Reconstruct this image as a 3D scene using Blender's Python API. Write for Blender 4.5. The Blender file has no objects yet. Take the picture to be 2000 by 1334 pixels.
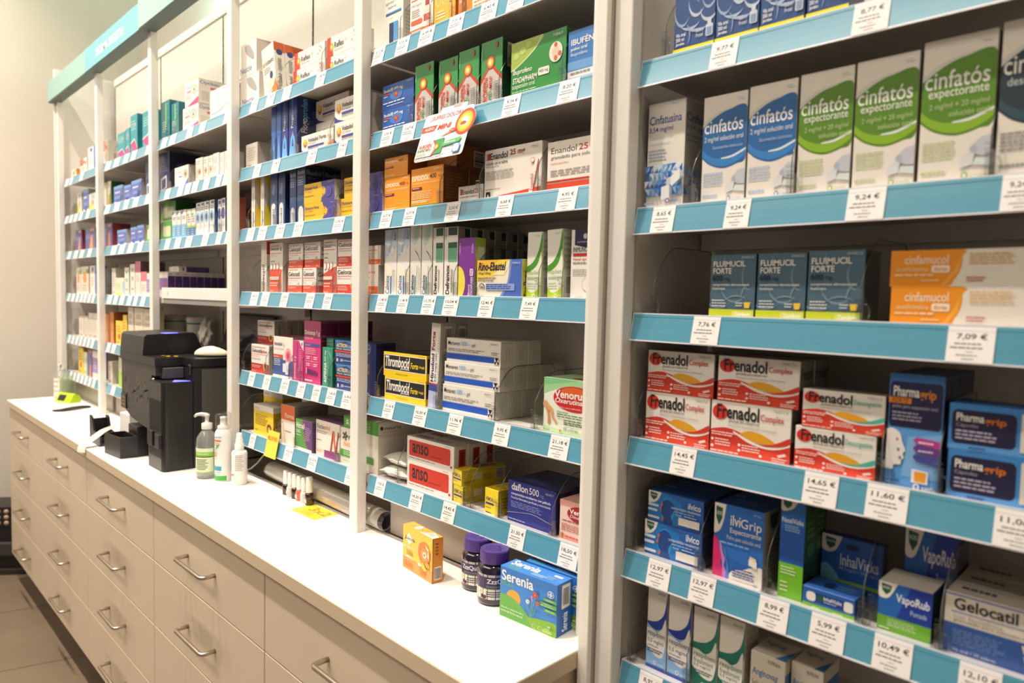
import bpy, bmesh, math, random
from mathutils import Vector, Matrix
random.seed(7)
SC = bpy.context.scene
COL = SC.collection

# ------------------------------------------------------------------ camera, world, lights, exposure
cam = bpy.data.cameras.new('camera'); camo = bpy.data.objects.new('camera', cam); COL.objects.link(camo)
cam.sensor_width = 36.0; cam.lens = 1350.0 * 36.0 / 2000.0
cam.clip_start = 0.02; cam.clip_end = 60
RR = [[0.706565, 0.707243, 0.023929], [-0.059185, 0.025364, 0.997925], [-0.705168, 0.706515, -0.05978]]
CC = [4.4752, -0.9404, 1.586]
camo.matrix_world = Matrix(((RR[0][0], RR[1][0], -RR[2][0], CC[0]), (RR[0][1], RR[1][1], -RR[2][1], CC[1]), (RR[0][2], RR[1][2], -RR[2][2], CC[2]), (0, 0, 0, 1)))
cam.dof.use_dof = True; cam.dof.focus_distance = 1.55; cam.dof.aperture_fstop = 3.4
SC.camera = camo
w = bpy.data.worlds.new('world'); SC.world = w; w.use_nodes = True
w.node_tree.nodes['Background'].inputs[0].default_value = (1.0, 0.89, 0.78, 1); w.node_tree.nodes['Background'].inputs[1].default_value = 0.20
SC.view_settings.view_transform = 'Standard'; SC.view_settings.look = 'None'
SC.view_settings.gamma = 1.0; SC.view_settings.exposure = 0.0; SC.view_settings.use_curve_mapping = False
SC.cycles.use_denoising = True; SC.cycles.denoiser = 'OPENIMAGEDENOISE'; SC.cycles.denoising_input_passes = 'RGB_ALBEDO_NORMAL'; SC.cycles.denoising_prefilter = 'ACCURATE'
SC.cycles.max_bounces = 8; SC.cycles.transparent_max_bounces = 16; SC.cycles.sample_clamp_indirect = 4.0

def lamp(name, kind, loc, energy, color, size=.1, size_y=None, target=None, spot=None):
    l = bpy.data.lights.new(name, kind); l.energy = energy; l.color = color
    if kind == 'AREA':
        l.size = size
        if size_y: l.shape = 'RECTANGLE'; l.size_y = size_y
    else: l.shadow_soft_size = size
    if spot: l.spot_size = math.radians(spot); l.spot_blend = .85
    o = bpy.data.objects.new(name, l); COL.objects.link(o); o.location = loc
    if target: o.rotation_euler = (Vector(target) - Vector(loc)).to_track_quat('-Z', 'Y').to_euler()
    return o
WARM = (1.0, .885, .765)
for x, e in ((.12, 290), (1.0, 262), (1.95, 262), (3.05, 255), (4.15, 165)):   # row of recessed spots in the high ceiling in front of the shelves
    lamp('ceiling_spot', 'SPOT', (x, -.95, 4.46), e, WARM, .045, target=(x, -.5, .6), spot=84)
lamp('front_fill_light', 'AREA', (1.6, -2.6, 4.45), 150, WARM, 4.5, 1.2, target=(1.6, -1.2, 0))  # added soft fill that brightens the shelf fronts, no real fitting
lamp('cove_light', 'AREA', (2.4, .40, 2.80), 38, (.45, 1.0, .84), 3.2, .06, target=(2.4, .56, 3.15))

# ------------------------------------------------------------------ materials
def lin(h):
    if len(h) == 3: h = ''.join(c+c for c in h)
    r = [int(h[i:i+2], 16) / 255 for i in (0, 2, 4)]
    return [c / 12.92 if c <= .04045 else ((c + .055) / 1.055) ** 2.4 for c in r] + [1]
MAT = {}
def mat(name, col, rough=.5, metal=0, coat=0, spec=.5, emit=None, es=0, noise=0, scale=30, bump=0):
    if name in MAT: return MAT[name]
    m = bpy.data.materials.new(name); m.use_nodes = True; b = m.node_tree.nodes['Principled BSDF']; n = m.node_tree.nodes; k = m.node_tree.links
    c = lin(col) if isinstance(col, str) else list(col) + [1]
    b.inputs['Base Color'].default_value = c; b.inputs['Roughness'].default_value = rough; b.inputs['Metallic'].default_value = metal
    b.inputs['Coat Weight'].default_value = coat; b.inputs['Coat Roughness'].default_value = .12; b.inputs['Specular IOR Level'].default_value = spec
    if emit: b.inputs['Emission Color'].default_value = lin(emit); b.inputs['Emission Strength'].default_value = es
    if noise or bump:
        tc = n.new('ShaderNodeTexCoord'); t = n.new('ShaderNodeTexNoise'); t.inputs['Scale'].default_value = scale; t.inputs['Detail'].default_value = 4
        k.new(tc.outputs['Object'], t.inputs['Vector'])
        if noise:
            r = n.new('ShaderNodeMix'); r.data_type = 'RGBA'; r.inputs[6].default_value = [x * (1 - noise) for x in c[:3]] + [1]; r.inputs[7].default_value = [min(1, x * (1 + noise)) for x in c[:3]] + [1]
            k.new(t.outputs['Fac'], r.inputs[0]); k.new(r.outputs[2], b.inputs['Base Color'])
        if bump:
            u = n.new('ShaderNodeBump'); u.inputs['Strength'].default_value = bump; u.inputs['Distance'].default_value = .002
            k.new(t.outputs['Fac'], u.inputs['Height']); k.new(u.outputs['Normal'], b.inputs['Normal'])
    MAT[name] = m; return m
def clear(name, tint=(.985, .988, .986), gloss=.10, rough=.03):
    if name in MAT: return MAT[name]
    m = bpy.data.materials.new(name); m.use_nodes = True; n = m.node_tree.nodes; k = m.node_tree.links
    n.remove(n['Principled BSDF'])
    t = n.new('ShaderNodeBsdfTransparent'); t.inputs[0].default_value = (*tint, 1)
    g = n.new('ShaderNodeBsdfGlossy'); g.inputs['Roughness'].default_value = rough
    f = n.new('ShaderNodeLayerWeight'); f.inputs['Blend'].default_value = .5
    pw = n.new('ShaderNodeMath'); pw.operation = 'POWER'; pw.inputs[1].default_value = 3.5; k.new(f.outputs['Facing'], pw.inputs[0])
    a = n.new('ShaderNodeMath'); a.operation = 'MULTIPLY_ADD'; a.inputs[1].default_value = .55; a.inputs[2].default_value = gloss * .35; a.use_clamp = True
    x = n.new('ShaderNodeMixShader'); k.new(pw.outputs[0], a.inputs[0]); k.new(a.outputs[0], x.inputs[0])
    k.new(t.outputs[0], x.inputs[1]); k.new(g.outputs[0], x.inputs[2]); k.new(x.outputs[0], n['Material Output'].inputs[0])
    MAT[name] = m; return m
def ink(h): return mat('print_' + h, h, .42, coat=.15)
def milky(name, col, amount, base):
    """clear plastic with a little milky body"""
    if name in MAT: return MAT[name]
    m = base.copy(); m.name = name; n = m.node_tree.nodes; k = m.node_tree.links
    d = n.new('ShaderNodeBsdfDiffuse'); d.inputs[0].default_value = lin(col); x = n.new('ShaderNodeMixShader'); x.inputs[0].default_value = amount
    s = n['Material Output'].inputs[0].links[0].from_socket
    k.new(s, x.inputs[1]); k.new(d.outputs[0], x.inputs[2]); k.new(x.outputs[0], n['Material Output'].inputs[0]); MAT[name] = m; return m
WHITE = mat('white_lacquer', 'f0ebe4', .38, noise=.02, scale=8)
LAM = mat('white_laminate', 'f4efe8', .42, noise=.015, scale=60, bump=.03)
EDGE = mat('laminate_grazing_shade', 'd8c4a8', .45, noise=.02, scale=12)  # same white laminate as the top, warm grazing shade put into the colour
SHELF = mat('shelf_grey_white', 'cfc9c2', .5, noise=.02, scale=14)
BACKM = mat('back_panel_white', 'dcd5cb', .55, noise=.02, scale=5)
DARKSEAM = mat('dark_seam', '3a3834', .7)
STEEL = mat('brushed_steel', 'c9bfb2', .28, metal=1, noise=.06, scale=90)
BLACK = mat('black_plastic', '1b1a1d', .38, noise=.08, scale=120, bump=.05)
FRONTLIT = mat('black_front_lit', '3b3937', .42, noise=.06, scale=90)  # same black casing, the stronger light on its front put into the colour
GREYP = mat('grey_panel', '55534f', .45, noise=.04, scale=60)
CLEAR = clear('clear_acrylic'); CLEARD = mat('acrylic_edge', '5c605e', .12, coat=.5)
CLIP = clear('clear_clip', (.92, .93, .93), .25, .06)
LIP = mat('milky_plastic_lip', 'e6e0e4', .18, coat=.6)

def rail_mat():
    m = mat('blue_rail_insert', '56a2b8', .3, coat=.55)
    n = m.node_tree.nodes; k = m.node_tree.links; b = n['Principled BSDF']
    tc = n.new('ShaderNodeTexCoord'); mp = n.new('ShaderNodeMapping'); mp.inputs['Scale'].default_value = (1.2, 1, 420)
    t = n.new('ShaderNodeTexNoise'); t.inputs['Scale'].default_value = 1.0; t.inputs['Detail'].default_value = 3
    r = n.new('ShaderNodeMix'); r.data_type = 'RGBA'; r.inputs[6].default_value = lin('4d93ad'); r.inputs[7].default_value = lin('61a4bd')
    k.new(tc.outputs['Object'], mp.inputs[0]); k.new(mp.outputs[0], t.inputs['Vector']); k.new(t.outputs['Fac'], r.inputs[0]); k.new(r.outputs[2], b.inputs['Base Color'])
    u = n.new('ShaderNodeBump'); u.inputs['Strength'].default_value = .12; u.inputs['Distance'].default_value = .001
    k.new(t.outputs['Fac'], u.inputs['Height']); k.new(u.outputs['Normal'], b.inputs['Normal'])
    return m
BLUE = rail_mat()

# ------------------------------------------------------------------ mesh helpers
class MB:
    def __init__(s): s.v = []; s.f = []; s.m = []; s.ms = []; s.sm = []
    def mi(s, m):
        if m not in s.ms: s.ms.append(m)
        return s.ms.index(m)
    def add(s, vs, fs, m, smooth=False):
        o = len(s.v); i = s.mi(m); s.v += [tuple(p) for p in vs]
        for f in fs: s.f.append([o + q for q in f]); s.m.append(i); s.sm.append(smooth)
    def box(s, x0, x1, y0, y1, z0, z1, m, bev=0.0):
        if bev <= 0:
            vs = [(x0,y0,z0),(x1,y0,z0),(x1,y1,z0),(x0,y1,z0),(x0,y0,z1),(x1,y0,z1),(x1,y1,z1),(x0,y1,z1)]
            s.add(vs, [(3,2,1,0),(4,5,6,7),(0,1,5,4),(1,2,6,5),(2,3,7,6),(3,0,4,7)], m); return
        bm = bmesh.new(); bmesh.ops.create_cube(bm, size=1)
        for v in bm.verts: v.co = ((x0+x1)/2 + v.co.x*(x1-x0), (y0+y1)/2 + v.co.y*(y1-y0), (z0+z1)/2 + v.co.z*(z1-z0))
        bmesh.ops.bevel(bm, geom=bm.edges[:], offset=bev, segments=2 if bev > .002 else 1, affect='EDGES', profile=.5)
        s.bm(bm, m)
    def bm(s, bm, m, smooth=False):
        bm.verts.index_update(); s.add([v.co[:] for v in bm.verts], [[v.index for v in f.verts] for f in bm.faces], m, smooth); bm.free()
    def prism(s, pts, y0, y1, m, axis='y'):
        """outline pts [(a,b)] extruded along an axis: 'y' -> (x,z), 'x' -> (y,z), 'z' -> (x,y)"""
        n = len(pts)
        def P(a, b, t): return (a, t, b) if axis == 'y' else (t, a, b) if axis == 'x' else (a, b, t)
        vs = [P(a, b, y0) for a, b in pts] + [P(a, b, y1) for a, b in pts]
        s.add(vs, [list(range(n)), list(range(2*n-1, n-1, -1))] + [(i, n+i, n+(i+1) % n, (i+1) % n) for i in range(n)], m)
    def lathe(s, prof, m, c=(0, 0, 0), seg=28, cap=True, smooth=True):
        vs = []; fs = []
        for r, z in prof:
            for i in range(seg):
                a = 2*math.pi*i/seg; vs.append((c[0]+r*math.cos(a), c[1]+r*math.sin(a), c[2]+z))
        for j in range(len(prof)-1):
            for i in range(seg):
                q = (i+1) % seg; fs.append((j*seg+i, j*seg+q, (j+1)*seg+q, (j+1)*seg+i))
        s.add(vs, fs, m, smooth)
        if cap:
            o = (len(prof)-1)*seg
            s.add(vs[:seg], [list(range(seg-1, -1, -1))], m); s.add(vs[o:], [list(range(seg))], m)
    def tube(s, pts, r, m, seg=8, cap=True):
        pts = [Vector(p) for p in pts]; n = len(pts); vs = []; fs = []
        up = Vector((0, 0, 1)); t0 = (pts[1]-pts[0]).normalized()
        if abs(t0.dot(up)) > .95: up = Vector((0, 1, 0))
        nx = t0.cross(up).normalized()
        for i, p in enumerate(pts):
            t = (pts[min(i+1, n-1)] - pts[max(i-1, 0)]).normalized()
            nx = (nx - t*nx.dot(t)).normalized(); ny = t.cross(nx)
            rr = r[i] if isinstance(r, (list, tuple)) else r
            for k in range(seg):
                a = 2*math.pi*k/seg; vs.append(p + nx*(rr*math.cos(a)) + ny*(rr*math.sin(a)))
        for j in range(n-1):
            for k in range(seg):
                q = (k+1) % seg; fs.append((j*seg+k, j*seg+q, (j+1)*seg+q, (j+1)*seg+k))
        if cap: fs += [list(range(seg-1, -1, -1)), list(range((n-1)*seg, n*seg))]
        s.add(vs, fs, m, True)
    def mesh(s, name):
        me = bpy.data.meshes.new(name); me.from_pydata(s.v, [], s.f)
        for m in s.ms: me.materials.append(m)
        me.polygons.foreach_set('material_index', s.m); me.polygons.foreach_set('use_smooth', s.sm); me.update(); return me
    def build(s, name, parent=None, loc=None):
        o = bpy.data.objects.new(name, s.mesh(name)); COL.objects.link(o)
        if parent: o.parent = parent
        if loc: o.location = loc
        return o
def tag(o, label=None, cat=None, group=None, kind=None):
    if label: o['label'] = label
    if cat: o['category'] = cat
    if group: o['group'] = group
    if kind: o['kind'] = kind
    return o
def thing(name, loc, label, cat, group=None, rz=0):
    o = bpy.data.objects.new(name, None); COL.objects.link(o); o.location = loc; o.rotation_euler = (0, 0, rz); o.empty_display_size = .02
    return tag(o, label, cat, group)
def smooth_pts(pts, n=6):
    out = []
    for i in range(len(pts)-1):
        p0 = Vector(pts[max(i-1, 0)]); p1 = Vector(pts[i]); p2 = Vector(pts[i+1]); p3 = Vector(pts[min(i+2, len(pts)-1)])
        for k in range(n):
            t = k/n; out.append(.5*((2*p1) + (p2-p0)*t + (2*p0-5*p1+4*p2-p3)*t*t + (3*p1-p0-3*p2+p3)*t**3))
    out.append(Vector(pts[-1])); return out

# ------------------------------------------------------------------ lettering and printed artwork
TXT = {}
def glyphs(s, bold=0, ital=0):
    """flat polygons of a line of lettering, normalised to the unit square"""
    key = (s, bold, ital)
    if key in TXT: return TXT[key]
    c = bpy.data.curves.new('lettering', 'FONT'); c.body = s; c.size = 1; c.resolution_u = 3; c.offset = .022*bold; c.shear = .25*ital; c.fill_mode = 'FRONT'
    o = bpy.data.objects.new('lettering', c); COL.objects.link(o)
    dg = bpy.context.evaluated_depsgraph_get(); me = o.evaluated_get(dg).to_mesh()
    vs = [(v.co.x, v.co.y) for v in me.vertices]; fs = [list(p.vertices) for p in me.polygons]
    o.evaluated_get(dg).to_mesh_clear(); bpy.data.objects.remove(o); bpy.data.curves.remove(c)
    if not vs: vs = [(0, 0), (1, 1)]
    x0 = min(v[0] for v in vs); x1 = max(v[0] for v in vs); y0 = min(v[1] for v in vs); y1 = max(v[1] for v in vs)
    vs = [((a-x0)/(x1-x0+1e-9), (b-y0)/(y1-y0+1e-9)) for a, b in vs]
    TXT[key] = (vs, fs); return TXT[key]
def clip01(p):
    for ax, lim, sg in ((0, 0, 1), (0, 1, -1), (1, 0, 1), (1, 1, -1)):
        q = []; n = len(p)
        for i in range(n):
            a, b = p[i-1], p[i]; ia = sg*(a[ax]-lim) >= 0; ib = sg*(b[ax]-lim) >= 0
            if ia != ib:
                t = (lim-a[ax])/(b[ax]-a[ax]); q.append((a[0]+t*(b[0]-a[0]), a[1]+t*(b[1]-a[1])))
            if ib: q.append(b)
        p = q
        if len(p) < 3: return []
    return p
def T(s, u0, v0, u1, v1, c, b=0, i=0, r=0): return ('t', s, u0, v0, u1, v1, c, b, i, r)
def R_(u0, v0, u1, v1, c): return ('p', [(u0, v0), (u1, v0), (u1, v1), (u0, v1)], c)
def E_(cu, cv, ru, rv, c, n=22): return ('p', [(cu+ru*math.cos(2*math.pi*k/n), cv+rv*math.sin(2*math.pi*k/n)) for k in range(n)], c)
def P_(c, *pts): return ('p', list(pts), c)
def L_(u0, v0, u1, v1, n, c): return ('l', u0, v0, u1, v1, n, c)
def B_(u0, v0, u1, v1): return ('b', u0, v0, u1, v1)
def A_(cu, cv, ru, rv, a0, a1, wd, c): return ('a', cu, cv, ru, rv, a0, a1, wd, c)
def RB(u0, v0, u1, v1, c, ru=.05, rv=.1):
    ru = min(ru, (u1-u0)*.49); rv = min(rv, (v1-v0)*.49)
    pts = []
    for cx, cy, a in ((u1-ru, v1-rv, 0), (u0+ru, v1-rv, 90), (u0+ru, v0+rv, 180), (u1-ru, v0+rv, 270)):
        for k in range(5): t = math.radians(a+22.5*k); pts.append((cx+ru*math.cos(t), cy+rv*math.sin(t)))
    return ('p', pts, c)
def curve_pts(*pts): return [(p.x, p.y) for p in smooth_pts([(a, b, 0) for a, b in pts], 6)]
def art(mb, ops, fn, eps=.00013):
    """prints artwork on a face; fn(u, v, lift) gives the point of the face"""
    k = 0
    for op in ops:
        k += 1; e = eps*k
        if op[0] == 'p':
            q = clip01(op[1])
            if q: mb.add([fn(a, b, e) for a, b in q], [list(range(len(q)))], ink(op[2]))
        elif op[0] == 't':
            _, s, u0, v0, u1, v1, c, b, i, r = op
            vs, fs = glyphs(s, b, i)
            if r == 1: vs = [(1-y, x) for x, y in vs]
            elif r == -1: vs = [(y, 1-x) for x, y in vs]
            mb.add([fn(u0+(u1-u0)*x, v0+(v1-v0)*y, e) for x, y in vs], fs, ink(c))
        elif op[0] == 'l':
            _, u0, v0, u1, v1, n, c = op
            for j in range(n):
                a = v1-(v1-v0)*(j+.15)/n; b = v1-(v1-v0)*(j+.62)/n; x = u0; rr = random.Random(j*7+n)
                end = u0+(u1-u0)*(.72+.28*rr.random())
                while x < end:
                    y = min(end, x+(u1-u0)*(.06+.13*rr.random()))
                    mb.add([fn(x, b, e), fn(y, b, e), fn(y, a, e), fn(x, a, e)], [(0, 1, 2, 3)], ink(c)); x = y+(u1-u0)*.025
        elif op[0] == 'b':
            _, u0, v0, u1, v1 = op; rr = random.Random(3)
            mb.add([fn(u0, v0, e), fn(u1, v0, e), fn(u1, v1, e), fn(u0, v1, e)], [(0, 1, 2, 3)], ink('e6e2da'))
            tall = (v1-v0) > (u1-u0)*1.2; x = .06
            while x < .92:
                y = x+.02+.035*rr.random()
                if tall: q = [(u0+.1*(u1-u0), v0+x*(v1-v0)), (u1-.1*(u1-u0), v0+x*(v1-v0)), (u1-.1*(u1-u0), v0+y*(v1-v0)), (u0+.1*(u1-u0), v0+y*(v1-v0))]
                else: q = [(u0+x*(u1-u0), v0+.1*(v1-v0)), (u0+y*(u1-u0), v0+.1*(v1-v0)), (u0+y*(u1-u0), v1-.1*(v1-v0)), (u0+x*(u1-u0), v1-.1*(v1-v0))]
                mb.add([fn(a, b, e+eps) for a, b in q], [(0, 1, 2, 3)], ink('2b2a2a')); x = y+.02+.03*rr.random()
        elif op[0] == 'a':
            _, cu, cv, ru, rv, a0, a1, wd, c = op; n = 12; vs = []
            for j in range(n+1):
                t = math.radians(a0+(a1-a0)*j/n); h = wd*math.sin(math.pi*(j+.3)/(n+.6)); vs += [(cu+ru*math.cos(t), cv+rv*math.sin(t)), (cu+(ru-h)*math.cos(t), cv+(rv-h)*math.sin(t))]
            for j in range(n):
                q = clip01([vs[2*j], vs[2*j+2], vs[2*j+3], vs[2*j+1]])
                if q: mb.add([fn(a, b, e) for a, b in q], [list(range(len(q)))], ink(c))

# ------------------------------------------------------------------ carton artwork: name -> (what it looks like, base, side, top, front, side print, top print)
WH = 'efe9df'
DES = {}
def D(name, desc, base, F=(), S=(), P=(), side=None, top=None): DES[name] = (desc, base, side or base, top or base, list(F), list(S), list(P))
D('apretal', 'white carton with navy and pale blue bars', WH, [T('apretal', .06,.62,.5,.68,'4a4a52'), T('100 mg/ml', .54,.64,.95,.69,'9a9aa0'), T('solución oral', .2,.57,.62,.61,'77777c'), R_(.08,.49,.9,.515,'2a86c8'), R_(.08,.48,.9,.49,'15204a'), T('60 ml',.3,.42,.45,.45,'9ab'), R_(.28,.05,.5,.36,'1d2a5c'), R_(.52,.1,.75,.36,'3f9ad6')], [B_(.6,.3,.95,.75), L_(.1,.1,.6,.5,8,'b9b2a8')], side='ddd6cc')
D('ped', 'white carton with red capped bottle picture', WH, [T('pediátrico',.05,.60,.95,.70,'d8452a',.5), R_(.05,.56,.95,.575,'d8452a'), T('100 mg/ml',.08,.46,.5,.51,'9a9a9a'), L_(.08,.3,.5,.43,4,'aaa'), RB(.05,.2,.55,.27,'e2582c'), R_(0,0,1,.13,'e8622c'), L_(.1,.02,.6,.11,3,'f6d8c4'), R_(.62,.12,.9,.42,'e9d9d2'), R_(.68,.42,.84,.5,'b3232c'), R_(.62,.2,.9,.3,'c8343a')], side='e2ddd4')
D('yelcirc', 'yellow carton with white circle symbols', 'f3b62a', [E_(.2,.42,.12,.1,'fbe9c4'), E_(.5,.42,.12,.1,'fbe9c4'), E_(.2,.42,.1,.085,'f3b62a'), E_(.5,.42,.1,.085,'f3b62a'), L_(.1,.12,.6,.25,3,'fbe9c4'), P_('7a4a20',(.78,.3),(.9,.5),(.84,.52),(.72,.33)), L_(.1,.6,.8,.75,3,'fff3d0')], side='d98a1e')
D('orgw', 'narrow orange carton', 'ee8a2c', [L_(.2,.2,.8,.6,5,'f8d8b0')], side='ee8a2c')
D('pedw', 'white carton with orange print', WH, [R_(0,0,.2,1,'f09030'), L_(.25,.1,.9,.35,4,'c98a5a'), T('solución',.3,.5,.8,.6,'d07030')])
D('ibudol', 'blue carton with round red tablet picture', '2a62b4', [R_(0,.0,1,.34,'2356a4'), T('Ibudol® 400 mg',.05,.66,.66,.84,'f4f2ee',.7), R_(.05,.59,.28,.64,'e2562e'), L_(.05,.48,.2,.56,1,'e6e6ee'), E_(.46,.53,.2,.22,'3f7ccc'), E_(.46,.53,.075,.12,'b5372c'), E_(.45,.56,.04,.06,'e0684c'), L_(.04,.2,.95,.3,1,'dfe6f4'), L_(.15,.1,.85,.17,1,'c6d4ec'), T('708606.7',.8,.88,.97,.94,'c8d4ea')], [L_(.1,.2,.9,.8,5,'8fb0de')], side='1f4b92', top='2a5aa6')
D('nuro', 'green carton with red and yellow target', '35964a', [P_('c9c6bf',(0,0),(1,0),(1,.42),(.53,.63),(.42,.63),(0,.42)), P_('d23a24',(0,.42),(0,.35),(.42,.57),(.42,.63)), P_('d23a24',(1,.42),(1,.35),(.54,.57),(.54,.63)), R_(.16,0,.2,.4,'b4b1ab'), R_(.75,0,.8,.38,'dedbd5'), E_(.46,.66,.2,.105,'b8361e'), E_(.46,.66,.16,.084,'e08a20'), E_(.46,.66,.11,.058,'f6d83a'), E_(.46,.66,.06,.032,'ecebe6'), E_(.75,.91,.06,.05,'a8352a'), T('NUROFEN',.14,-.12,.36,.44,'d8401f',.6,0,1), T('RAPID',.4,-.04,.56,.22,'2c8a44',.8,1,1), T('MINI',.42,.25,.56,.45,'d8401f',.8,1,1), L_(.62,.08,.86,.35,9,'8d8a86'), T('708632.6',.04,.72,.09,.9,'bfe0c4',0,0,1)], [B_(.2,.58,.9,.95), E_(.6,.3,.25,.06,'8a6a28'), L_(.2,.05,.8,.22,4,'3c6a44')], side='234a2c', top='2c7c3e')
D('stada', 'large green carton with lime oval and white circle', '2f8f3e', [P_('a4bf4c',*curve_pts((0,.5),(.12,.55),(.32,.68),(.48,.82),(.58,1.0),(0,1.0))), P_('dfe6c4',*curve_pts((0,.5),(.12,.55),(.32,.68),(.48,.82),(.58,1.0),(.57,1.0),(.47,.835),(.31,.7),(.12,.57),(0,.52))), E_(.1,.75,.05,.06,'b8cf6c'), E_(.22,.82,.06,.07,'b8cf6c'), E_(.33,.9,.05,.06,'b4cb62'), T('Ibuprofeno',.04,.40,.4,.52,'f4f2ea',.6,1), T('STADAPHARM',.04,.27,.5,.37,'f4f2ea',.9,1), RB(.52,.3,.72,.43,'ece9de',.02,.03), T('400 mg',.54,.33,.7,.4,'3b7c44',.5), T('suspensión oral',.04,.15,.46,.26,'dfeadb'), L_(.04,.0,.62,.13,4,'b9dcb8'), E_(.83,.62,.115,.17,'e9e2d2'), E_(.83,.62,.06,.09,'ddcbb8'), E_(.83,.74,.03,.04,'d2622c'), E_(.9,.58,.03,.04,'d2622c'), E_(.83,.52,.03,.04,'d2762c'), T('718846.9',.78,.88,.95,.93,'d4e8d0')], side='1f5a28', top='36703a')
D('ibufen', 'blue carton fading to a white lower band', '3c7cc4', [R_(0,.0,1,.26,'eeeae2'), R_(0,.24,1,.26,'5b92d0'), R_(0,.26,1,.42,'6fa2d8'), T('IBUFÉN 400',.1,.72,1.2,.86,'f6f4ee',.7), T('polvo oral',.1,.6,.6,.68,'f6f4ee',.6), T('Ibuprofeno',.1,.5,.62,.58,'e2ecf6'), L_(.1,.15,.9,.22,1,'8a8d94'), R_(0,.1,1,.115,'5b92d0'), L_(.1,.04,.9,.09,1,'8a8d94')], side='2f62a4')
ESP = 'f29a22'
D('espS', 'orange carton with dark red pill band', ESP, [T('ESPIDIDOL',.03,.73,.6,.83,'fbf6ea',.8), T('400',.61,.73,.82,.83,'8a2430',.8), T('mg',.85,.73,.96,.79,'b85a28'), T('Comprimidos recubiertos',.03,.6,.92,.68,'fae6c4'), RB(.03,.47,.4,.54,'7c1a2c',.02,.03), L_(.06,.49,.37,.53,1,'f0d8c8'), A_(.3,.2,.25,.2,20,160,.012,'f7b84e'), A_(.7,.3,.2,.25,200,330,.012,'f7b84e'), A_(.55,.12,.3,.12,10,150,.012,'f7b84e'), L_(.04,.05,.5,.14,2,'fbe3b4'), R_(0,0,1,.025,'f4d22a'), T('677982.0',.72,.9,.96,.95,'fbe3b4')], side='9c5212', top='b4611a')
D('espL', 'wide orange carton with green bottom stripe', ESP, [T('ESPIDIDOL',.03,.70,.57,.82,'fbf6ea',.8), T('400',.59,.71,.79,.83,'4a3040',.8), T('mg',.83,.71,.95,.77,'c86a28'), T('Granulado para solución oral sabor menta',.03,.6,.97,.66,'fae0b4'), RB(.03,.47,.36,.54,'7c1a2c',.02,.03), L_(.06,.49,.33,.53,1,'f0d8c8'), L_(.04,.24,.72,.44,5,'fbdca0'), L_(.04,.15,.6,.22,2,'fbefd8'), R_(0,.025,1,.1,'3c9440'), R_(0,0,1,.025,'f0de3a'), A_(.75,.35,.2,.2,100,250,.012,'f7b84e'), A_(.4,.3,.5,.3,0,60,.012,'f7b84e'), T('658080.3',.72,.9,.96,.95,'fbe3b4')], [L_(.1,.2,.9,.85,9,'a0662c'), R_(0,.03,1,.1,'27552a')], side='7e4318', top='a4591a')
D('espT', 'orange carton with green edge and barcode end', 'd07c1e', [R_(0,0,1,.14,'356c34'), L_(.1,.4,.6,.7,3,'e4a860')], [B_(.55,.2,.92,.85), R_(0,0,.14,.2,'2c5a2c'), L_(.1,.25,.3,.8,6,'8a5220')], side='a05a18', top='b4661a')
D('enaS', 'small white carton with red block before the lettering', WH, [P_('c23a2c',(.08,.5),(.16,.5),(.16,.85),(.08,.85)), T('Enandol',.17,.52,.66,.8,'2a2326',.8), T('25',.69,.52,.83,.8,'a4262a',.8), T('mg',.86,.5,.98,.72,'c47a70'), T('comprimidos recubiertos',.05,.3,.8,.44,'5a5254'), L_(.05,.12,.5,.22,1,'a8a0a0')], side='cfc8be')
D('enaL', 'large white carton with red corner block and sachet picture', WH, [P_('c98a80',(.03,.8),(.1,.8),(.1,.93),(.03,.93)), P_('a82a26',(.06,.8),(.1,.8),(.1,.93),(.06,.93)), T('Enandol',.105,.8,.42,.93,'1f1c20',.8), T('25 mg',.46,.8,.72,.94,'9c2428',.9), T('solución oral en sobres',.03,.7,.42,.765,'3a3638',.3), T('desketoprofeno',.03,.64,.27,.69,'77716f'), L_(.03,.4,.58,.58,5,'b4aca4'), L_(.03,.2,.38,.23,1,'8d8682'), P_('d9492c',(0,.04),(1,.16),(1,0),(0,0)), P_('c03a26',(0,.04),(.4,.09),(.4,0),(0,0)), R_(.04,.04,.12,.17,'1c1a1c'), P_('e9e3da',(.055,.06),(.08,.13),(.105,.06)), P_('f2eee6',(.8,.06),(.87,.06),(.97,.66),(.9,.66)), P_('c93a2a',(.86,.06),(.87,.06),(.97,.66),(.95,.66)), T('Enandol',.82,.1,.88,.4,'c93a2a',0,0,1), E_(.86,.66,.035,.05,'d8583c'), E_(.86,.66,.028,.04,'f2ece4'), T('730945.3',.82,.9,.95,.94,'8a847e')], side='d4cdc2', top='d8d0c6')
D('enaG', 'large white carton with two orange red bands below', WH, [T('Enandol',.07,.76,.54,.88,'4a4447',.3), T('25',.58,.76,.74,.88,'c0392b',.6), T('mg',.76,.77,.85,.83,'d8907c'), T('granulado para solución oral',.07,.63,1.1,.72,'5b5558'), T('Dexketoprofeno',.07,.54,.4,.59,'d4806a'), L_(.07,.3,1,.44,3,'a8a09a'), R_(0,.2,1,.235,'bf2d1c'), R_(0,0,1,.175,'cf4526'), T('Vía oral',.1,.04,.28,.08,'f4e0d8',.5)], side='cfc8be')
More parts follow.
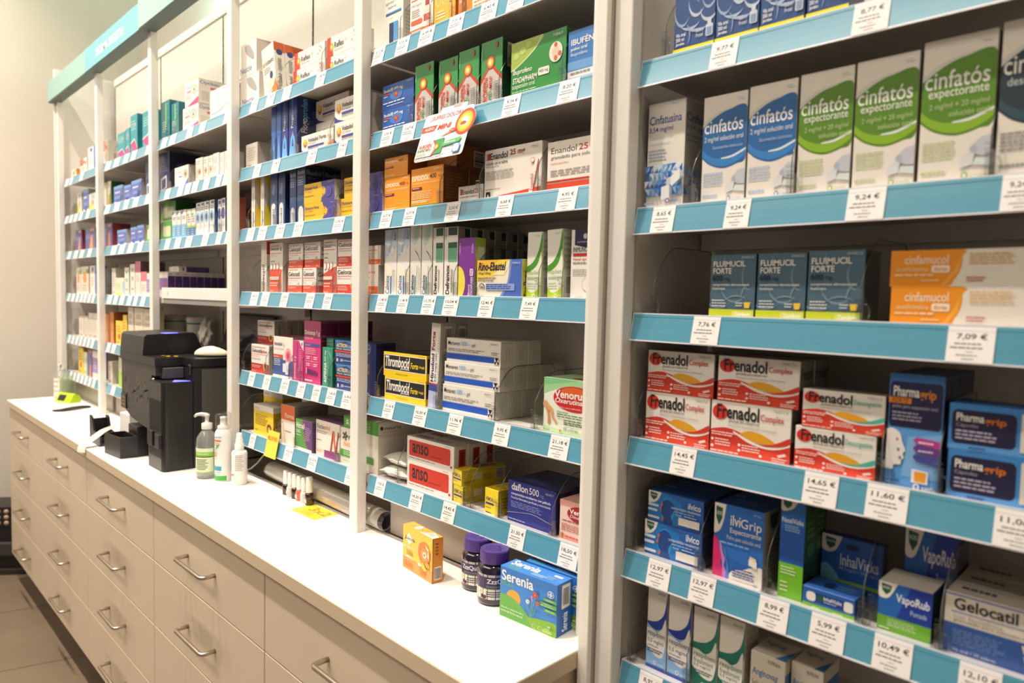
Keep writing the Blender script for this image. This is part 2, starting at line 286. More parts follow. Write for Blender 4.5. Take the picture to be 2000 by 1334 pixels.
D('calB', 'tall white carton with pale blue wave print', 'eeebe6', [P_('c3d2e4',*curve_pts((.0,.55),(.2,.6),(.5,.75),(.9,.7),(1,.9),(1,1),(0,1))), P_('a9bfdb',*curve_pts((.2,.6),(.45,.8),(.6,1),(.8,1),(.55,.75),(.4,.62))), A_(.5,.75,.35,.16,200,340,.05,'e4ecf4'), A_(.3,.85,.3,.1,180,330,.05,'e4ecf4'), P_('f4eedd',*curve_pts((0,.5),(.4,.45),(.8,.36),(1,.3),(1,0),(0,0))), T('Calmiox',.1,.03,.42,.31,'2c3f8c',.7,0,1), R_(.5,.03,.62,.3,'3f7ac0'), L_(.66,.05,.95,.4,14,'c8c4bc'), T('Euro',.78,.84,.93,.96,'33508c',.6,0,1)], side='d0ccc4')
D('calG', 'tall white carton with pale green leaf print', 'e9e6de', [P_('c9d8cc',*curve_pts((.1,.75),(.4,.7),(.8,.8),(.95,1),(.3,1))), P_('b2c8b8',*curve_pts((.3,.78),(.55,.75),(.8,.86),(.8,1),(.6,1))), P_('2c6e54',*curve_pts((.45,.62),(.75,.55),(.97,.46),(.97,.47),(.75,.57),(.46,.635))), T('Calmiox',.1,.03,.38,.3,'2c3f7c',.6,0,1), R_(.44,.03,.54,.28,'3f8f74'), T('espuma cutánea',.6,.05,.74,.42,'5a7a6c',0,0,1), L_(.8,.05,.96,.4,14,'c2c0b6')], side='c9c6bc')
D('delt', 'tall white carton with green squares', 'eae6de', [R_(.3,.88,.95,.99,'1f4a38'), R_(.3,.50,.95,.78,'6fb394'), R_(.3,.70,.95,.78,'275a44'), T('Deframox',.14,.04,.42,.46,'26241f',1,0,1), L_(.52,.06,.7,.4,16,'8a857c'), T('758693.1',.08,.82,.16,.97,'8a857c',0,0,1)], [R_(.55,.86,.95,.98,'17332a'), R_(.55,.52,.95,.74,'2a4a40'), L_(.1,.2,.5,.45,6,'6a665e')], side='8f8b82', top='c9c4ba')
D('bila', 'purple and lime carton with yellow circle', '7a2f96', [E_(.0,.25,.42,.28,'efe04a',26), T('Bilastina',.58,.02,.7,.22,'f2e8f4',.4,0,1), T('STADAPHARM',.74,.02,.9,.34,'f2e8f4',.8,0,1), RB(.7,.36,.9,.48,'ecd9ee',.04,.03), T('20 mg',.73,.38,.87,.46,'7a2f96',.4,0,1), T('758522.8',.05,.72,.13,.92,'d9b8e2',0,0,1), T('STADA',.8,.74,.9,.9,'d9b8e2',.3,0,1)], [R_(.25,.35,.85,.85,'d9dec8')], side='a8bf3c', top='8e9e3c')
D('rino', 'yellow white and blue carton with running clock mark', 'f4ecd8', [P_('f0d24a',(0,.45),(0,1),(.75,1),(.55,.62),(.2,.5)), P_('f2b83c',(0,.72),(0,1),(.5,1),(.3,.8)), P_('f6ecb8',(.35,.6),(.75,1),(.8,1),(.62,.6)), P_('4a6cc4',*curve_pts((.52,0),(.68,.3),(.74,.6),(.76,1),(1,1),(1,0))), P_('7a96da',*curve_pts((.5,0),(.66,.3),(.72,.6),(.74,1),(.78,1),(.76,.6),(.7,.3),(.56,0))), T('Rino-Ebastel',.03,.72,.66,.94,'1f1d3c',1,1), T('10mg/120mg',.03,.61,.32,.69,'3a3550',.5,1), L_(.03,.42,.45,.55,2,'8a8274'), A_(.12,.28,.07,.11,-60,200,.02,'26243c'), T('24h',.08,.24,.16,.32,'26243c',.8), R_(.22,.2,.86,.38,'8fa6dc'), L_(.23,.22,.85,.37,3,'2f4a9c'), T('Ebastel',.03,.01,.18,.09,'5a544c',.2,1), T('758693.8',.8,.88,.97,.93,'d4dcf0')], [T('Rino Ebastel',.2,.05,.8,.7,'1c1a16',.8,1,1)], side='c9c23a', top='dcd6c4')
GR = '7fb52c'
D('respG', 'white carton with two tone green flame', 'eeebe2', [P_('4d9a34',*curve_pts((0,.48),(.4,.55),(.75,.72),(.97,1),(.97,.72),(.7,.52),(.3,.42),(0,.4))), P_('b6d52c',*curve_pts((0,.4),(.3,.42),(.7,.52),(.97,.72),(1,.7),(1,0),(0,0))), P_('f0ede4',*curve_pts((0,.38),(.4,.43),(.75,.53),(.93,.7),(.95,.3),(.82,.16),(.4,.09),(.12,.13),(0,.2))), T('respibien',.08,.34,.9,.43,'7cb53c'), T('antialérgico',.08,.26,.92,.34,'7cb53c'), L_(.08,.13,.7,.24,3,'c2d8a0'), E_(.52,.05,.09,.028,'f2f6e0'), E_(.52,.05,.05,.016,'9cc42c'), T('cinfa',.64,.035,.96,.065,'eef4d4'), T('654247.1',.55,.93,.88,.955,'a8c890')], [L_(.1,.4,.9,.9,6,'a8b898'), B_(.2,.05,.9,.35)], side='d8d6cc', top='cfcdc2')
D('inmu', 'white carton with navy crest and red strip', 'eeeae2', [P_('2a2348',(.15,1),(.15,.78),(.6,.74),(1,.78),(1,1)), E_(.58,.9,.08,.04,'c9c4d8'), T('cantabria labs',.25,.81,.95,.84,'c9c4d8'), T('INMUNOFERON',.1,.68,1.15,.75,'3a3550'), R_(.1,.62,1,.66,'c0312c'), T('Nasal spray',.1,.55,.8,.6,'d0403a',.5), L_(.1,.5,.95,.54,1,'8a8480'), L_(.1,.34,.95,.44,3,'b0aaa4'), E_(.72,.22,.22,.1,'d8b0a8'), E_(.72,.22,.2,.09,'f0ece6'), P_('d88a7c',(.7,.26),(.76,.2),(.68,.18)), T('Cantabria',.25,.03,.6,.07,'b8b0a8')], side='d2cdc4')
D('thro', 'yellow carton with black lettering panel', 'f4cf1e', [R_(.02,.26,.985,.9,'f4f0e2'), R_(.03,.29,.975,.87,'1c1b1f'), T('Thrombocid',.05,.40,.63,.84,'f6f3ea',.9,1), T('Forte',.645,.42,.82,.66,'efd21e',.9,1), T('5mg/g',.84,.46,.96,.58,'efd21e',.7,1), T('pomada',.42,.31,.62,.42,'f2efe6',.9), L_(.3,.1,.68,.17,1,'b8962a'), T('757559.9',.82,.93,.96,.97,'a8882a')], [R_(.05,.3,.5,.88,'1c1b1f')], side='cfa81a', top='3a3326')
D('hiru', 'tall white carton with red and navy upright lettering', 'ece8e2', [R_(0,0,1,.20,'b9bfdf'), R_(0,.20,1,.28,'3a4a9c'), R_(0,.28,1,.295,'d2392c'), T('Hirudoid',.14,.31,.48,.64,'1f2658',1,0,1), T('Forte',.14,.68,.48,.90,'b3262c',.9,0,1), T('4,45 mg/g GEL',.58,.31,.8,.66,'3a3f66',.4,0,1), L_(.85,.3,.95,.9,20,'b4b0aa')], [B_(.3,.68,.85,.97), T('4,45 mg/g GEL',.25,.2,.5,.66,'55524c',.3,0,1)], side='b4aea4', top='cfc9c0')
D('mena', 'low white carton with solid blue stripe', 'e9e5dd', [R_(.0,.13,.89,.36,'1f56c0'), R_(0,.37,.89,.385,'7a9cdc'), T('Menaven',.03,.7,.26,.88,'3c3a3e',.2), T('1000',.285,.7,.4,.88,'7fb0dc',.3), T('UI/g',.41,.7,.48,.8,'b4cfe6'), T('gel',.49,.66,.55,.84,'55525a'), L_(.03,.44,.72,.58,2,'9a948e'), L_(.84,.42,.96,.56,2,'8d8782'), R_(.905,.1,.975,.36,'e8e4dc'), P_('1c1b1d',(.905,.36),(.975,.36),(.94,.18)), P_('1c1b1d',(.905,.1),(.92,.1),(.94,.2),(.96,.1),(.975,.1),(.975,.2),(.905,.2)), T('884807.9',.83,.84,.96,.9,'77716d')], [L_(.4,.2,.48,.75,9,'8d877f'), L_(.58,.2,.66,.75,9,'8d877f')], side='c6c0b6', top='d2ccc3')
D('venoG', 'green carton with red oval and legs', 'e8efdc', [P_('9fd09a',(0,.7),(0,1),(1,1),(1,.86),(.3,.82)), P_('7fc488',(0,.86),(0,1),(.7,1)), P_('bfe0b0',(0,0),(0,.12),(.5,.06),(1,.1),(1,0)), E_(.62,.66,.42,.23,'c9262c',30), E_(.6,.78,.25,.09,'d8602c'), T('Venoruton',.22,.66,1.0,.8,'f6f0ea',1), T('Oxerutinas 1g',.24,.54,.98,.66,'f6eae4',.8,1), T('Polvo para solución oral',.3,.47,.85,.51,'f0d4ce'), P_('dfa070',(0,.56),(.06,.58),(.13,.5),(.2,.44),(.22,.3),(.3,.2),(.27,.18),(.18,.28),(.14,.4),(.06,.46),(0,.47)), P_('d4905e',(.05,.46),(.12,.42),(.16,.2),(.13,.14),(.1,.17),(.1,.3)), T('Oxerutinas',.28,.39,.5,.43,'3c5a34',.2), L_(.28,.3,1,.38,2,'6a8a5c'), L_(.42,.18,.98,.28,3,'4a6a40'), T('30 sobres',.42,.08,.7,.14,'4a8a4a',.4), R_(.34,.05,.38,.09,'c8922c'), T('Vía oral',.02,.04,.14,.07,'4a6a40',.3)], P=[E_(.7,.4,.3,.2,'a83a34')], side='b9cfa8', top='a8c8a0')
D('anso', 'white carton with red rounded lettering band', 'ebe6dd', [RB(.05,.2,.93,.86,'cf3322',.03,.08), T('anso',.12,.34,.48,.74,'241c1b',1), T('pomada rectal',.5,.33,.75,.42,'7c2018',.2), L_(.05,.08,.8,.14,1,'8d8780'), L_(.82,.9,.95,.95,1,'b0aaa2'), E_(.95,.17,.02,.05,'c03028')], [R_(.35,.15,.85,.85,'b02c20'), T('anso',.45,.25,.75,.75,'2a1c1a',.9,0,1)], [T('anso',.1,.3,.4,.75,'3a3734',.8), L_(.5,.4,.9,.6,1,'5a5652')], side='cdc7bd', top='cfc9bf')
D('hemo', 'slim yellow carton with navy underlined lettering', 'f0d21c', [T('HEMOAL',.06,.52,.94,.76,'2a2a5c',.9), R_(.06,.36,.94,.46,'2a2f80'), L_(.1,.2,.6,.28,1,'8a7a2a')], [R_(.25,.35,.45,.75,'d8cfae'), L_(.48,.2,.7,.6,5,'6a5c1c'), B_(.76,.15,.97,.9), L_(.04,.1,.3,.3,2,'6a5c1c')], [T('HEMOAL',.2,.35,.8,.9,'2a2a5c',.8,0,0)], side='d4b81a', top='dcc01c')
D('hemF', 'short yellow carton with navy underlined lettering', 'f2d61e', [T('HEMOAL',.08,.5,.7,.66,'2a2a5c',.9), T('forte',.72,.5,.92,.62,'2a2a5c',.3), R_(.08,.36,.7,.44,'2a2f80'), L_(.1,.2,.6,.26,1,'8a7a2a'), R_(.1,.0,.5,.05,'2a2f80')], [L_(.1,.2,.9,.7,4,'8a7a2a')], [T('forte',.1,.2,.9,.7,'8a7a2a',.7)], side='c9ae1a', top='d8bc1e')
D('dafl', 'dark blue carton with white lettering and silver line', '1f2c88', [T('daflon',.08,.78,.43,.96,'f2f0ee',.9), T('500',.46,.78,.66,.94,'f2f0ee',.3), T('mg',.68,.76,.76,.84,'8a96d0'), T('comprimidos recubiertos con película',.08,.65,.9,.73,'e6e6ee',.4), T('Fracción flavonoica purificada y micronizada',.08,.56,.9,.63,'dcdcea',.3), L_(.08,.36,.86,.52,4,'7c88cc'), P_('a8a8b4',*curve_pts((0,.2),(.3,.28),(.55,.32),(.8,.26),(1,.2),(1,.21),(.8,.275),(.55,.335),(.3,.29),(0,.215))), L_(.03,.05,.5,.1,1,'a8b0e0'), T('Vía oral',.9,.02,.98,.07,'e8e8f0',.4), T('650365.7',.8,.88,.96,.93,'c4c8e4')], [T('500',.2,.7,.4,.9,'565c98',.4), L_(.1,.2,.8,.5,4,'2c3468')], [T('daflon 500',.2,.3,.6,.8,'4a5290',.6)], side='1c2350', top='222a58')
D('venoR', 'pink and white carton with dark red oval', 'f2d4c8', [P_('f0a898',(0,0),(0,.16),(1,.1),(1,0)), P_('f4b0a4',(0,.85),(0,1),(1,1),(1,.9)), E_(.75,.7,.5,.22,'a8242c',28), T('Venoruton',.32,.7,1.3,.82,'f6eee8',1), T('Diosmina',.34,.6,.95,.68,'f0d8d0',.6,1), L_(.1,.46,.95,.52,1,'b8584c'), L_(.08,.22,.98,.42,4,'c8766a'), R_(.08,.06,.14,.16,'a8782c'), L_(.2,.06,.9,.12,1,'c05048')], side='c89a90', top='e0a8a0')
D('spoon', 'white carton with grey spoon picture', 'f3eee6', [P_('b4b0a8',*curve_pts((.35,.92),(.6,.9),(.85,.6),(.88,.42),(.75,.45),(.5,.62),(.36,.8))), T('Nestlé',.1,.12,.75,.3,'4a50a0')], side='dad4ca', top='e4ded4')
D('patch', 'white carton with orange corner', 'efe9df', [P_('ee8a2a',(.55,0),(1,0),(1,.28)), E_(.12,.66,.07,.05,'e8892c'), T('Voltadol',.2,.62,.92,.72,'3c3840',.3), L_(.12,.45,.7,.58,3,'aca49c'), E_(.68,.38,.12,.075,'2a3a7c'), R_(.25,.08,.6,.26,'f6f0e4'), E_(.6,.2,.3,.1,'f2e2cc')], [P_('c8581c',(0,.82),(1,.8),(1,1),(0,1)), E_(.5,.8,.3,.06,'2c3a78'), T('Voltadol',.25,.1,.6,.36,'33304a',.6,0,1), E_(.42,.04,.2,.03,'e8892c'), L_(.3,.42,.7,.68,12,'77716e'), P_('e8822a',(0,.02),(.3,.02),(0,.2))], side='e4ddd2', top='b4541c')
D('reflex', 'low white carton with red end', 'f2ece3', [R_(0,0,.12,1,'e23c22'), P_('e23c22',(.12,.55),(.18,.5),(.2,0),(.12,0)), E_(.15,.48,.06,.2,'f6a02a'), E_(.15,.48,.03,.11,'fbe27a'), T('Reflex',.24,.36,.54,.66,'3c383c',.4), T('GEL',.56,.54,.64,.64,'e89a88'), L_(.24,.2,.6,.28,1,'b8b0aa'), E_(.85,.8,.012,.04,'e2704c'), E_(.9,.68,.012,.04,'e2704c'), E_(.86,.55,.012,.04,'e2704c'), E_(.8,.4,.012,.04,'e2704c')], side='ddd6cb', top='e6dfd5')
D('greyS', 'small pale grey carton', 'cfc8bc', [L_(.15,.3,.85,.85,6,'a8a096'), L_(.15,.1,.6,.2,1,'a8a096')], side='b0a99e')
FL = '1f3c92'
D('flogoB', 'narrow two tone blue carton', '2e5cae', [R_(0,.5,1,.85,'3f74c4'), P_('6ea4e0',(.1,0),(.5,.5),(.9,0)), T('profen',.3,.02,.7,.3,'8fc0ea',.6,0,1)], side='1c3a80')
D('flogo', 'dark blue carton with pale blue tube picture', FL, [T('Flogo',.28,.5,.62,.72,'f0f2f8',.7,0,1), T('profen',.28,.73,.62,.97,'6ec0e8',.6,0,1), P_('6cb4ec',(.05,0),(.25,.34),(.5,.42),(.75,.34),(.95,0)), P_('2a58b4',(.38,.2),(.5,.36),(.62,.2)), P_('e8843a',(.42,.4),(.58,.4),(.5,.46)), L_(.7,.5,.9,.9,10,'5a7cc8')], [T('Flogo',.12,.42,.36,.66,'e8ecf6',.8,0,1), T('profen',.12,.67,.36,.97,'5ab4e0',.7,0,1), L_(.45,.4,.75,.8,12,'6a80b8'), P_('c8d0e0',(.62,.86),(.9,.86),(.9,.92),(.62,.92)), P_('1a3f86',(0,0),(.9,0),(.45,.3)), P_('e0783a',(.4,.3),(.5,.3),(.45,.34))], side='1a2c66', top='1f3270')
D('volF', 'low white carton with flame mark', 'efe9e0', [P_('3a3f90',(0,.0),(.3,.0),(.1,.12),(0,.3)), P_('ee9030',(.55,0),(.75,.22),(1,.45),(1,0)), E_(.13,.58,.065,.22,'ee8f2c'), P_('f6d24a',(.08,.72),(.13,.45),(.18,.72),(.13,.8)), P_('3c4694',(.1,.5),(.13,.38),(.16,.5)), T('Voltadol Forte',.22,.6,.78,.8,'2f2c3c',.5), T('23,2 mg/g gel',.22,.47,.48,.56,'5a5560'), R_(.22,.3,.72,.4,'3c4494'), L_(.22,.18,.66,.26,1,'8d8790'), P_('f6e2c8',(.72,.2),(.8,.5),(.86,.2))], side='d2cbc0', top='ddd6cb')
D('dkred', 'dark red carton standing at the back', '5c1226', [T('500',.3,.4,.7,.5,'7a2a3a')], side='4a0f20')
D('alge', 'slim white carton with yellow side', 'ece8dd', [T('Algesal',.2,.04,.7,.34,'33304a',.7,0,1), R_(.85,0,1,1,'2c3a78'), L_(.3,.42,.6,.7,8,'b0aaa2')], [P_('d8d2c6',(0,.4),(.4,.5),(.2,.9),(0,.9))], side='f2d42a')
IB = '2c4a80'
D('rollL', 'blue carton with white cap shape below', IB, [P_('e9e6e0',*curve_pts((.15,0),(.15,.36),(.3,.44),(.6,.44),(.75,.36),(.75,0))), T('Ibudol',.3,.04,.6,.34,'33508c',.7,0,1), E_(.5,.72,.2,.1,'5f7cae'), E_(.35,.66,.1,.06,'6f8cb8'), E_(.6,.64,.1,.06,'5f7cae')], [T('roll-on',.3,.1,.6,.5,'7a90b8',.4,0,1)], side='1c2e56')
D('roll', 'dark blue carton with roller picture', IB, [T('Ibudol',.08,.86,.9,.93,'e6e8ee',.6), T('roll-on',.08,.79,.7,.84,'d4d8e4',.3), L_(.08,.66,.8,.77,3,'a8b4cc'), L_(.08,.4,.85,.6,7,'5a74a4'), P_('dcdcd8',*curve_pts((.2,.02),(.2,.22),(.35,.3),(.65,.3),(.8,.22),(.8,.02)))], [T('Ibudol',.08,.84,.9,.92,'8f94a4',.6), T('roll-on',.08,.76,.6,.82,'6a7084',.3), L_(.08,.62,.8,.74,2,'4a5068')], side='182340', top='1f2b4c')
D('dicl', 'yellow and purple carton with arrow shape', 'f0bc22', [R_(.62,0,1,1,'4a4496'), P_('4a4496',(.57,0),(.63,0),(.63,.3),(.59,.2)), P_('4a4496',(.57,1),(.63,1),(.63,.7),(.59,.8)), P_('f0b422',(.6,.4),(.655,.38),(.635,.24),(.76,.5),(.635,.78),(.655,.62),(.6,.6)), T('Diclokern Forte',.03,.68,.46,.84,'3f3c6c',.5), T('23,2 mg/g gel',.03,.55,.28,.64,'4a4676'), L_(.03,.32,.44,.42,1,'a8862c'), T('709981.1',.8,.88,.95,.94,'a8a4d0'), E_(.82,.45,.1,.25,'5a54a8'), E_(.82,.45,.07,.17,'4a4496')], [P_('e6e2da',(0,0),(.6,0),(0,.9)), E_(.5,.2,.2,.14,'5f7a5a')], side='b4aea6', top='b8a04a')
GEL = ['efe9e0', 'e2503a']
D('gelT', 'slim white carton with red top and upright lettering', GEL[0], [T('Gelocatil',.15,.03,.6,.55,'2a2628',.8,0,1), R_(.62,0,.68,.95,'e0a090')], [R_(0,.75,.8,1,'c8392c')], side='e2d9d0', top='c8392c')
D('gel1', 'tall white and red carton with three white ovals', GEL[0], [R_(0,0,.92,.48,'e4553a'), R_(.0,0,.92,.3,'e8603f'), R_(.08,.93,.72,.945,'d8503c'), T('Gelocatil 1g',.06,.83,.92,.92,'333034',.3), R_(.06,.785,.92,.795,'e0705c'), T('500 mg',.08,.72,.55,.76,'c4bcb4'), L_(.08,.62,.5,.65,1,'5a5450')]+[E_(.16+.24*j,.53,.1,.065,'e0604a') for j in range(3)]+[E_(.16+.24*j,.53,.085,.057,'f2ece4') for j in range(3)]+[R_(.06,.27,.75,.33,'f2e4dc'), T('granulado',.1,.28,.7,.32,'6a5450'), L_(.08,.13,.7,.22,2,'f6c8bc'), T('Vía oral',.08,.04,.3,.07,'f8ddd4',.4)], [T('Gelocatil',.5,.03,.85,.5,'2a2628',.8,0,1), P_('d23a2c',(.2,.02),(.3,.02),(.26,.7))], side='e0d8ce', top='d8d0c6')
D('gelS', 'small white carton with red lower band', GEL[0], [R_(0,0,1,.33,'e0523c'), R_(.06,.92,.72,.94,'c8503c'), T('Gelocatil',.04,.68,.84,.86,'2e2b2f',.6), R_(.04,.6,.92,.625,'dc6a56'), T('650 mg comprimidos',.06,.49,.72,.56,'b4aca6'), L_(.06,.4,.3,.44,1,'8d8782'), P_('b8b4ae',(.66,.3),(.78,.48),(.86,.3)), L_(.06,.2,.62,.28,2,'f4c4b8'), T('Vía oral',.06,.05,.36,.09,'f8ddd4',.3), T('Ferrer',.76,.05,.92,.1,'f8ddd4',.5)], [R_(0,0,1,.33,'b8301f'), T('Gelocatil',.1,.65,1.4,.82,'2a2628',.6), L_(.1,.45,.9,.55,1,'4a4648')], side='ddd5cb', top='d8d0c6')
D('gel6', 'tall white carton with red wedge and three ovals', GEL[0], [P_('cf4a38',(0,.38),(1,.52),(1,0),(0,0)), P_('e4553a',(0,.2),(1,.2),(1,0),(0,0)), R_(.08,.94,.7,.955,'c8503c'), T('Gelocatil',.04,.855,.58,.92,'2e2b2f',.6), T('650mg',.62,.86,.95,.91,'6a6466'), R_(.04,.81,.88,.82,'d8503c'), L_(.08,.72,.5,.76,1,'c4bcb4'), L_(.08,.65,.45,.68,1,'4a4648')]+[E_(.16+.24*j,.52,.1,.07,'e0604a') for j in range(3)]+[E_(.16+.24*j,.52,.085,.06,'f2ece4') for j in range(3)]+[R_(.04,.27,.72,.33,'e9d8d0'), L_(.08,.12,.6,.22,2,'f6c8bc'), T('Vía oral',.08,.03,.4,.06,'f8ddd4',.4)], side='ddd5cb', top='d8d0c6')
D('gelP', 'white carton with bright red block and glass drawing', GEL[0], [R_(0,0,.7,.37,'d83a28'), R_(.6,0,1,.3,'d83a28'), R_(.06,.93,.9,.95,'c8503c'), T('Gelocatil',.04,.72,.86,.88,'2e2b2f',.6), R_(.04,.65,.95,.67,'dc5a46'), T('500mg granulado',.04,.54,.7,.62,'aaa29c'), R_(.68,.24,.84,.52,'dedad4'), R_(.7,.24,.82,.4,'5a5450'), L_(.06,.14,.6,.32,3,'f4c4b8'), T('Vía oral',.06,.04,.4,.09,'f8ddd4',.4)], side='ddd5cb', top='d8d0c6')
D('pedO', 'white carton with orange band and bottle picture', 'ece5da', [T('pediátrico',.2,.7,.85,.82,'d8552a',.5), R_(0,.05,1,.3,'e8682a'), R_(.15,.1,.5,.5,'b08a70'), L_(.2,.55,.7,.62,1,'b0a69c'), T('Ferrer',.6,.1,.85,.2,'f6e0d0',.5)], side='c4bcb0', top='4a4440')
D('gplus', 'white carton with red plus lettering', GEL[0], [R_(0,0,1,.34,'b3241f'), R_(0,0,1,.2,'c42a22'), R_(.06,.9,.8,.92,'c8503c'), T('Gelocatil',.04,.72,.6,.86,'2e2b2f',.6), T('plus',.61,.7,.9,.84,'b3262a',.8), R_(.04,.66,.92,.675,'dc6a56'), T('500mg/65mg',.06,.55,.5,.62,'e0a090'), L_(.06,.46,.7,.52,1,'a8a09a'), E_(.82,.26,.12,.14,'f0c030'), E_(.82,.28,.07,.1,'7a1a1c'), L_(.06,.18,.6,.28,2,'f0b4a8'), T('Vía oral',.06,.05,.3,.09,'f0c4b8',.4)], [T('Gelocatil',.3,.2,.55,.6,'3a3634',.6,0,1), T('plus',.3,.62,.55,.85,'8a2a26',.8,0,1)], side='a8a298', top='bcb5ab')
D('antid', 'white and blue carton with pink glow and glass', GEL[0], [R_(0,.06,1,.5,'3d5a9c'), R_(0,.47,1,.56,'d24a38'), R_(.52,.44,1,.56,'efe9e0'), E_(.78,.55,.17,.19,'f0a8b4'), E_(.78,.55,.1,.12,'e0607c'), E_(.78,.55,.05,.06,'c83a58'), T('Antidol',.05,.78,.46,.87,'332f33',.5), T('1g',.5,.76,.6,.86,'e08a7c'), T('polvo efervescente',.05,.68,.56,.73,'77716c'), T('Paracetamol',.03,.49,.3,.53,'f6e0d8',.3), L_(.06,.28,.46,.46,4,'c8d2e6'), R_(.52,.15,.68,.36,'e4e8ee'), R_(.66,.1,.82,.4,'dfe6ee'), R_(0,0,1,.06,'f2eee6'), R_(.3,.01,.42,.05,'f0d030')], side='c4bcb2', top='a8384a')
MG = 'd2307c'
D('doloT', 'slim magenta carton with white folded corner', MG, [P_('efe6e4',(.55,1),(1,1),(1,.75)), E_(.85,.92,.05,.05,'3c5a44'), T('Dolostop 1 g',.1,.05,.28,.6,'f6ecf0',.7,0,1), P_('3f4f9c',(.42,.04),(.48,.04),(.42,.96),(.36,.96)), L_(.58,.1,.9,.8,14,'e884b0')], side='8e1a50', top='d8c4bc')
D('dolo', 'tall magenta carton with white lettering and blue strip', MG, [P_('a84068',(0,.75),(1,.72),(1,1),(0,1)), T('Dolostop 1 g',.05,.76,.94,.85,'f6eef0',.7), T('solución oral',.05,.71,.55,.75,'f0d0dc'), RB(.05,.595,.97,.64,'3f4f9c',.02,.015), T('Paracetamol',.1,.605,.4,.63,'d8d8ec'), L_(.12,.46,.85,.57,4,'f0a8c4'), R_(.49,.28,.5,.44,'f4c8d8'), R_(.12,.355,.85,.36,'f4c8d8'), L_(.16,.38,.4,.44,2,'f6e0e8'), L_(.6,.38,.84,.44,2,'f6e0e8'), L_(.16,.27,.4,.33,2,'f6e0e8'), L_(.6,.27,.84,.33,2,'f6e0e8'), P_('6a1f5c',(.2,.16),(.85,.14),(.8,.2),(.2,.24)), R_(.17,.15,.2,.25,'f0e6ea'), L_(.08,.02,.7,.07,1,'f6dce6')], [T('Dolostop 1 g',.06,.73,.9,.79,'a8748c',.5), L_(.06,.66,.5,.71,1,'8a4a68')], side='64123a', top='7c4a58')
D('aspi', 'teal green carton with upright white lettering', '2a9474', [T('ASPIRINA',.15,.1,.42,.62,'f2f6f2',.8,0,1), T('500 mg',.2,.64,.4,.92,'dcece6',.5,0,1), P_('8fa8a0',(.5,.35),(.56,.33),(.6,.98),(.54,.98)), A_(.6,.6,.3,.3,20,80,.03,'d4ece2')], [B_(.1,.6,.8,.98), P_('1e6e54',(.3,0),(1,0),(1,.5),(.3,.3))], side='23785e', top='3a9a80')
D('aspS', 'small teal carton lying on top', '3a9478', [T('aspirina',.1,.55,.8,.8,'a8d0c0',.2), R_(.1,.3,.9,.4,'b8a090')], side='2a7a60')
D('actr', 'navy carton with yellow lettering and red strip', '22407e', [P_('4a86cc',(0,.85),(.5,.95),(1,.7),(1,1),(0,1)), P_('2f5cae',(0,.7),(1,.55),(1,.8),(0,.9)), T('ACTRON',.06,.7,.56,.86,'f2da2e',.8,1), T('COMPUESTO',.6,.7,1.3,.8,'e6d23a',.6,1), T('Para varios dolores',.06,.6,1.2,.67,'f0e6a0',.4,1), R_(0,.49,1,.56,'d8382c'), L_(.06,.3,.9,.46,3,'b8c4e0'), E_(.12,.16,.04,.08,'c8d0e6'), T('20',.25,.12,.38,.22,'e6eaf4',.6), L_(.42,.12,.95,.2,1,'a8b6da')], side='182a54', top='3a5a90')
D('bayer', 'tall navy carton with round cross mark', '1f2f74', [E_(.5,.88,.2,.1,'8a9cd0'), E_(.5,.88,.16,.08,'1f2f74'), R_(.47,.82,.53,.94,'8a9cd0'), R_(.36,.865,.64,.895,'8a9cd0'), T('BAYER',.5,.4,.64,.6,'b0a040',.3,0,1), P_('d8b83a',(.1,.2),(.4,.4),(.3,.1)), P_('8fa2c8',(0,0),(.8,0),(0,.2))], [L_(.1,.3,.9,.9,14,'3a3f66')], side='1a1f40', top='20264a')
D('yelA', 'yellow carton with white band above small print', 'f2cc2c', [R_(0,.82,1,1,'e8e2d6'), T('Dercut',.05,.86,.3,.92,'8a3a34'), T('Arnidol',.08,.72,.36,.8,'f6e8a8',.5), L_(.08,.32,.75,.68,6,'8a7424'), E_(.8,.28,.12,.16,'7c2f28'), R_(.74,.2,.86,.34,'c8a848'), L_(.08,.12,.3,.18,1,'8a7424')], [R_(0,.82,1,1,'c8c0b2'), P_('8a6a18',(0,.3),(1,.5),(1,.56),(0,.36))], side='b8941c', top='d4cec2')
D('form', 'white carton with orange upper block', 'ece5d9', [R_(0,.62,1,1,'e06a2c'), T('Forma',.3,.68,.95,.8,'f4e6d8',.4), P_('d8552a',(.05,.55),(.15,.55),(.1,.5)), P_('e8b89a',(.1,.55),(.15,.55),(.35,0),(.28,0)), L_(.3,.3,.9,.36,1,'a89a8c')], [R_(0,.66,1,.98,'8d877e'), L_(.1,.74,.9,.9,3,'5a564e')], side='7c766c', top='a8a196')
D('hidr', 'green and purple carton with white lettering', '4a9a3c', [P_('6a3a7c',*curve_pts((.4,1),(.48,.6),(.62,.25),(.75,.12),(1,.12),(1,1))), P_('b44a6c',*curve_pts((.4,1),(.48,.6),(.62,.25),(.75,.12),(.8,.12),(.66,.26),(.52,.6),(.44,1))), T('Hidroxil',.04,.72,.55,.9,'f4f2ec',.8), T('B1-B6-B12',.04,.56,.3,.68,'e4ecdc',.6), L_(.04,.46,.4,.52,1,'c4dcb8'), L_(.6,.35,.96,.8,8,'b494bc'), R_(0,0,1,.11,'efeae0'), L_(.06,.03,.2,.07,1,'8a847a'), R_(0,-.01,1,.01,'9cc85c')], P=[L_(.1,.3,.9,.8,3,'4a5a44')], side='503060', top='7a7a6c')
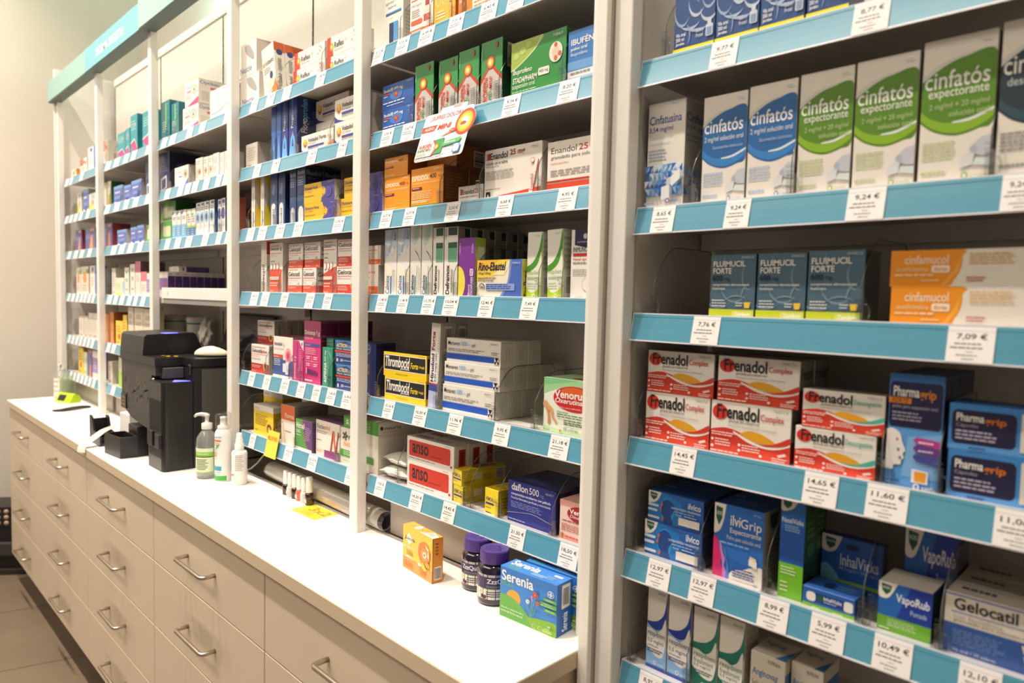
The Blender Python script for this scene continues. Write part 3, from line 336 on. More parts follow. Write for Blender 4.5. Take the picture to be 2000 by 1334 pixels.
D('nucl', 'white carton with orange and purple letter mark', 'eee7db', [T('Nucleo',.05,.76,.4,.9,'4a2a5c',.6), T('dol',.41,.77,.6,.9,'e2702a',.6), L_(.05,.62,.5,.72,2,'aca49a'), L_(.05,.42,.3,.46,1,'7a5a7c'), P_('8a2f7c',(.38,.0),(1,.0),(1,.24),(.38,.2)), P_('e2702a',(.36,.0),(.38,.0),(.38,.2),(.36,.2)), P_('a8322c',(.6,.14),(.66,.14),(.78,.78),(.72,.8)), P_('e26a24',(.72,.8),(.78,.78),(.88,.16),(.82,.14)), P_('a8322c',(.82,.14),(.88,.16),(.98,.78),(.94,.8)), L_(.05,.1,.3,.18,2,'d8b46a')], P=[L_(.1,.3,.9,.7,2,'6a5a70')], side='c4bcae', top='7c4a74')
D('neuL', 'white carton with black star mark and green patch', 'ece6da', [E_(.14,.78,.045,.07,'2c2a2a'), E_(.14,.78,.02,.035,'5fae4a')]+[E_(.14+.06*math.cos(a*1.2566),.78+.1*math.sin(a*1.2566),.018,.028,'2c2a2a',10) for a in range(5)]+[T('neuria',.24,.72,.6,.84,'2c2a2a',.2), L_(.1,.5,.7,.62,3,'e0904a'), R_(.0,.22,.9,.4,'4f9a3a'), L_(.1,.25,.6,.38,3,'c4e0b0'), L_(.1,.08,.3,.14,1,'a8c89a')], [L_(.2,.1,.8,.4,3,'c4bcb0')], side='d4ccc0', top='c8c0b4')
D('neuG', 'low carton with green front and white side', '4f9a3a', [E_(.12,.5,.04,.18,'f0f0ea'), T('neuria',.2,.36,.5,.62,'f0f0ea',.3), L_(.06,.2,.9,.8,3,'7fbe6a')], [E_(.08,.55,.035,.16,'2c2a2a',8), T('neuria',.14,.42,.5,.66,'2c2a2a',.2), L_(.1,.18,.5,.34,2,'c8a484'), T('1500 €',.66,.5,.86,.66,'6a645c')], side='cfc7ba', top='a8a094')
TL = '2a98a4'
D('teal', 'dark teal carton with lime stripe', '23848e', [R_(.48,.35,.6,.95,'a4c83c'), L_(.62,.5,.9,.95,4,'4aa4ac'), L_(.15,.22,.6,.5,5,'c8dcd8'), R_(.1,0,.7,.1,'d8d4ca')], side='1c6a74', top='1c6a74')
D('opti', 'white carton with eye picture and pink corner', 'f2ece2', [T('Optiben',.08,.7,.5,.82,'7a8cc0',.2), R_(.15,.56,.45,.64,'e08a9c'), E_(.7,.62,.2,.2,'ecc8a0'), E_(.7,.6,.13,.1,'f6ece0'), E_(.7,.6,.05,.07,'4a5c8c'), P_('d8488c',(.2,.0),(1,.0),(1,.26),(.6,.14)), L_(.1,.3,.5,.45,3,'d4ccc4')], [T('Optiben',.05,.74,.62,.92,'4a62a8',.4), R_(.35,.6,.7,.7,'c86478'), E_(.84,.74,.12,.12,'d8a878'), E_(.84,.72,.05,.05,'3f4f78'), L_(.1,.1,.7,.5,6,'c8c0b6')], side='e0d9cd', top='d4ccc0')
D('optiS', 'white carton with eye picture and blue corner', 'f0eae0', [T('Optiben',.08,.68,.5,.8,'8a9cc8',.2), R_(.3,.5,.55,.56,'6a7cb8'), E_(.8,.62,.14,.2,'e0b890'), E_(.8,.6,.05,.08,'6a5a4c'), P_('3a74c8',(.6,.0),(1,.0),(1,.4)), R_(0,0,1,.08,'2f62b8')], side='cfc8bc', top='d8d0c4')
D('whiteC', 'large plain white carton with thin teal curve', 'f5f0e8', [P_('2f86a4',*curve_pts((.05,.2),(.3,.18),(.55,.28),(.85,.5),(.85,.52),(.55,.305),(.3,.205),(.05,.22))), E_(.86,.85,.05,.05,'8fb8a8'), E_(.86,.85,.035,.035,'f5f0e8')], side='e4ddd2', top='e8e2d8')
D('navy', 'dark navy carton', '222c5a', [L_(.1,.5,.9,.68,3,'6a74a4'), P_('d8d8dc',(.2,.05),(.75,.1),(.75,.42),(.2,.36)), P_('3a4474',(.3,.08),(.65,.12),(.65,.36),(.3,.3))], [L_(.2,.6,.8,.7,1,'4a5478')], side='14193a', top='14193a')
D('drop', 'slim white carton with small eye picture', 'ece5d8', [L_(.1,.72,.7,.9,2,'a8a4b4'), E_(.55,.45,.22,.14,'d8a87c'), E_(.55,.44,.09,.06,'5a4a40'), R_(.3,.03,.8,.14,'8cc44a'), L_(.1,.2,.4,.6,4,'c8b8a4')], side='cfc7ba')
D('drop2', 'slim white carton with pale blue foot', 'e9e6e0', [L_(.15,.6,.8,.85,4,'b4b8c4'), P_('b4cce4',(0,0),(1,0),(1,.25),(0,.12)), L_(.2,.25,.5,.55,6,'c0c4cc')], side='d0ccc4')
D('green', 'bright green carton with pale panel', '58a83c', [RB(.2,.2,.92,.75,'d4dcae',.08,.1), RB(.28,.28,.84,.66,'e4e4c4',.06,.08), P_('7a3a6c',(0,.4),(.14,.6),(.2,1),(.08,1),(0,.8)), R_(0,0,1,.08,'e8ecd8')], side='2c6a24', top='347a2a')
D('eyew', 'slim white and sky blue carton', 'eae6dc', [R_(0,0,1,.5,'6ab4e0'), R_(0,.42,1,.5,'8cc4e4'), P_('3a74b8',*curve_pts((0,.85),(.3,.88),(.45,1),(.3,1),(.15,.93),(0,.92))), L_(.2,.66,.9,.78,2,'7a90b4'), L_(.15,.1,.8,.4,4,'e0f0f8')], side='c4c0b8')
D('eyeg', 'slim white carton with lime band over blue foot', 'eae6dc', [R_(0,0,1,.34,'3c7cb4'), R_(0,.34,1,.42,'a4cc3c'), A_(.3,.88,.3,.12,200,360,.08,'7cae3c'), L_(.2,.5,.9,.75,3,'8a94a4'), L_(.15,.06,.5,.3,3,'d0e4f0')], side='c4c0b8')
D('eyeb', 'tall white carton with blue eye disc', 'eae8e4', [R_(.35,.9,.95,.97,'3f4f8c'), L_(.3,.74,.8,.86,2,'8a94ac'), E_(.5,.55,.42,.17,'8cbce4'), E_(.45,.55,.22,.1,'4a4c54'), R_(0,0,1,.22,'f4f2ee'), L_(.2,.26,.8,.3,1,'b8bcc4')], [E_(.5,.85,.3,.05,'5a8cc4'), L_(.2,.5,.8,.7,3,'2c5a94')], side='3f7cb4', top='b4b0a8')
D('eyen', 'tall white carton with dark blue disc', 'e6e4e2', [E_(.45,.58,.45,.17,'26306c'), E_(.6,.55,.3,.13,'4a5490'), R_(.2,.86,.9,.96,'3f4f8c'), L_(.2,.2,.8,.36,3,'b0b4c0')], side='26306c')
D('salm', 'slim salmon carton', 'e08a70', [L_(.2,.2,.8,.8,6,'f0c0ac')], side='c06a54')
D('purp', 'lilac and purple carton with white top band', 'd8c4e4', [R_(0,.76,1,1,'efe9e2'), R_(0,.3,1,.76,'8a6ab4'), P_('b45a78',(.6,.2),(.95,.2),(.95,.6),(.7,.7))], [R_(0,.84,1,1,'d4cec6'), L_(.15,.86,.8,.94,1,'8a7a74'), L_(.45,.1,.58,.5,8,'7a5a94')], side='3c2366', top='c8c0b8')
D('purpT', 'white and purple carton lying on top', 'e6e0d6', [L_(.5,.3,.9,.6,2,'d0b0a4')], [R_(.25,0,1,1,'3c2460'), T('pharma',.6,.4,.9,.6,'7a62a0',.2), R_(.12,.2,.18,.8,'6a5a5c')], side='d4cec4', top='d8d2c8')
D('wred', 'white carton with red patch', 'ece4d8', [R_(0,.6,.5,1,'e06a5a'), L_(.2,.2,.8,.5,4,'c0a89c'), P_('e2806c',(.2,.8),(.9,.6),(.9,.75),(.2,.95))], side='bcb4a4')
D('tealP', 'turquoise carton with magenta corner', TL, [P_('cf3a7c',(.0,.28),(.6,.36),(1,.12),(1,0),(.5,0)), P_('bfe0e0',(0,.32),(.6,.4),(1,.15),(1,.12),(.6,.36),(0,.28)), L_(.1,.6,.9,.86,4,'9cd4d8'), R_(.6,.7,.8,.76,'e8a07c')], side='127480', top='23848c')
D('wgreen', 'white carton with green and gold edge', 'e6e2d2', [P_('3c7a3c',(.8,0),(1,0),(1,.9),(.88,.7)), P_('d8a83c',(.55,0),(.8,0),(.85,.5),(.7,.5)), R_(0,.9,.6,1,'8cb46c')], side='2c5a2c')
D('bluew', 'blue carton with white base', '5a72c0', [R_(0,0,1,.16,'ecebe8'), R_(0,.84,1,1,'6fa0d8'), L_(.15,.55,.85,.72,1,'e4e8f4'), L_(.15,.3,.85,.45,2,'a8b8e4'), R_(.3,.1,.7,.3,'3f58b0')], side='c0b8ac', top='8a98c8')
D('puror', 'purple carton with orange streak', '5a5ea0', [P_('ee9a3c',(.4,0),(.75,.0),(.7,.7),(.55,.6)), R_(.5,.85,.9,.95,'e88a4c'), L_(.1,.5,.6,.8,4,'9a9cc8')], side='8a3a3c')
D('black', 'black carton', '1f1d24', [R_(.2,.45,.8,.8,'3a4050'), L_(.2,.2,.8,.3,1,'5a5a64')], side='16151a')
D('plainw', 'plain whitish carton', 'e8e0d2', [L_(.2,.3,.8,.8,6,'c4bcae'), R_(.2,.06,.7,.16,'b4b0a8')], side='c8c0b2')
D('cream', 'cream carton with pale green print', 'ece8cc', [L_(.1,.3,.6,.7,4,'b4d06c'), R_(0,0,.7,.18,'c8dc5c'), R_(.75,.0,1,.8,'b8d4e0')], side='d0ccb4')
D('wstripe', 'tall white carton with small green marks', 'ebe6da', [R_(.3,.78,.7,.88,'8cb48c'), R_(.3,.5,.7,.62,'8cb48c'), R_(.25,.2,.75,.26,'a8b8a8')], side='d0cabe')
D('pinkT', 'tall white carton with pink top', 'ece2d8', [R_(0,.68,1,1,'d86a8c'), L_(.2,.4,.8,.6,4,'d8a8b0')], [R_(0,.68,1,1,'6a4a50')], side='b8aca2')
D('pinkS', 'short white carton with pink top', 'efe6da', [R_(0,.62,1,1,'e0788c'), L_(.2,.2,.8,.5,3,'d8b8b0')], side='d0c4b8')
D('lilac', 'white carton with lilac middle', 'ece6e0', [R_(0,.2,1,.75,'a88cc4'), L_(.2,.3,.8,.6,3,'d8c8e4')], side='8a6aa8')
D('orange', 'orange carton', 'd88a3c', [L_(.4,.1,.7,.6,8,'ecc090'), R_(.3,.05,.7,.4,'eab27c')], side='a85a1c', top='a85a1c')
D('yellow', 'yellow carton with red print', 'f0d23c', [L_(.2,.5,.7,.8,3,'c0703c'), E_(.5,.35,.2,.12,'d8543c'), R_(.1,.06,.5,.12,'8a9c3c')], side='c8a428', top='c03c34')
D('beige', 'tall cream carton with brown lettering', 'e6dac6', [L_(.2,.72,.85,.84,3,'8a6a54'), L_(.2,.55,.8,.65,2,'b49a84')], side='b8a88e')
D('lime', 'white and lime green carton', 'e4e6c8', [R_(0,0,1,.5,'a4d03c'), L_(.2,.6,.8,.85,4,'9cb48c')], side='b0c074')
D('worg', 'white carton with orange mark', 'eee6d8', [E_(.5,.6,.25,.2,'ee9a3c'), L_(.2,.1,.8,.35,3,'d8a884'), R_(.7,.75,1,.9,'7cae5c')], side='d8823c')
D('whblue', 'white carton with blue side edge', 'f0eae0', [R_(.8,0,1,1,'4a6cc8'), R_(.3,.8,.6,.95,'5a6cb0'), L_(.2,.3,.6,.6,4,'c4c0c4')], side='4a6cc8')
D('yelw', 'white carton with yellow foot', 'e9e4d6', [R_(0,0,.6,.4,'d8d44c'), R_(.3,.7,.8,.95,'b8b8c4'), E_(.5,.5,.2,.15,'e0a07c')], side='c8c0b0')
JB = '32548c'
D('jarabe', 'blue syrup carton with white swirls and yellow foot', JB, [A_(.3,.75,.25,.2,90,300,.03,'a8bcdc'), A_(.65,.7,.2,.22,60,260,.03,'a8bcdc'), A_(.85,.55,.18,.15,180,380,.03,'9fb4d6'), A_(.2,.45,.2,.16,150,330,.03,'9fb4d6'), A_(.55,.5,.2,.15,170,330,.035,'c4d2e6'), A_(.85,.4,.2,.12,170,350,.035,'c4d2e6'), A_(.4,.34,.25,.1,200,340,.03,'b4c6e0'), A_(.1,.62,.2,.2,0,120,.03,'a8bcdc'), A_(.3,.2,.12,.1,-60,80,.03,'8fa8d0'), A_(.6,.3,.3,.09,200,320,.03,'a8bcdc'), T('Vía oral',.06,.2,.3,.235,'f0f2f6',.8), T('200 ml',.06,.155,.27,.19,'f0f2f6',.8), T('Jarabe',.06,.11,.28,.145,'f0f2f6',.8), T('Sabor',.56,.2,.76,.235,'dfe6f0',.2), T('frutal',.56,.155,.73,.19,'dfe6f0',.2), RB(.8,.14,.97,.25,'d4deec',.03,.015), R_(.84,.25,.93,.3,'d4deec'), R_(.825,.15,.945,.22,'8aa2c8'), R_(0,0,1,.085,'f0e42c')], side='1c3260', top='24406f')
CB = '2c48a0'
D('cintu', 'white carton with blue triangle mosaic', 'eee9df', [T('Cinfatusina',.04,.8,.9,.88,CB,.6), T('3,54 mg/ml',.04,.715,.68,.775,CB,.4), T('suspensión oral',.05,.655,.68,.69,'b8c4dc'), T('Cloperastina fendizoato',.05,.6,.6,.63,'c4cedf'), L_(.05,.45,.62,.57,4,'a8b8d4')]+[P_(('4a8cd8','9cc4ec','d4e4f4','2f6cc4','b4d2f0','7fb0e6')[(j*5+k*3+(j*k) % 4) % 6], (j/8,.13+.07*k), ((j+1)/8,.13+.07*k), ((j+(k % 2))/8,.2+.07*k)) for j in range(8) for k in range(4)]+[P_(('b4d2f0','4a8cd8','e4eef8','7fb0e6','2f6cc4')[(j*3+k*7) % 5], (j/8,.2+.07*k), ((j+1)/8,.2+.07*k), ((j+1-(k % 2))/8,.13+.07*k)) for j in range(8) for k in range(4)]+[P_('eef0f2',(.5,.08),(.72,.1),(.72,.22),(.5,.2)), P_('f6f6f4',(.66,.26),(.98,.36),(.98,.26),(.78,.2)), E_(.7,.25,.05,.035,'cfd8e2'), E_(.68,.07,.045,.02,'3c5ac0'), E_(.68,.07,.026,.012,'eee9df'), T('cinfa',.76,.055,.95,.085,'3c5ac0'), L_(.05,.03,.45,.07,1,'a8b8d4'), T('970415.7',.72,.94,.92,.96,'8a9cc4')], [T('Cinfatusina',.06,.8,1.5,.88,CB,.6), T('3,54 mg/ml',.06,.715,1.2,.775,CB,.4), L_(.06,.6,.9,.69,2,'7a86a4')]+[P_(('2f6cc4','6a9cd4','9cb8dc')[(j+2*k) % 3], (j/5,.13+.09*k), ((j+1)/5,.13+.09*k), ((j+(k % 2))/5,.22+.09*k)) for j in range(5) for k in range(3)], side='a8a49c', top='8d8880')
def cinf(nm, desc, c1, c2, c3, tx, lines):
    D(nm, desc, 'eee8dd', [P_('d8d8d0',*curve_pts((0,.76),(.3,.84),(.7,.88),(1,.88),(1,.84),(0,.7))), P_(c1,*curve_pts((0,.44),(.2,.37),(.5,.33),(.8,.36),(1,.42),(1,.85),(.6,.855),(.3,.81),(0,.72))), P_(c2,*curve_pts((0,.46),(.2,.385),(.5,.345),(.8,.375),(1,.44),(1,.5),(.7,.44),(.4,.42),(.15,.46),(0,.52))), P_('e6ecec',*curve_pts((.45,.415),(.7,.42),(1,.475),(1,.49),(.7,.44),(.45,.425))), T('cinfatós',.04,.66,.92,.78,'f2f2ee',.3)]+lines+[L_(.05,.17,.55,.3,5,tx), L_(.05,.06,.5,.1,1,tx), P_('c8ccd6',(.74,.25),(.86,.3),(1,.31),(1,.17),(.9,.17),(.78,.19)), E_(.76,.22,.05,.03,'b4bac8'), P_('dfe2e6',(.58,.1),(.76,.12),(.78,.2),(.6,.18)), P_('e2e4e6',(.66,.18),(.7,.22),(.74,.2)), P_('dce8e6',(.76,.12),(1,.1),(1,.16),(.8,.16)), E_(.66,.05,.045,.022,c2), E_(.66,.05,.028,.013,'eee8dd'), T('cinfa',.74,.035,.95,.065,tx), L_(.78,.93,.95,.95,1,tx)], side='b4aea4', top='6a655e')
cinf('cinB', 'white carton with large blue oval', '2a68a8', '3c84cc', '8fb4dc', 'b0c2e0', [T('2 mg/ml solución oral',.05,.57,.93,.63,'e8eef4'), T('Dextrometorfano hidrobromuro',.25,.51,.93,.54,'b8cce2')])
cinf('cinG', 'white carton with large green oval', '5c8c22', '8cb82c', 'c0d86a', 'c2cc98', [T('expectorante',.1,.58,.92,.65,'f0f2e4',.1), T('2 mg/ml + 20 mg/ml',.12,.51,.93,.56,'c4d49c'), T('solución oral',.4,.46,.93,.5,'c4d49c')])
cinf('cinD', 'white carton with large dark slate oval', '2c3a44', '36505c', '8a9ca4', '9a9a98', [T('descongestivo',.1,.57,.98,.64,'c4cccc')])
FM = '4d6a7c'
D('fluF', 'slate blue carton with white lettering and lime foot', FM, [A_(.55,.5,.3,.25,180,330,.03,'7c94a2'), A_(.85,.65,.15,.2,120,300,.03,'7c94a2'), A_(.2,.35,.3,.2,190,330,.03,'7c94a2'), A_(.9,.35,.2,.2,90,200,.03,'7c94a2'), A_(.5,.9,.2,.2,150,260,.025,'7c94a2'), A_(.6,.25,.25,.12,20,170,.025,'7c94a2'), T('FLUIMUCIL',.06,.81,.78,.9,'ece8e0',.8), T('FORTE',.06,.70,.48,.79,'ece8e0',.8), T('600',.05,.59,.28,.68,'26304c',.8), T('mg',.33,.58,.44,.64,'26304c',.3), T('comprimidos efervescentes',.06,.5,.88,.55,'dfe0d8',.3), T('Acetilcisteína',.06,.45,.35,.49,'cfd4d0',.2), L_(.06,.17,.42,.3,3,'cfd4d0'), P_('f0c83a',(.8,.17),(.9,.17),(.92,.26),(.78,.26)), L_(.6,.18,.76,.26,2,'cfd4d0'), R_(0,0,1,.145,'c4d02c'), RB(.52,.025,.97,.125,'d4dc6a',.02,.03), T('Zambon',.58,.045,.92,.105,'f6f6e8',.7), T('654422.6',.7,.93,.96,.97,'b8c4c8')], [R_(0,0,1,.145,'5a6424'), L_(.1,.3,.9,.8,6,'36444e')], side='26323c', top='24303c')
D('mucol', 'long orange and white carton with rounded divide', 'eae4d8', [P_('f0961e',*curve_pts((0,0),(.34,0),(.4,.2),(.435,.5),(.44,.8),(.43,1),(0,1))), P_('f4ad3c',(.32,.0),(.34,.0),(.42,.4),(.43,.8),(.4,.5)), T('cinfamucol',.09,.62,.36,.86,'f6e6cc',.5), T('acetilcisteína',.04,.42,.24,.54,'f6dcae',.2), RB(.26,.38,.37,.58,'f6e8d0',.012,.06), T('forte',.275,.42,.355,.54,'ee8c1c',.6,1), L_(.03,.24,.35,.36,1,'f6d29c'), L_(.2,.12,.34,.2,1,'f6d29c'), L_(.48,.58,.78,.9,4,'e4ba7c'), L_(.47,.12,.58,.28,2,'cc7468'), P_('c2c8d4',(.86,.4),(.97,.4),(.98,.66),(.85,.66)), E_(.87,.12,.018,.07,'e8b06c'), T('cinfa',.9,.09,.98,.16,'e8c08c')], side='b8b0a4', top='a8824c')
def fren(nm, desc, word, wc, extra):
    D(nm, desc, 'eee8de', [P_('d2392a',*curve_pts((0,.44),(.2,.5),(.4,.44),(.6,.28),(.8,.22),(1,.34),(1,0),(0,0))), P_('e2472e',(0,.22),(1,.16),(1,0),(0,0)), P_('f2ece2',*curve_pts((.3,.46),(.5,.34),(.7,.26),(.88,.28),(1,.36),(1,.33),(.86,.245),(.7,.22),(.5,.28),(.3,.43))), P_(extra,*curve_pts((.56,.3),(.7,.29),(.85,.36),(1,.48),(1,.38),(.88,.3),(.7,.26))), P_('e2a424',*curve_pts((.38,.42),(.5,.5),(.68,.46),(.82,.34),(.66,.3),(.5,.34))), E_(.12,.79,.1,.145,'d8301f'), T('Frenadol',.08,.68,.62,.94,'241f20',1), T(word,.64,.68,.96 if word != 'Complex' else .92,.84,wc,.4), T('granulado para solución oral',.24,.6,.62,.665,'4a4646',.4), T('Paracetamol, Dextrometorfano, Clorfenamina',.24,.53,.84,.575,'9a948e'), L_(.02,.33,.34,.42,2,'f6d8cc'), L_(.07,.14,.3,.29,3,'f6d8cc'), L_(.42,.1,.68,.24,3,'f6d8cc'), E_(.035,.26,.018,.026,'f2ece2'), E_(.035,.13,.018,.026,'f2ece2'), E_(.39,.22,.018,.026,'f2ece2'), E_(.39,.12,.018,.026,'f2ece2'), E_(.66,.08,.018,.026,'f2ece2'), L_(.02,.02,.5,.07,1,'f6dcd0'), L_(.8,.02,.98,.1,2,'f6d8cc'), P_('f0dcd0',(.86,.15),(.95,.2),(.97,.16),(.88,.11)), T('760017.6',.8,.9,.97,.955,'8d8782')], [T('Frenadol',.1,.6,.95,.85,'4a4444',.8), R_(0,0,1,.4,'7c1a14')], side='8f8982', top='8a8078')
fren('fren', 'red wave carton with red second word', 'Complex', 'c4382c', 'd2392a')
fren('frenD', 'red wave carton with turquoise second word', 'Descongestivo', '4fb09c', '4fb8a4')
PB = '3f84c8'
D('phaF', 'tall blue carton with white head profile', '5a9cdc', [P_('3f7cc4',(0,.85),(1,.85),(1,1),(0,1)), P_('7fb4e4',(.3,.1),(1,.1),(1,.5),(.4,.45)), RB(.02,.53,.98,.93,'26244c',.06,.05), T('Pharma',.08,.8,.56,.89,'f0ece6',.8), T('grip',.57,.77,.86,.87,'e88a24',.8), R_(.0,.74,.42,.79,'ee8f24'), T('FORTE',.06,.745,.38,.785,'6a3a1c',.8,1), T('polvo para suspensión oral',.08,.69,.9,.73,'c0bcd0'), L_(.08,.58,.7,.67,3,'b4b0c8'), P_('ece8e2',*curve_pts((0,.5),(.1,.515),(.24,.48),(.3,.4),(.36,.33),(.32,.3),(.34,.26),(.3,.24),(.28,.2),(.16,.19),(.14,.15),(0,.15))), E_(.2,.42,.025,.014,'d8708c'), E_(.23,.33,.025,.014,'8a6ab4'), E_(.27,.26,.025,.014,'8a6ab4'), P_('b83a8c',(.5,.43),(.56,.46),(.98,.44),(.98,.375),(.56,.4)), P_('6a3a8c',(.5,.36),(.56,.39),(.98,.365),(.98,.3),(.56,.33)), P_('4a4a9c',(.5,.285),(.56,.315),(.98,.29),(.98,.225),(.56,.255)), L_(.6,.395,.95,.43,1,'f0d4e4'), L_(.6,.325,.95,.355,1,'e0d4ec'), P_('e8eaf0',(.5,.06),(.8,.06),(.8,.17),(.5,.18)), P_('eea02a',(.56,.07),(.76,.07),(.77,.16),(.55,.16)), T('10',.06,.08,.2,.13,'2c4a8c',.2), L_(.05,.03,.36,.07,1,'33508c'), E_(.6,.03,.06,.025,'f0f0f0'), E_(.6,.03,.036,.015,'4a90d4'), T('cinfa',.7,.012,.95,.045,'e8eef6',.2)], side='1c2a50', top='243a64')
D('phaC', 'low blue carton with rounded navy panel', PB, [P_('5a9cdc',(0,0),(1,0),(1,.25),(0,.1)), RB(.03,.13,.62,.87,'221f40',.05,.12), T('Pharma',.07,.62,.33,.8,'f0ece6',.8), T('grip',.335,.56,.53,.74,'e07a1c',.8), T('Cápsulas',.07,.48,.28,.58,'a8a4b8'), L_(.07,.2,.5,.44,3,'b4b0c4'), P_('dcd6cc',*curve_pts((.66,.9),(.75,.92),(.85,.8),(.88,.6),(.91,.45),(.885,.42),(.88,.3),(.83,.25),(.76,.22),(.74,.12),(.66,.1))), E_(.83,.66,.014,.035,'d85a6c'), E_(.83,.5,.012,.03,'6a5aa4'), E_(.84,.36,.012,.03,'6a5aa4'), L_(.2,.02,.4,.09,1,'224a94')], side='1c3a6c', top='2f64a4')
VB = '2563b4'
BADGE = [P_('ece8de',*curve_pts((0,1),(.0,.62),(.06,.6),(.14,.66),(.2,.8),(.24,1))), P_('235a3c',(.03,.96),(.17,.94),(.16,.8),(.1,.7),(.04,.8)), T('VICKS',.045,.84,.155,.89,'e8ece4',.5)]
D('ilvi', 'blue carton with glowing head profile', VB, [P_('1c7cc8',(0,.1),(.3,0),(.75,0),(.6,.8),(.3,1),(0,.9)), E_(.36,.45,.13,.4,'2f9ce0'), P_('1f4a94',*curve_pts((.27,.72),(.36,.82),(.46,.72),(.48,.5),(.43,.3),(.46,.02),(.3,.02),(.3,.2),(.25,.3),(.255,.5)))]+BADGE+[RB(0,.5,.2,.58,'d8e0ea',.02,.03), RB(0,.34,.18,.42,'d8e0ea',.02,.03), RB(0,.1,.22,.18,'d8e0ea',.02,.03), E_(.26,.62,.02,.05,'e8542c'), E_(.24,.46,.02,.05,'e8542c'), E_(.28,.14,.02,.05,'e8542c'), T('ilvico',.74,.68,.96,.88,'f2f4f6',.5), T('comprimidos recubiertos',.44,.54,.96,.65,'e4eaf2',.2), L_(.5,.46,.96,.52,1,'a8c0e0'), T('Vía oral',.52,.38,.62,.44,'e4eaf2',.3), L_(.68,.38,.96,.44,1,'c8d6ec'), R_(.58,.1,.95,.34,'ece6dc'), R_(0,0,1,.03,'1c2a8c')], [L_(.1,.2,.9,.8,4,'24406f')], [L_(.2,.3,.8,.7,2,'4a7cc0')], side='17264f', top='2458a4')
D('ilvg', 'blue carton with pink profiles and steaming cup', VB, [P_('2a6cc0',(0,.35),(1,.2),(1,.9),(.2,.95)), P_('ece6da',*curve_pts((.25,0),(.42,.14),(.6,.18),(.8,.25),(1,.26),(1,0)))]+BADGE+[P_('d4246c',*curve_pts((0,.56),(.08,.52),(.12,.4),(.18,.3),(.16,.2),(.22,.1),(.2,0),(0,0))), P_('c07cc4',*curve_pts((.12,.5),(.18,.44),(.2,.36),(.26,.26),(.24,.18),(.3,.08),(.28,0),(.22,0),(.2,.2),(.14,.4))), P_('4a7cd0',*curve_pts((.2,.44),(.26,.38),(.3,.26),(.34,.16),(.33,0),(.28,0),(.29,.2),(.24,.34))), T('ilvi',.34,.74,.54,.88,'f4f4f6',.6), T('Grip',.55,.7,.96,.86,'f4f4f6',.1), T('Expectorante',.34,.62,.96,.71,'f0f2f6',.3), T('Polvo para solución oral',.28,.53,.95,.6,'dce6f2',.2), L_(.14,.46,.92,.51,1,'7ca4dc'), P_('ecd8a0',(.74,.3),(.9,.27),(.88,.38),(.76,.4)), P_('f0ece6',(.74,.28),(.9,.25),(.9,.34),(.74,.36)), L_(.42,.06,.95,.2,4,'33549c'), T('10',.85,.015,.92,.045,'2c6cb4',.3), T('671256.1',.8,.93,.96,.96,'a8c0e0')], [P_('235a3c',(.3,.96),(.8,.94),(.7,.8),(.5,.74),(.35,.8)), L_(.2,.1,.8,.6,8,'8d877e')], [L_(.2,.3,.8,.7,2,'5a90d0')], side='b4aca0', top='2458a4')
D('nasal', 'tall blue carton with bright green foot', '2a6ec4', [P_('2458b0',(0,.36),(1,.3),(1,.75),(0,.7)), R_(0,0,1,.36,'74bc2c'), P_('ece8de',*curve_pts((0,1),(0,.9),(.15,.88),(.5,.92),(.7,1))), P_('235a3c',(.08,.99),(.45,.985),(.42,.94),(.26,.91),(.1,.94)), T('NasalVicks',.06,.77,.94,.82,'ecf0f4',.5), L_(.2,.68,.9,.75,3,'9cc0e8'), L_(.1,.24,.8,.33,3,'d4ecb4'), L_(.1,.06,.45,.18,3,'d4ecb4')], [P_('1c3a24',(0,0),(1,0),(1,.36),(0,.4)), E_(.5,.9,.25,.05,'24402c'), L_(.2,.6,.8,.8,3,'5a8c4c'), E_(.5,.5,.3,.07,'4a7c3c')], side='2c5a24', top='1c3a54')
D('inhB', 'blue hanging card with slot and lettering', '2a64b8', [P_('74c0dc',*curve_pts((0,.0),(.2,.1),(.3,.3),(.1,.5),(0,.45)))]+[P_('ece8de',*curve_pts((0,1),(0,.76),(.1,.7),(.24,.76),(.34,1))), P_('235a3c',(.06,.96),(.24,.94),(.22,.82),(.14,.76),(.08,.82)), T('VICKS',.08,.87,.22,.91,'e8ece4',.5), T('InhalVicks',.32,.52,.94,.72,'ecf0f6',.6), T('398,7 mg/ml + 398,7 mg/ml',.3,.43,.94,.5,'a8c4e4'), R_(.25,.22,.95,.28,'8cb83c'), L_(.3,.08,.9,.18,2,'a8c4e4'), RB(.4,.82,.62,.9,'16305c',.05,.03)], side='1c4484', top='1c4484')
D('inhL', 'low blue carton with white inhaler stick picture', '2460b0', [R_(0,0,1,.24,'74b42c'), RB(.1,.36,.95,.8,'1f3c8c',.06,.12), RB(.08,.36,.26,.8,'ece8de',.06,.15), RB(.8,.34,.97,.82,'ece8de',.05,.12), E_(.36,.6,.06,.16,'235a3c'), T('InhalVicks',.42,.56,.76,.74,'ecf0f6',.6), L_(.42,.42,.74,.52,1,'a8c4e4'), L_(.2,.06,.4,.16,1,'d4ecb4'), L_(.6,.06,.85,.16,1,'d4ecb4')], P=[RB(.3,.3,.5,.7,'16305c',.06,.15), L_(.55,.3,.9,.7,2,'5a90d0')], side='1c4484', top='2a5ca8')
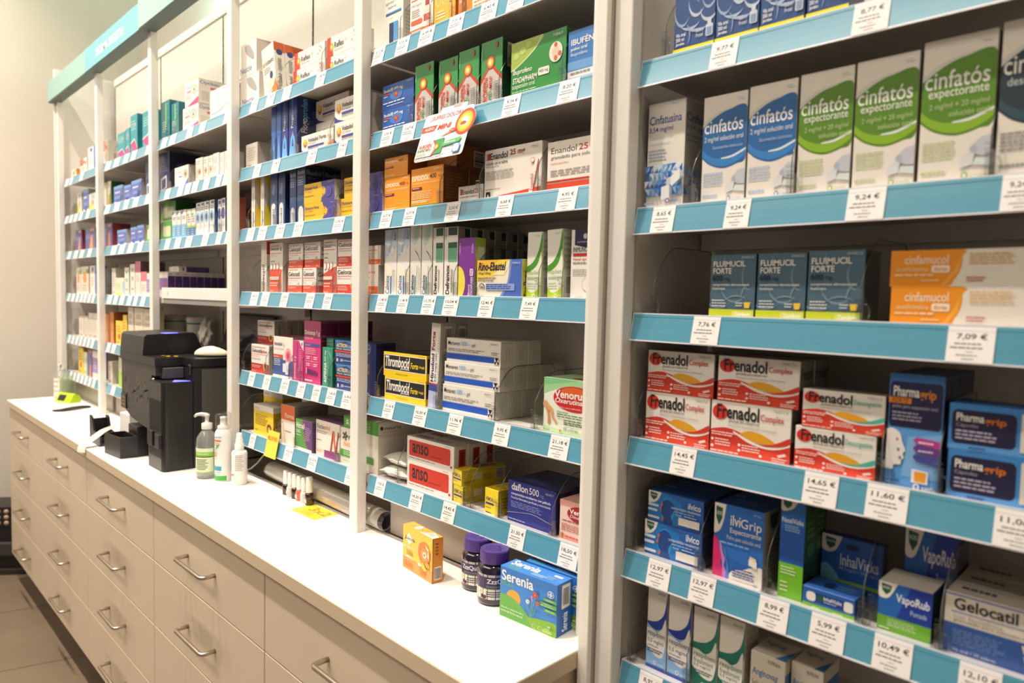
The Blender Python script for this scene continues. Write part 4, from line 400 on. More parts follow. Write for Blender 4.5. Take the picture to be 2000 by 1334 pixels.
D('vapo', 'blue carton with broad green foot', '2468b8', [P_('1f3c9c',(.35,.3),(1,.3),(1,1),(.6,1)), R_(0,0,1,.32,'6cac2c'), P_('ece8de',*curve_pts((0,1),(0,.72),(.1,.66),(.22,.72),(.36,1))), P_('235a3c',(.05,.96),(.25,.94),(.23,.82),(.15,.74),(.07,.82)), T('VICKS',.07,.86,.22,.91,'e8ece4',.5), T('VapoRub',.34,.6,.96,.82,'ecf0f6',.7), T('Pomada',.62,.46,.92,.56,'b8d0ec',.2), L_(.2,.12,.85,.28,4,'c4e0a4'), L_(.04,.03,.3,.1,1,'d4ecb4')], side='1c2c4c', top='cfc8bc')
D('gelG', 'white carton with large blue block', 'dcd4c6', [R_(0,0,1,.5,'33589c'), R_(.0,.96,1,.985,'4a6cac'), T('Gelocatil',.08,.74,.62,.93,'2c2a2c',.9), T('gripe',.66,.7,1.0,.9,'4a78b8',.8), R_(.06,.69,1,.705,'4a6cac'), T('con fenilefrina',.08,.6,.5,.67,'a8a298'), T('granulado para solución oral',.08,.53,.75,.59,'77726c',.2), L_(.08,.16,.6,.42,7,'6a88bc'), T('Vía oral / 10 sobres',.08,.05,.46,.11,'b8c8e0',.3), P_('dcd4c6',(.66,.46),(.98,.42),(.98,.3),(.68,.34)), P_('dcd4c6',(.68,.3),(.98,.26),(.98,.12),(.7,.16)), L_(.76,.32,.95,.42,2,'55504c')], [L_(.1,.2,.9,.8,5,'77726a')], [L_(.1,.3,.5,.7,1,'3a3836')], side='8d8780', top='b8b0a2')
def resp(nm, desc, c1, c2, c3, tx, w1, w2):
    D(nm, desc, 'e9e3d8', [P_(c1,*curve_pts((0,.57),(.3,.58),(.6,.62),(.85,.72),(.97,.92),(1,1),(1,.6),(.8,.53),(.5,.48),(.2,.5),(0,.54))), P_(c2,*curve_pts((0,.55),(.2,.51),(.5,.49),(.8,.54),(.95,.66),(.98,.4),(1,0),(0,0))), P_('ebe6dc',*curve_pts((0,.49),(.25,.49),(.5,.465),(.75,.52),(.93,.65),(.96,.45),(.93,.3),(.8,.18),(.5,.17),(.2,.22),(0,.28))), T('respibien',.06,.39,.92,.47,tx,.1), T(w1,.06,.33 if w2 else .31,.86,.39 if w2 else .37,tx), T(w2 or 'solución para',.06,.28 if w2 else .27,.75 if w2 else .6,.32 if w2 else .3,tx), L_(.06,.2,.85,.255,2,tx), E_(.47,.09,.08,.028,'eef2f4'), E_(.47,.09,.05,.018,c2), T('cinfa',.6,.07,.92,.105,'dfe8ec'), R_(0,0,1,.05,c3), T('816728.3',.55,.93,.9,.955,tx)], [L_(.1,.4,.8,.9,6,'a8a298')], side='bcb5a9', top='c8c1b5')
resp('respB', 'white carton with navy flame curve', '1f3a9c', '86b6e0', '1f3a9c', '2c3c84', '0,5 mg/ml', '')
resp('fresh', 'white carton with teal green flame curve', '1a7a68', '1a6e5c', '155a4c', '2f7c70', 'freshmint', '0,5 mg/ml')
D('angi', 'cream carton with blue lettering', 'ddd4c4', [T('Anginovag',.06,.62,.8,.76,'3a78b4',.6), T('Solución para',.06,.45,.8,.57,'55504c',.2), T('pulverización bucal',.06,.3,1.0,.42,'55504c',.2), L_(.06,.05,.7,.24,3,'a49c90'), T('917914.4',.5,.88,.85,.94,'55504c')], [R_(0,.6,1,.8,'3a6ca0')], [T('Anginovag',.1,.5,.7,.8,'5a7ca0',.3,0,0), P_('3a78b4',(.7,0),(1,0),(1,.7))], side='c0b7a6', top='d8cfbe')


def carton_mesh(des, w_, d, h):
    desc, base, side, top, F, S, P = DES[des]
    mb = MB(); x, y = w_/2, d/2; b = .0006
    # six printed card faces, with a narrow folded edge between them
    mb.add([(-x+b,-y,b),(x-b,-y,b),(x-b,-y,h-b),(-x+b,-y,h-b)], [(0,1,2,3)], ink(base))
    mb.add([(-x+b,y,b),(x-b,y,b),(x-b,y,h-b),(-x+b,y,h-b)], [(3,2,1,0)], ink(base))
    for sx in (1, -1):
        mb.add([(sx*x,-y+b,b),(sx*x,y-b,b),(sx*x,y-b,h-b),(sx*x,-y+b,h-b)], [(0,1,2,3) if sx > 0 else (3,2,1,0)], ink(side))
    mb.add([(-x+b,-y+b,h),(x-b,-y+b,h),(x-b,y-b,h),(-x+b,y-b,h)], [(0,1,2,3)], ink(top))
    mb.add([(-x+b,-y+b,0),(x-b,-y+b,0),(x-b,y-b,0),(-x+b,y-b,0)], [(3,2,1,0)], ink(base))
    for sx in (1, -1):
        for sy in (1, -1):
            q = [(sx*(x-b),sy*y,b),(sx*x,sy*(y-b),b),(sx*x,sy*(y-b),h-b),(sx*(x-b),sy*y,h-b)]
            mb.add(q, [(0,1,2,3)] if sx*sy < 0 else [(3,2,1,0)], ink(base))
        for z0, z1 in ((h-b, h), (b, 0)):
            q = [(sx*x,-y+b,z0),(sx*x,y-b,z0),(sx*(x-b),y-b,z1),(sx*(x-b),-y+b,z1)]; mb.add(q, [(0,1,2,3)] if (sx > 0) == (z1 > z0) else [(3,2,1,0)], ink(side))
            q = [(-x+b,sx*y,z0),(x-b,sx*y,z0),(x-b,sx*(y-b),z1),(-x+b,sx*(y-b),z1)]; mb.add(q, [(0,1,2,3)] if (sx < 0) == (z1 > z0) else [(3,2,1,0)], ink(base))
    art(mb, F, lambda u, v, e: (-x+u*w_, -y-e, v*h))
    art(mb, S, lambda u, v, e: (x+e, -y+u*d, v*h))
    art(mb, P, lambda u, v, e: (-x+u*w_, -y+v*d, h+e))
    # tuck flap seam along the end of the lid
    if w_ > .02 and d > .02: mb.add([(x+.0002, -y+.0025, h-.003), (x+.0002, y-.0025, h-.003), (x+.0002, y-.0025, h-.0036), (x+.0002, -y+.0025, h-.0036)], [(0,1,2,3)], ink('8a8378'))
    return mb.mesh('medicine_carton')
SHN = ['top shelf', 'second shelf', 'third shelf', 'fourth shelf', 'fifth shelf', 'bottom shelf']
BAYN = dict(A='leftmost bay', B='second bay', C='third bay', D='fourth bay', E='fifth bay', F='rightmost bay')
ROWN = ['front row', 'second row back', 'third row back', 'fourth row back', 'fifth row back', 'sixth row back', 'seventh row back', 'eighth row back']
ORD = ['first', 'second', 'third', 'fourth', 'fifth', 'sixth', 'seventh', 'eighth', 'ninth']
def where(s): return '%s, %s' % (BAYN[s[0]], SHN[int(s[1])-1])
CARTONS = [
('E1','apretal',3.0668,0.08,2.1823,0.0756,0.07,0.165,0,0,None,'at the left end'),
('E1','ped',3.175,0.075,2.1823,0.0854,0.06,0.15,0,0,None,''),
('E1','yelcirc',3.2578,0.075,2.1823,0.074,0.06,0.15,0,0,None,''),
('E1','orgw',3.3122,0.095,2.1823,0.0153,0.1,0.15,0,0,None,''),
('E1','pedw',3.3793,0.095,2.1823,0.0959,0.1,0.12,0,0,None,''),
('E2','ibudol',3.0888,0.07,1.9833,0.1263,0.05,0.0559,0,0,None,'lower'),
('E2','ibudol',3.0874,0.07,2.0392,0.1261,0.05,0.0586,0,0,None,'upper'),
('E2','nuro',3.1961,0.075,1.9833,0.0676,0.07,0.1318,0,0,None,'leftmost'),
('E2','nuro',3.2774,0.078,1.9833,0.0643,0.07,0.1257,0,0,None,'second'),
('E2','nuro',3.3485,0.075,1.9833,0.0641,0.07,0.1285,0,0,None,'third'),
('E2','nuro',3.4155,0.078,1.9833,0.0636,0.07,0.1315,0,0,None,'rightmost'),
('E2','stada',3.543,0.0675,1.9833,0.1437,0.045,0.1097,0,0,None,''),
('E2','ibufen',3.6571,0.075,1.9833,0.0749,0.06,0.096,0,0,None,''),
('E3','espS',3.0892,0.08,1.7903,0.1023,0.07,0.0847,0,0,None,'lower'),
('E3','espS',3.0841,0.08,1.875,0.0942,0.07,0.0478,0,0,None,'upper'),
('E3','espL',3.2051,0.0825,1.7903,0.1185,0.075,0.0935,0,0,0,''),
('E3','espL',3.2051,0.1587,1.7903,0.1185,0.075,0.0935,0,0,1,''),
('E3','espT',3.1885,0.1475,1.8838,0.1098,0.095,0.0586,0,0,None,'lying on top'),
('E3','enaS',3.3558,0.0625,1.7903,0.0786,0.035,0.0372,0,0,None,''),
('E3','enaL',3.4801,0.07,1.7903,0.1612,0.05,0.1029,0,0,None,''),
('E3','enaG',3.6416,0.075,1.7903,0.1325,0.06,0.0949,0,0,None,''),
('E4','calB',3.0677,0.065,1.5893,0.0494,0.04,0.1603,0,0,None,'left one'),
('E4','calB',3.1193,0.065,1.5893,0.0482,0.04,0.1612,0,0,None,'right one'),
('E4','calG',3.1671,0.065,1.5893,0.0403,0.04,0.1703,0,0,None,'left one'),
('E4','calG',3.2095,0.065,1.5893,0.0387,0.04,0.1677,0,0,None,'right one'),
('E4','delt',3.2506,0.065,1.5893,0.0373,0.04,0.1548,0,0,None,'front left'),
('E4','delt',3.295,0.063,1.5893,0.0462,0.036,0.1542,0,0,0,''),
('E4','delt',3.295,0.1002,1.5893,0.0462,0.036,0.1542,0,0,1,''),
('E4','delt',3.295,0.1374,1.5893,0.0462,0.036,0.1542,0,0,2,''),
('E4','delt',3.295,0.1746,1.5893,0.0462,0.036,0.1542,0,0,3,''),
('E4','delt',3.295,0.2118,1.5893,0.0462,0.036,0.1542,0,0,4,''),
('E4','delt',3.295,0.249,1.5893,0.0462,0.036,0.1542,0,0,5,''),
('E4','bila',3.3599,0.05,1.5893,0.0533,0.03,0.1264,0,0,None,''),
('E4','rino',3.4592,0.0475,1.5893,0.1308,0.025,0.0778,0,0,None,''),
('E4','respG',3.547,0.0625,1.5893,0.04,0.035,0.1294,1,0,None,'left one'),
('E4','respG',3.6045,0.0625,1.5893,0.0398,0.035,0.1317,-2,0,None,'right one'),
('E4','inmu',3.669,0.0675,1.5893,0.0567,0.045,0.1287,0,0,None,''),
('E5','thro',3.1311,0.065,1.3343,0.1644,0.04,0.0584,0,0,None,'lower'),
('E5','thro',3.1293,0.065,1.3927,0.1724,0.04,0.0595,0,0,None,'upper'),
('E5','hiru',3.2384,0.065,1.3343,0.0321,0.04,0.195,3,0,0,''),
('E5','hiru',3.2384,0.1062,1.3343,0.0321,0.04,0.195,3,0,1,''),
('E5','mena',3.3594,0.065,1.3343,0.1679,0.04,0.0606,0,0,0,'bottom layer'),
('E5','mena',3.3594,0.1062,1.3343,0.1679,0.04,0.0606,0,0,1,'bottom layer'),
('E5','mena',3.3594,0.1474,1.3343,0.1679,0.04,0.0606,0,0,2,'bottom layer'),
('E5','mena',3.3594,0.1886,1.3343,0.1679,0.04,0.0606,0,0,3,'bottom layer'),
('E5','mena',3.3594,0.2298,1.3343,0.1679,0.04,0.0606,0,0,4,'bottom layer'),
('E5','mena',3.3671,0.067,1.3949,0.1785,0.04,0.0515,0,0,0,'middle layer'),
('E5','mena',3.3671,0.1082,1.3949,0.1785,0.04,0.0515,0,0,1,'middle layer'),
('E5','mena',3.3671,0.1494,1.3949,0.1785,0.04,0.0515,0,0,2,'middle layer'),
('E5','mena',3.3671,0.1906,1.3949,0.1785,0.04,0.0515,0,0,3,'middle layer'),
('E5','mena',3.3671,0.2318,1.3949,0.1785,0.04,0.0515,0,0,4,'middle layer'),
('E5','mena',3.3699,0.068,1.4464,0.1734,0.04,0.0532,0,0,0,'top layer'),
('E5','mena',3.3699,0.1092,1.4464,0.1734,0.04,0.0532,0,0,1,'top layer'),
('E5','mena',3.3699,0.1504,1.4464,0.1734,0.04,0.0532,0,0,2,'top layer'),
('E5','venoG',3.6453,0.08,1.3343,0.1261,0.07,0.1056,0,0,0,''),
('E5','venoG',3.6453,0.1512,1.3343,0.1261,0.07,0.1056,0,0,1,''),
('E6','anso',3.2304,0.065,1.1363,0.1673,0.04,0.0645,0,0,0,'lower layer'),
('E6','anso',3.2304,0.1062,1.1363,0.1673,0.04,0.0645,0,0,1,'lower layer'),
('E6','anso',3.2304,0.1474,1.1363,0.1673,0.04,0.0645,0,0,2,'lower layer'),
('E6','anso',3.232,0.065,1.2008,0.1733,0.04,0.0568,0,0,0,'upper layer'),
('E6','anso',3.2327,0.1062,1.2008,0.1745,0.04,0.0568,0,0,1,'upper layer'),
('E6','anso',3.2333,0.1474,1.2008,0.1758,0.04,0.0568,0,0,2,'upper layer'),
('E6','hemo',3.3404,0.105,1.1363,0.0353,0.12,0.0393,0,-6,None,'lower'),
('E6','hemo',3.3398,0.104,1.1756,0.035,0.12,0.0346,0,-8,None,'upper'),
('E6','hemF',3.4452,0.095,1.1363,0.0434,0.1,0.0532,0,-4,None,''),
('E6','dafl',3.5555,0.075,1.1363,0.1304,0.06,0.0843,0,0,0,''),
('E6','dafl',3.5555,0.1362,1.1363,0.1304,0.06,0.0843,0,0,1,''),
('E6','venoR',3.6684,0.075,1.1363,0.0742,0.06,0.0754,0,0,None,''),
('D1','spoon',2.2834,0.08,2.1823,0.1318,0.07,0.0991,0,0,None,'lower'),
('D1','spoon',2.2665,0.08,2.2814,0.1291,0.07,0.1045,0,0,None,'upper'),
('D1','patch',2.4393,0.057,2.1823,0.0788,0.034,0.152,-9,0,0,''),
('D1','patch',2.4393,0.0922,2.1823,0.0788,0.034,0.152,-9,0,1,''),
('D1','patch',2.4393,0.1274,2.1823,0.0788,0.034,0.152,-9,0,2,''),
('D1','patch',2.4393,0.1626,2.1823,0.0788,0.034,0.152,-9,0,3,''),
('D1','patch',2.4393,0.1978,2.1823,0.0788,0.034,0.152,-9,0,4,''),
('D1','reflex',2.6612,0.0675,2.1823,0.1788,0.045,0.0479,0,0,None,'lower left'),
('D1','reflex',2.6626,0.0675,2.2302,0.1686,0.045,0.0471,0,0,None,'upper left'),
('D1','reflex',2.8397,0.0675,2.1823,0.1564,0.045,0.0427,0,0,None,'lower right'),
('D1','reflex',2.8388,0.0675,2.225,0.1561,0.045,0.0518,0,0,None,'upper right'),
('D2','greyS',2.2979,0.075,1.9833,0.0833,0.06,0.0812,0,0,None,''),
('D2','flogoB',2.45,0.07,1.9833,0.0299,0.05,0.1683,0,0,None,'left one'),
('D2','flogoB',2.483,0.07,1.9833,0.0292,0.05,0.173,0,0,None,'right one'),
('D2','flogo',2.5208,0.07,1.9833,0.0396,0.05,0.1732,0,0,None,'left one'),
('D2','flogo',2.57,0.1,1.9833,0.0489,0.11,0.1754,0,0,None,'right one'),
('D2','volF',2.7093,0.0675,1.9833,0.1754,0.045,0.0541,0,0,None,'low front'),
('D2','volF',2.7026,0.1175,1.9833,0.1779,0.045,0.1,0,0,None,'lower rear'),
('D2','volF',2.7016,0.1175,2.0833,0.1774,0.045,0.0636,0,0,None,'upper rear'),
('D2','volF',2.8854,0.0675,1.9833,0.1651,0.045,0.0624,0,0,None,'lower right'),
('D2','volF',2.8843,0.0675,2.0457,0.1648,0.045,0.0589,0,0,None,'upper right'),
('D3','dkred',2.046,0.2,1.7903,0.0772,0.1,0.156,0,0,None,''),
('D3','alge',2.3245,0.0625,1.7903,0.0311,0.045,0.16,0,0,None,'left one'),
('D3','alge',2.3881,0.0625,1.7903,0.028,0.045,0.1587,0,0,None,'right one'),
('D3','rollL',2.4522,0.07,1.7903,0.0452,0.05,0.1605,0,0,None,'left one'),
('D3','rollL',2.5026,0.07,1.7903,0.042,0.05,0.1578,0,0,None,'right one'),
('D3','roll',2.573,0.07,1.7903,0.0384,0.05,0.1617,0,0,None,'left front'),
('D3','roll',2.6212,0.0725,1.7903,0.0484,0.055,0.1656,0,0,0,'right'),
('D3','roll',2.6236,0.1287,1.7903,0.0533,0.055,0.1656,0,0,1,'right'),
('D3','dicl',2.7381,0.0625,1.7903,0.1769,0.045,0.0525,0,0,None,'lower left'),
('D3','dicl',2.7304,0.0625,1.8428,0.1652,0.045,0.0555,0,0,None,'upper left'),
('D3','dicl',2.9249,0.0725,1.7903,0.1919,0.045,0.054,0,0,None,'lower right'),
('D3','dicl',2.9298,0.0725,1.8443,0.171,0.045,0.0525,0,0,None,'upper right'),
('D4','gelT',2.3864,0.07,1.5893,0.037,0.05,0.1607,0,0,None,''),
('D4','gel1',2.4692,0.07,1.5893,0.0834,0.05,0.1533,0,0,None,''),
('D4','gelS',2.5874,0.0625,1.5893,0.0825,0.035,0.0748,0,0,None,'lower left'),
('D4','gelS',2.5917,0.0625,1.6641,0.0842,0.035,0.0707,0,0,None,'upper left'),
('D4','gelS',2.6733,0.07,1.5893,0.0737,0.05,0.0747,0,0,None,'lower right'),
('D4','gelS',2.6881,0.07,1.664,0.0871,0.05,0.071,0,0,None,'upper right'),
('D4','gel6',2.7836,0.065,1.5893,0.0673,0.04,0.1495,0,0,None,''),
('D4','gelP',2.8718,0.07,1.5893,0.1044,0.05,0.0753,0,0,None,'lower'),
('D4','gelP',2.8736,0.07,1.6646,0.098,0.05,0.0709,0,0,None,'upper'),
('D4','pedO',2.9713,0.08,1.5893,0.0862,0.07,0.0761,0,0,None,'lower'),
('D4','pedO',2.9759,0.075,1.6654,0.0972,0.06,0.0486,0,0,None,'upper'),
('D5','gplus',2.3605,0.0625,1.3343,0.1234,0.035,0.0905,0,0,0,'lower front'),
('D5','gplus',2.3605,0.0987,1.3343,0.1234,0.035,0.0905,0,0,1,'lower front'),
('D5','gplus',2.3231,0.102,1.4248,0.1187,0.04,0.0756,0,0,0,'upper'),
('D5','gplus',2.3231,0.1432,1.4248,0.1187,0.04,0.0756,0,0,1,'upper'),
('D5','gplus',2.3231,0.1844,1.4248,0.1187,0.04,0.0756,0,0,2,'upper'),
('D5','gplus',2.3231,0.2256,1.4248,0.1187,0.04,0.0756,0,0,3,'upper'),
('D5','antid',2.5146,0.0725,1.3343,0.1223,0.055,0.1244,0,0,0,''),
('D5','antid',2.5146,0.1287,1.3343,0.1223,0.055,0.1244,0,0,1,''),
('D5','doloT',2.6101,0.075,1.3343,0.0619,0.06,0.119,0,0,None,''),
('D5','dolo',2.6908,0.0725,1.3343,0.0932,0.055,0.179,0,0,0,''),
('D5','dolo',2.692,0.1287,1.3343,0.0955,0.055,0.179,0,0,1,''),
('D5','dolo',2.6931,0.1849,1.3343,0.0978,0.055,0.179,0,0,2,''),
('D5','aspi',2.7746,0.085,1.3343,0.0534,0.08,0.1088,0,0,None,''),
('D5','aspS',2.761,0.095,1.4431,0.0376,0.07,0.0247,0,0,None,''),
('D5','actr',2.8732,0.07,1.3343,0.1069,0.05,0.0692,0,0,None,'lower'),
('D5','actr',2.87,0.07,1.4035,0.1107,0.05,0.0648,0,0,None,'upper'),
('D5','bayer',2.9708,0.075,1.3343,0.0776,0.06,0.1341,0,0,None,''),
('D6','yelA',2.3855,0.08,1.1363,0.1354,0.07,0.0967,0,0,None,'low front'),
('D6','yelA',2.2965,0.155,1.1363,0.1348,0.07,0.13,0,0,None,'tall rear'),
('D6','form',2.5479,0.1,1.1363,0.085,0.11,0.1174,0,0,None,''),
('D6','hidr',2.6633,0.065,1.1363,0.094,0.06,0.0898,0,0,0,''),
('D6','hidr',2.6626,0.1262,1.1363,0.0927,0.06,0.0898,0,0,1,''),
('D6','nucl',2.7784,0.075,1.1363,0.1265,0.06,0.1008,0,0,0,''),
('D6','nucl',2.7765,0.1362,1.1363,0.1303,0.06,0.1008,0,0,1,''),
('D6','nucl',2.7746,0.1974,1.1363,0.1341,0.06,0.1008,0,0,2,''),
('D6','neuL',2.9344,0.065,1.1363,0.1787,0.04,0.0982,0,0,0,''),
('D6','neuL',2.9344,0.1062,1.1363,0.1787,0.04,0.0982,0,0,1,''),
('D6','neuL',2.9344,0.1474,1.1363,0.1787,0.04,0.0982,0,0,2,''),
('D6','neuL',2.9344,0.1886,1.1363,0.1787,0.04,0.0982,0,0,3,''),
('D6','neuG',2.942,0.115,1.2345,0.162,0.14,0.0342,0,0,None,''),
('C1','teal',1.5247,0.07,2.1823,0.0919,0.05,0.1556,0,0,None,'left one'),
('C1','teal',1.6127,0.075,2.1823,0.0793,0.05,0.1344,0,0,None,'middle one'),
('C1','teal',1.5366,0.128,2.1823,0.0508,0.05,0.1419,0,0,None,'right one'),
('C1','opti',1.7986,0.085,2.1823,0.1492,0.09,0.0876,0,0,None,'lower'),
('C1','opti',1.8105,0.1,2.2699,0.1297,0.12,0.087,0,0,None,'upper'),
('C1','whiteC',2.0857,0.076,2.1823,0.1919,0.08,0.0999,0,0,None,''),
('C2','navy',1.5054,0.115,1.9833,0.1202,0.14,0.1569,0,0,None,''),
('C2','optiS',1.692,0.07,1.9833,0.1406,0.05,0.0802,0,0,None,''),
('C2','drop',1.8666,0.07,1.9833,0.0653,0.05,0.0899,0,0,None,'first from the left'),
('C2','drop',1.9268,0.07,1.9833,0.0422,0.05,0.0864,0,0,None,'second from the left'),
('C2','drop',1.9703,0.07,1.9833,0.0366,0.05,0.0859,0,0,None,'third from the left'),
('C2','drop2',2.0181,0.07,1.9833,0.0509,0.05,0.0877,0,0,None,'left'),
('C2','drop2',2.0669,0.07,1.9833,0.0345,0.05,0.0838,0,0,None,'middle'),
('C2','drop2',2.11,0.07,1.9833,0.044,0.05,0.0839,0,0,None,'right'),
('C3','green',1.5239,0.11,1.7903,0.1196,0.13,0.0758,0,0,None,'lower'),
('C3','green',1.5176,0.115,1.8661,0.1653,0.12,0.079,0,0,None,'upper'),
('C3','eyew',1.6331,0.058,1.7903,0.0453,0.04,0.109,0,0,None,'first of the row'),
('C3','eyew',1.6813,0.058,1.7903,0.042,0.04,0.1073,0,0,None,'second of the row'),
('C3','eyew',1.7344,0.063,1.7903,0.0501,0.05,0.1068,0,0,None,'third of the row'),
('C3','eyeg',1.7857,0.063,1.7903,0.0386,0.05,0.1039,0,0,None,'left one'),
('C3','eyeg',1.8291,0.063,1.7903,0.0376,0.05,0.1038,0,0,None,'right one'),
('C3','eyeb',1.8675,0.065,1.7903,0.0344,0.05,0.1204,0,0,None,'first'),
('C3','eyeb',1.9058,0.065,1.7903,0.035,0.05,0.1211,0,0,None,'second'),
('C3','eyeb',1.9468,0.065,1.7903,0.0397,0.05,0.1215,0,0,None,'third'),
('C3','eyeb',1.9934,0.07,1.7903,0.0408,0.06,0.1213,0,0,None,'last'),
('C3','eyen',2.0594,0.065,1.7903,0.0262,0.05,0.1178,0,0,None,'left one'),
('C3','eyen',2.0912,0.065,1.7903,0.0304,0.05,0.1196,0,0,None,'right one'),
('C3','salm',2.1398,0.065,1.7903,0.0323,0.05,0.1198,0,0,None,''),
('C4','purp',1.4694,0.0638,1.5623,0.1095,0.0275,0.105,0,0,0,''),
('C4','purp',1.4694,0.0925,1.5623,0.1095,0.0275,0.105,0,0,1,''),
('C4','purp',1.4694,0.1212,1.5623,0.1095,0.0275,0.105,0,0,2,''),
('C4','purp',1.4694,0.1498,1.5623,0.1095,0.0275,0.105,0,0,3,''),
('C4','purp',1.4694,0.1785,1.5623,0.1095,0.0275,0.105,0,0,4,''),
('C4','purp',1.4694,0.2072,1.5623,0.1095,0.0275,0.105,0,0,5,''),
('C4','purp',1.4694,0.2359,1.5623,0.1095,0.0275,0.105,0,0,6,''),
('C4','purp',1.4694,0.2646,1.5623,0.1095,0.0275,0.105,0,0,7,''),
('C4','purpT',1.5044,0.14,1.6673,0.1076,0.12,0.0223,0,0,None,''),
('B1','wred',0.7055,0.095,2.1823,0.0883,0.1,0.1182,0,0,None,''),
('B1','tealP',0.9573,0.07,2.1823,0.1113,0.05,0.1188,0,0,None,'left one'),
('B1','tealP',1.0484,0.07,2.1823,0.0597,0.05,0.1239,0,0,None,'second'),
('B1','tealP',1.1344,0.075,2.1823,0.0919,0.06,0.1685,0,0,None,'third and tall'),
('B1','tealP',1.3116,0.07,2.1823,0.1258,0.05,0.1553,0,0,None,'last and tallest'),
('B2','wgreen',0.7323,0.075,1.9833,0.1232,0.06,0.1204,0,0,None,''),
('B2','bluew',0.9016,0.065,1.9833,0.1338,0.04,0.0849,0,0,None,'left one'),
('B2','bluew',1.037,0.07,1.9833,0.0966,0.05,0.0745,0,0,None,'middle one'),
('B2','bluew',1.1608,0.075,1.9833,0.1324,0.06,0.0843,0,0,None,'right one'),
('B2','navy',1.3233,0.075,1.9833,0.0809,0.06,0.1418,0,0,None,''),
('B3','puror',0.7373,0.085,1.7903,0.1316,0.08,0.1165,0,0,None,''),
('B3','bluew',0.9506,0.07,1.7903,0.135,0.05,0.0743,0,0,None,'left one'),
('B3','bluew',1.1212,0.07,1.7903,0.0861,0.05,0.0763,0,0,None,'middle one'),
('B3','bluew',1.2125,0.075,1.7903,0.0858,0.06,0.0809,0,0,None,'right one'),
('B3','green',1.327,0.075,1.7903,0.0875,0.06,0.0755,0,0,None,''),
('B4','black',0.7361,0.075,1.5623,0.0943,0.06,0.1311,0,0,None,'left one'),
('B4','plainw',0.8176,0.07,1.5623,0.0571,0.05,0.1295,0,0,None,''),
('B4','black',0.6903,0.15,1.5623,0.1008,0.08,0.135,0,0,None,'right one behind'),
('B4','cream',0.9153,0.065,1.5623,0.1267,0.04,0.083,0,0,None,''),
('B4','wstripe',1.0158,0.065,1.5623,0.0618,0.04,0.1295,0,0,None,'left one'),
('B4','wstripe',1.0975,0.07,1.5623,0.0623,0.05,0.1424,0,0,None,'right one'),
('B4','pinkT',1.1733,0.095,1.5623,0.0711,0.1,0.1533,0,0,None,''),
('B4','pinkS',1.2495,0.07,1.5623,0.0679,0.05,0.1075,0,0,None,''),
('B4','lilac',1.3247,0.07,1.5623,0.0712,0.05,0.1001,0,0,None,''),
('B5','orange',0.7078,0.075,1.3343,0.072,0.06,0.1371,0,0,None,'left one'),
('B5','orange',0.7813,0.115,1.3343,0.0623,0.14,0.1494,0,0,None,'right one'),
('B5','yellow',0.9155,0.065,1.3343,0.104,0.05,0.1117,0,0,None,'left one'),
('B5','yellow',1.001,0.065,1.3343,0.0554,0.05,0.1417,0,0,None,'right one'),
('B5','beige',1.0688,0.07,1.3343,0.0752,0.05,0.1782,0,0,None,'first'),
('B5','beige',1.1778,0.07,1.3343,0.1193,0.05,0.1782,0,0,None,'second'),
('B5','beige',1.2932,0.07,1.3343,0.1025,0.05,0.1768,0,0,None,'third'),
('B6','plainw',0.7469,0.065,1.1363,0.0651,0.04,0.1068,0,0,None,''),
('B6','greyS',0.6667,0.135,1.1363,0.0909,0.09,0.0974,0,0,None,''),
('B6','lime',0.9072,0.07,1.1363,0.0497,0.05,0.1395,0,0,None,''),
('A1','worg',0.1271,0.065,2.1823,0.0938,0.04,0.0498,0,0,None,''),
('A1','wred',0.3176,0.07,2.1823,0.1363,0.05,0.0838,0,0,None,''),
('A1','whblue',0.4707,0.07,2.1823,0.1318,0.05,0.1237,0,0,None,''),
('A2','yelw',0.2296,0.065,1.9833,0.08,0.04,0.115,0,0,None,'left one'),
('A2','bluew',0.3543,0.07,1.9833,0.1053,0.05,0.1207,0,0,None,''),
('A2','yelw',0.4807,0.07,1.9833,0.1278,0.05,0.0892,0,0,None,'right one'),
('A3','puror',0.2044,0.07,1.7903,0.1191,0.05,0.1138,0,0,None,'left one'),
('A3','puror',0.4283,0.07,1.7903,0.1818,0.05,0.1127,0,0,None,'right one'),
('A4','worg',0.1914,0.07,1.5623,0.0866,0.05,0.1422,0,0,None,'left one'),
('A4','worg',0.3152,0.07,1.5623,0.1469,0.05,0.1461,0,0,None,'right one'),
('A4','whblue',0.4694,0.07,1.5623,0.1195,0.05,0.1469,0,0,None,''),
('A5','plainw',0.2339,0.07,1.3343,0.0935,0.05,0.111,0,0,None,'first'),
('A5','plainw',0.3282,0.07,1.3343,0.0773,0.05,0.1117,0,0,None,'second'),
('A5','plainw',0.4104,0.07,1.3343,0.0681,0.05,0.1332,0,0,None,'third'),
('A5','plainw',0.4945,0.07,1.3343,0.0852,0.05,0.1329,0,0,None,'fourth'),
('A6','yellow',0.2156,0.075,1.1363,0.0953,0.06,0.1388,0,0,None,''),
('A6','cream',0.3043,0.07,1.1363,0.0681,0.05,0.1209,0,0,None,''),
('A6','puror',0.3897,0.07,1.1363,0.0852,0.05,0.1424,0,0,None,''),
('A6','lilac',0.4889,0.07,1.1363,0.0985,0.05,0.1407,0,0,None,''),
('F1','jarabe',3.8944,0.0495,1.9703,0.0702,0.055,0.16,0,0,None,'first'),
('F1','jarabe',3.9653,0.0495,1.9703,0.0681,0.055,0.16,0,0,None,'second'),
('F1','jarabe',4.0331,0.0495,1.9703,0.0635,0.055,0.16,0,0,None,'third'),
('F1','jarabe',4.0955,0.0495,1.9703,0.0553,0.055,0.16,0,0,None,'fourth'),
('F2','cintu',3.8514,0.052,1.7373,0.0688,0.06,0.1706,0,0,None,''),
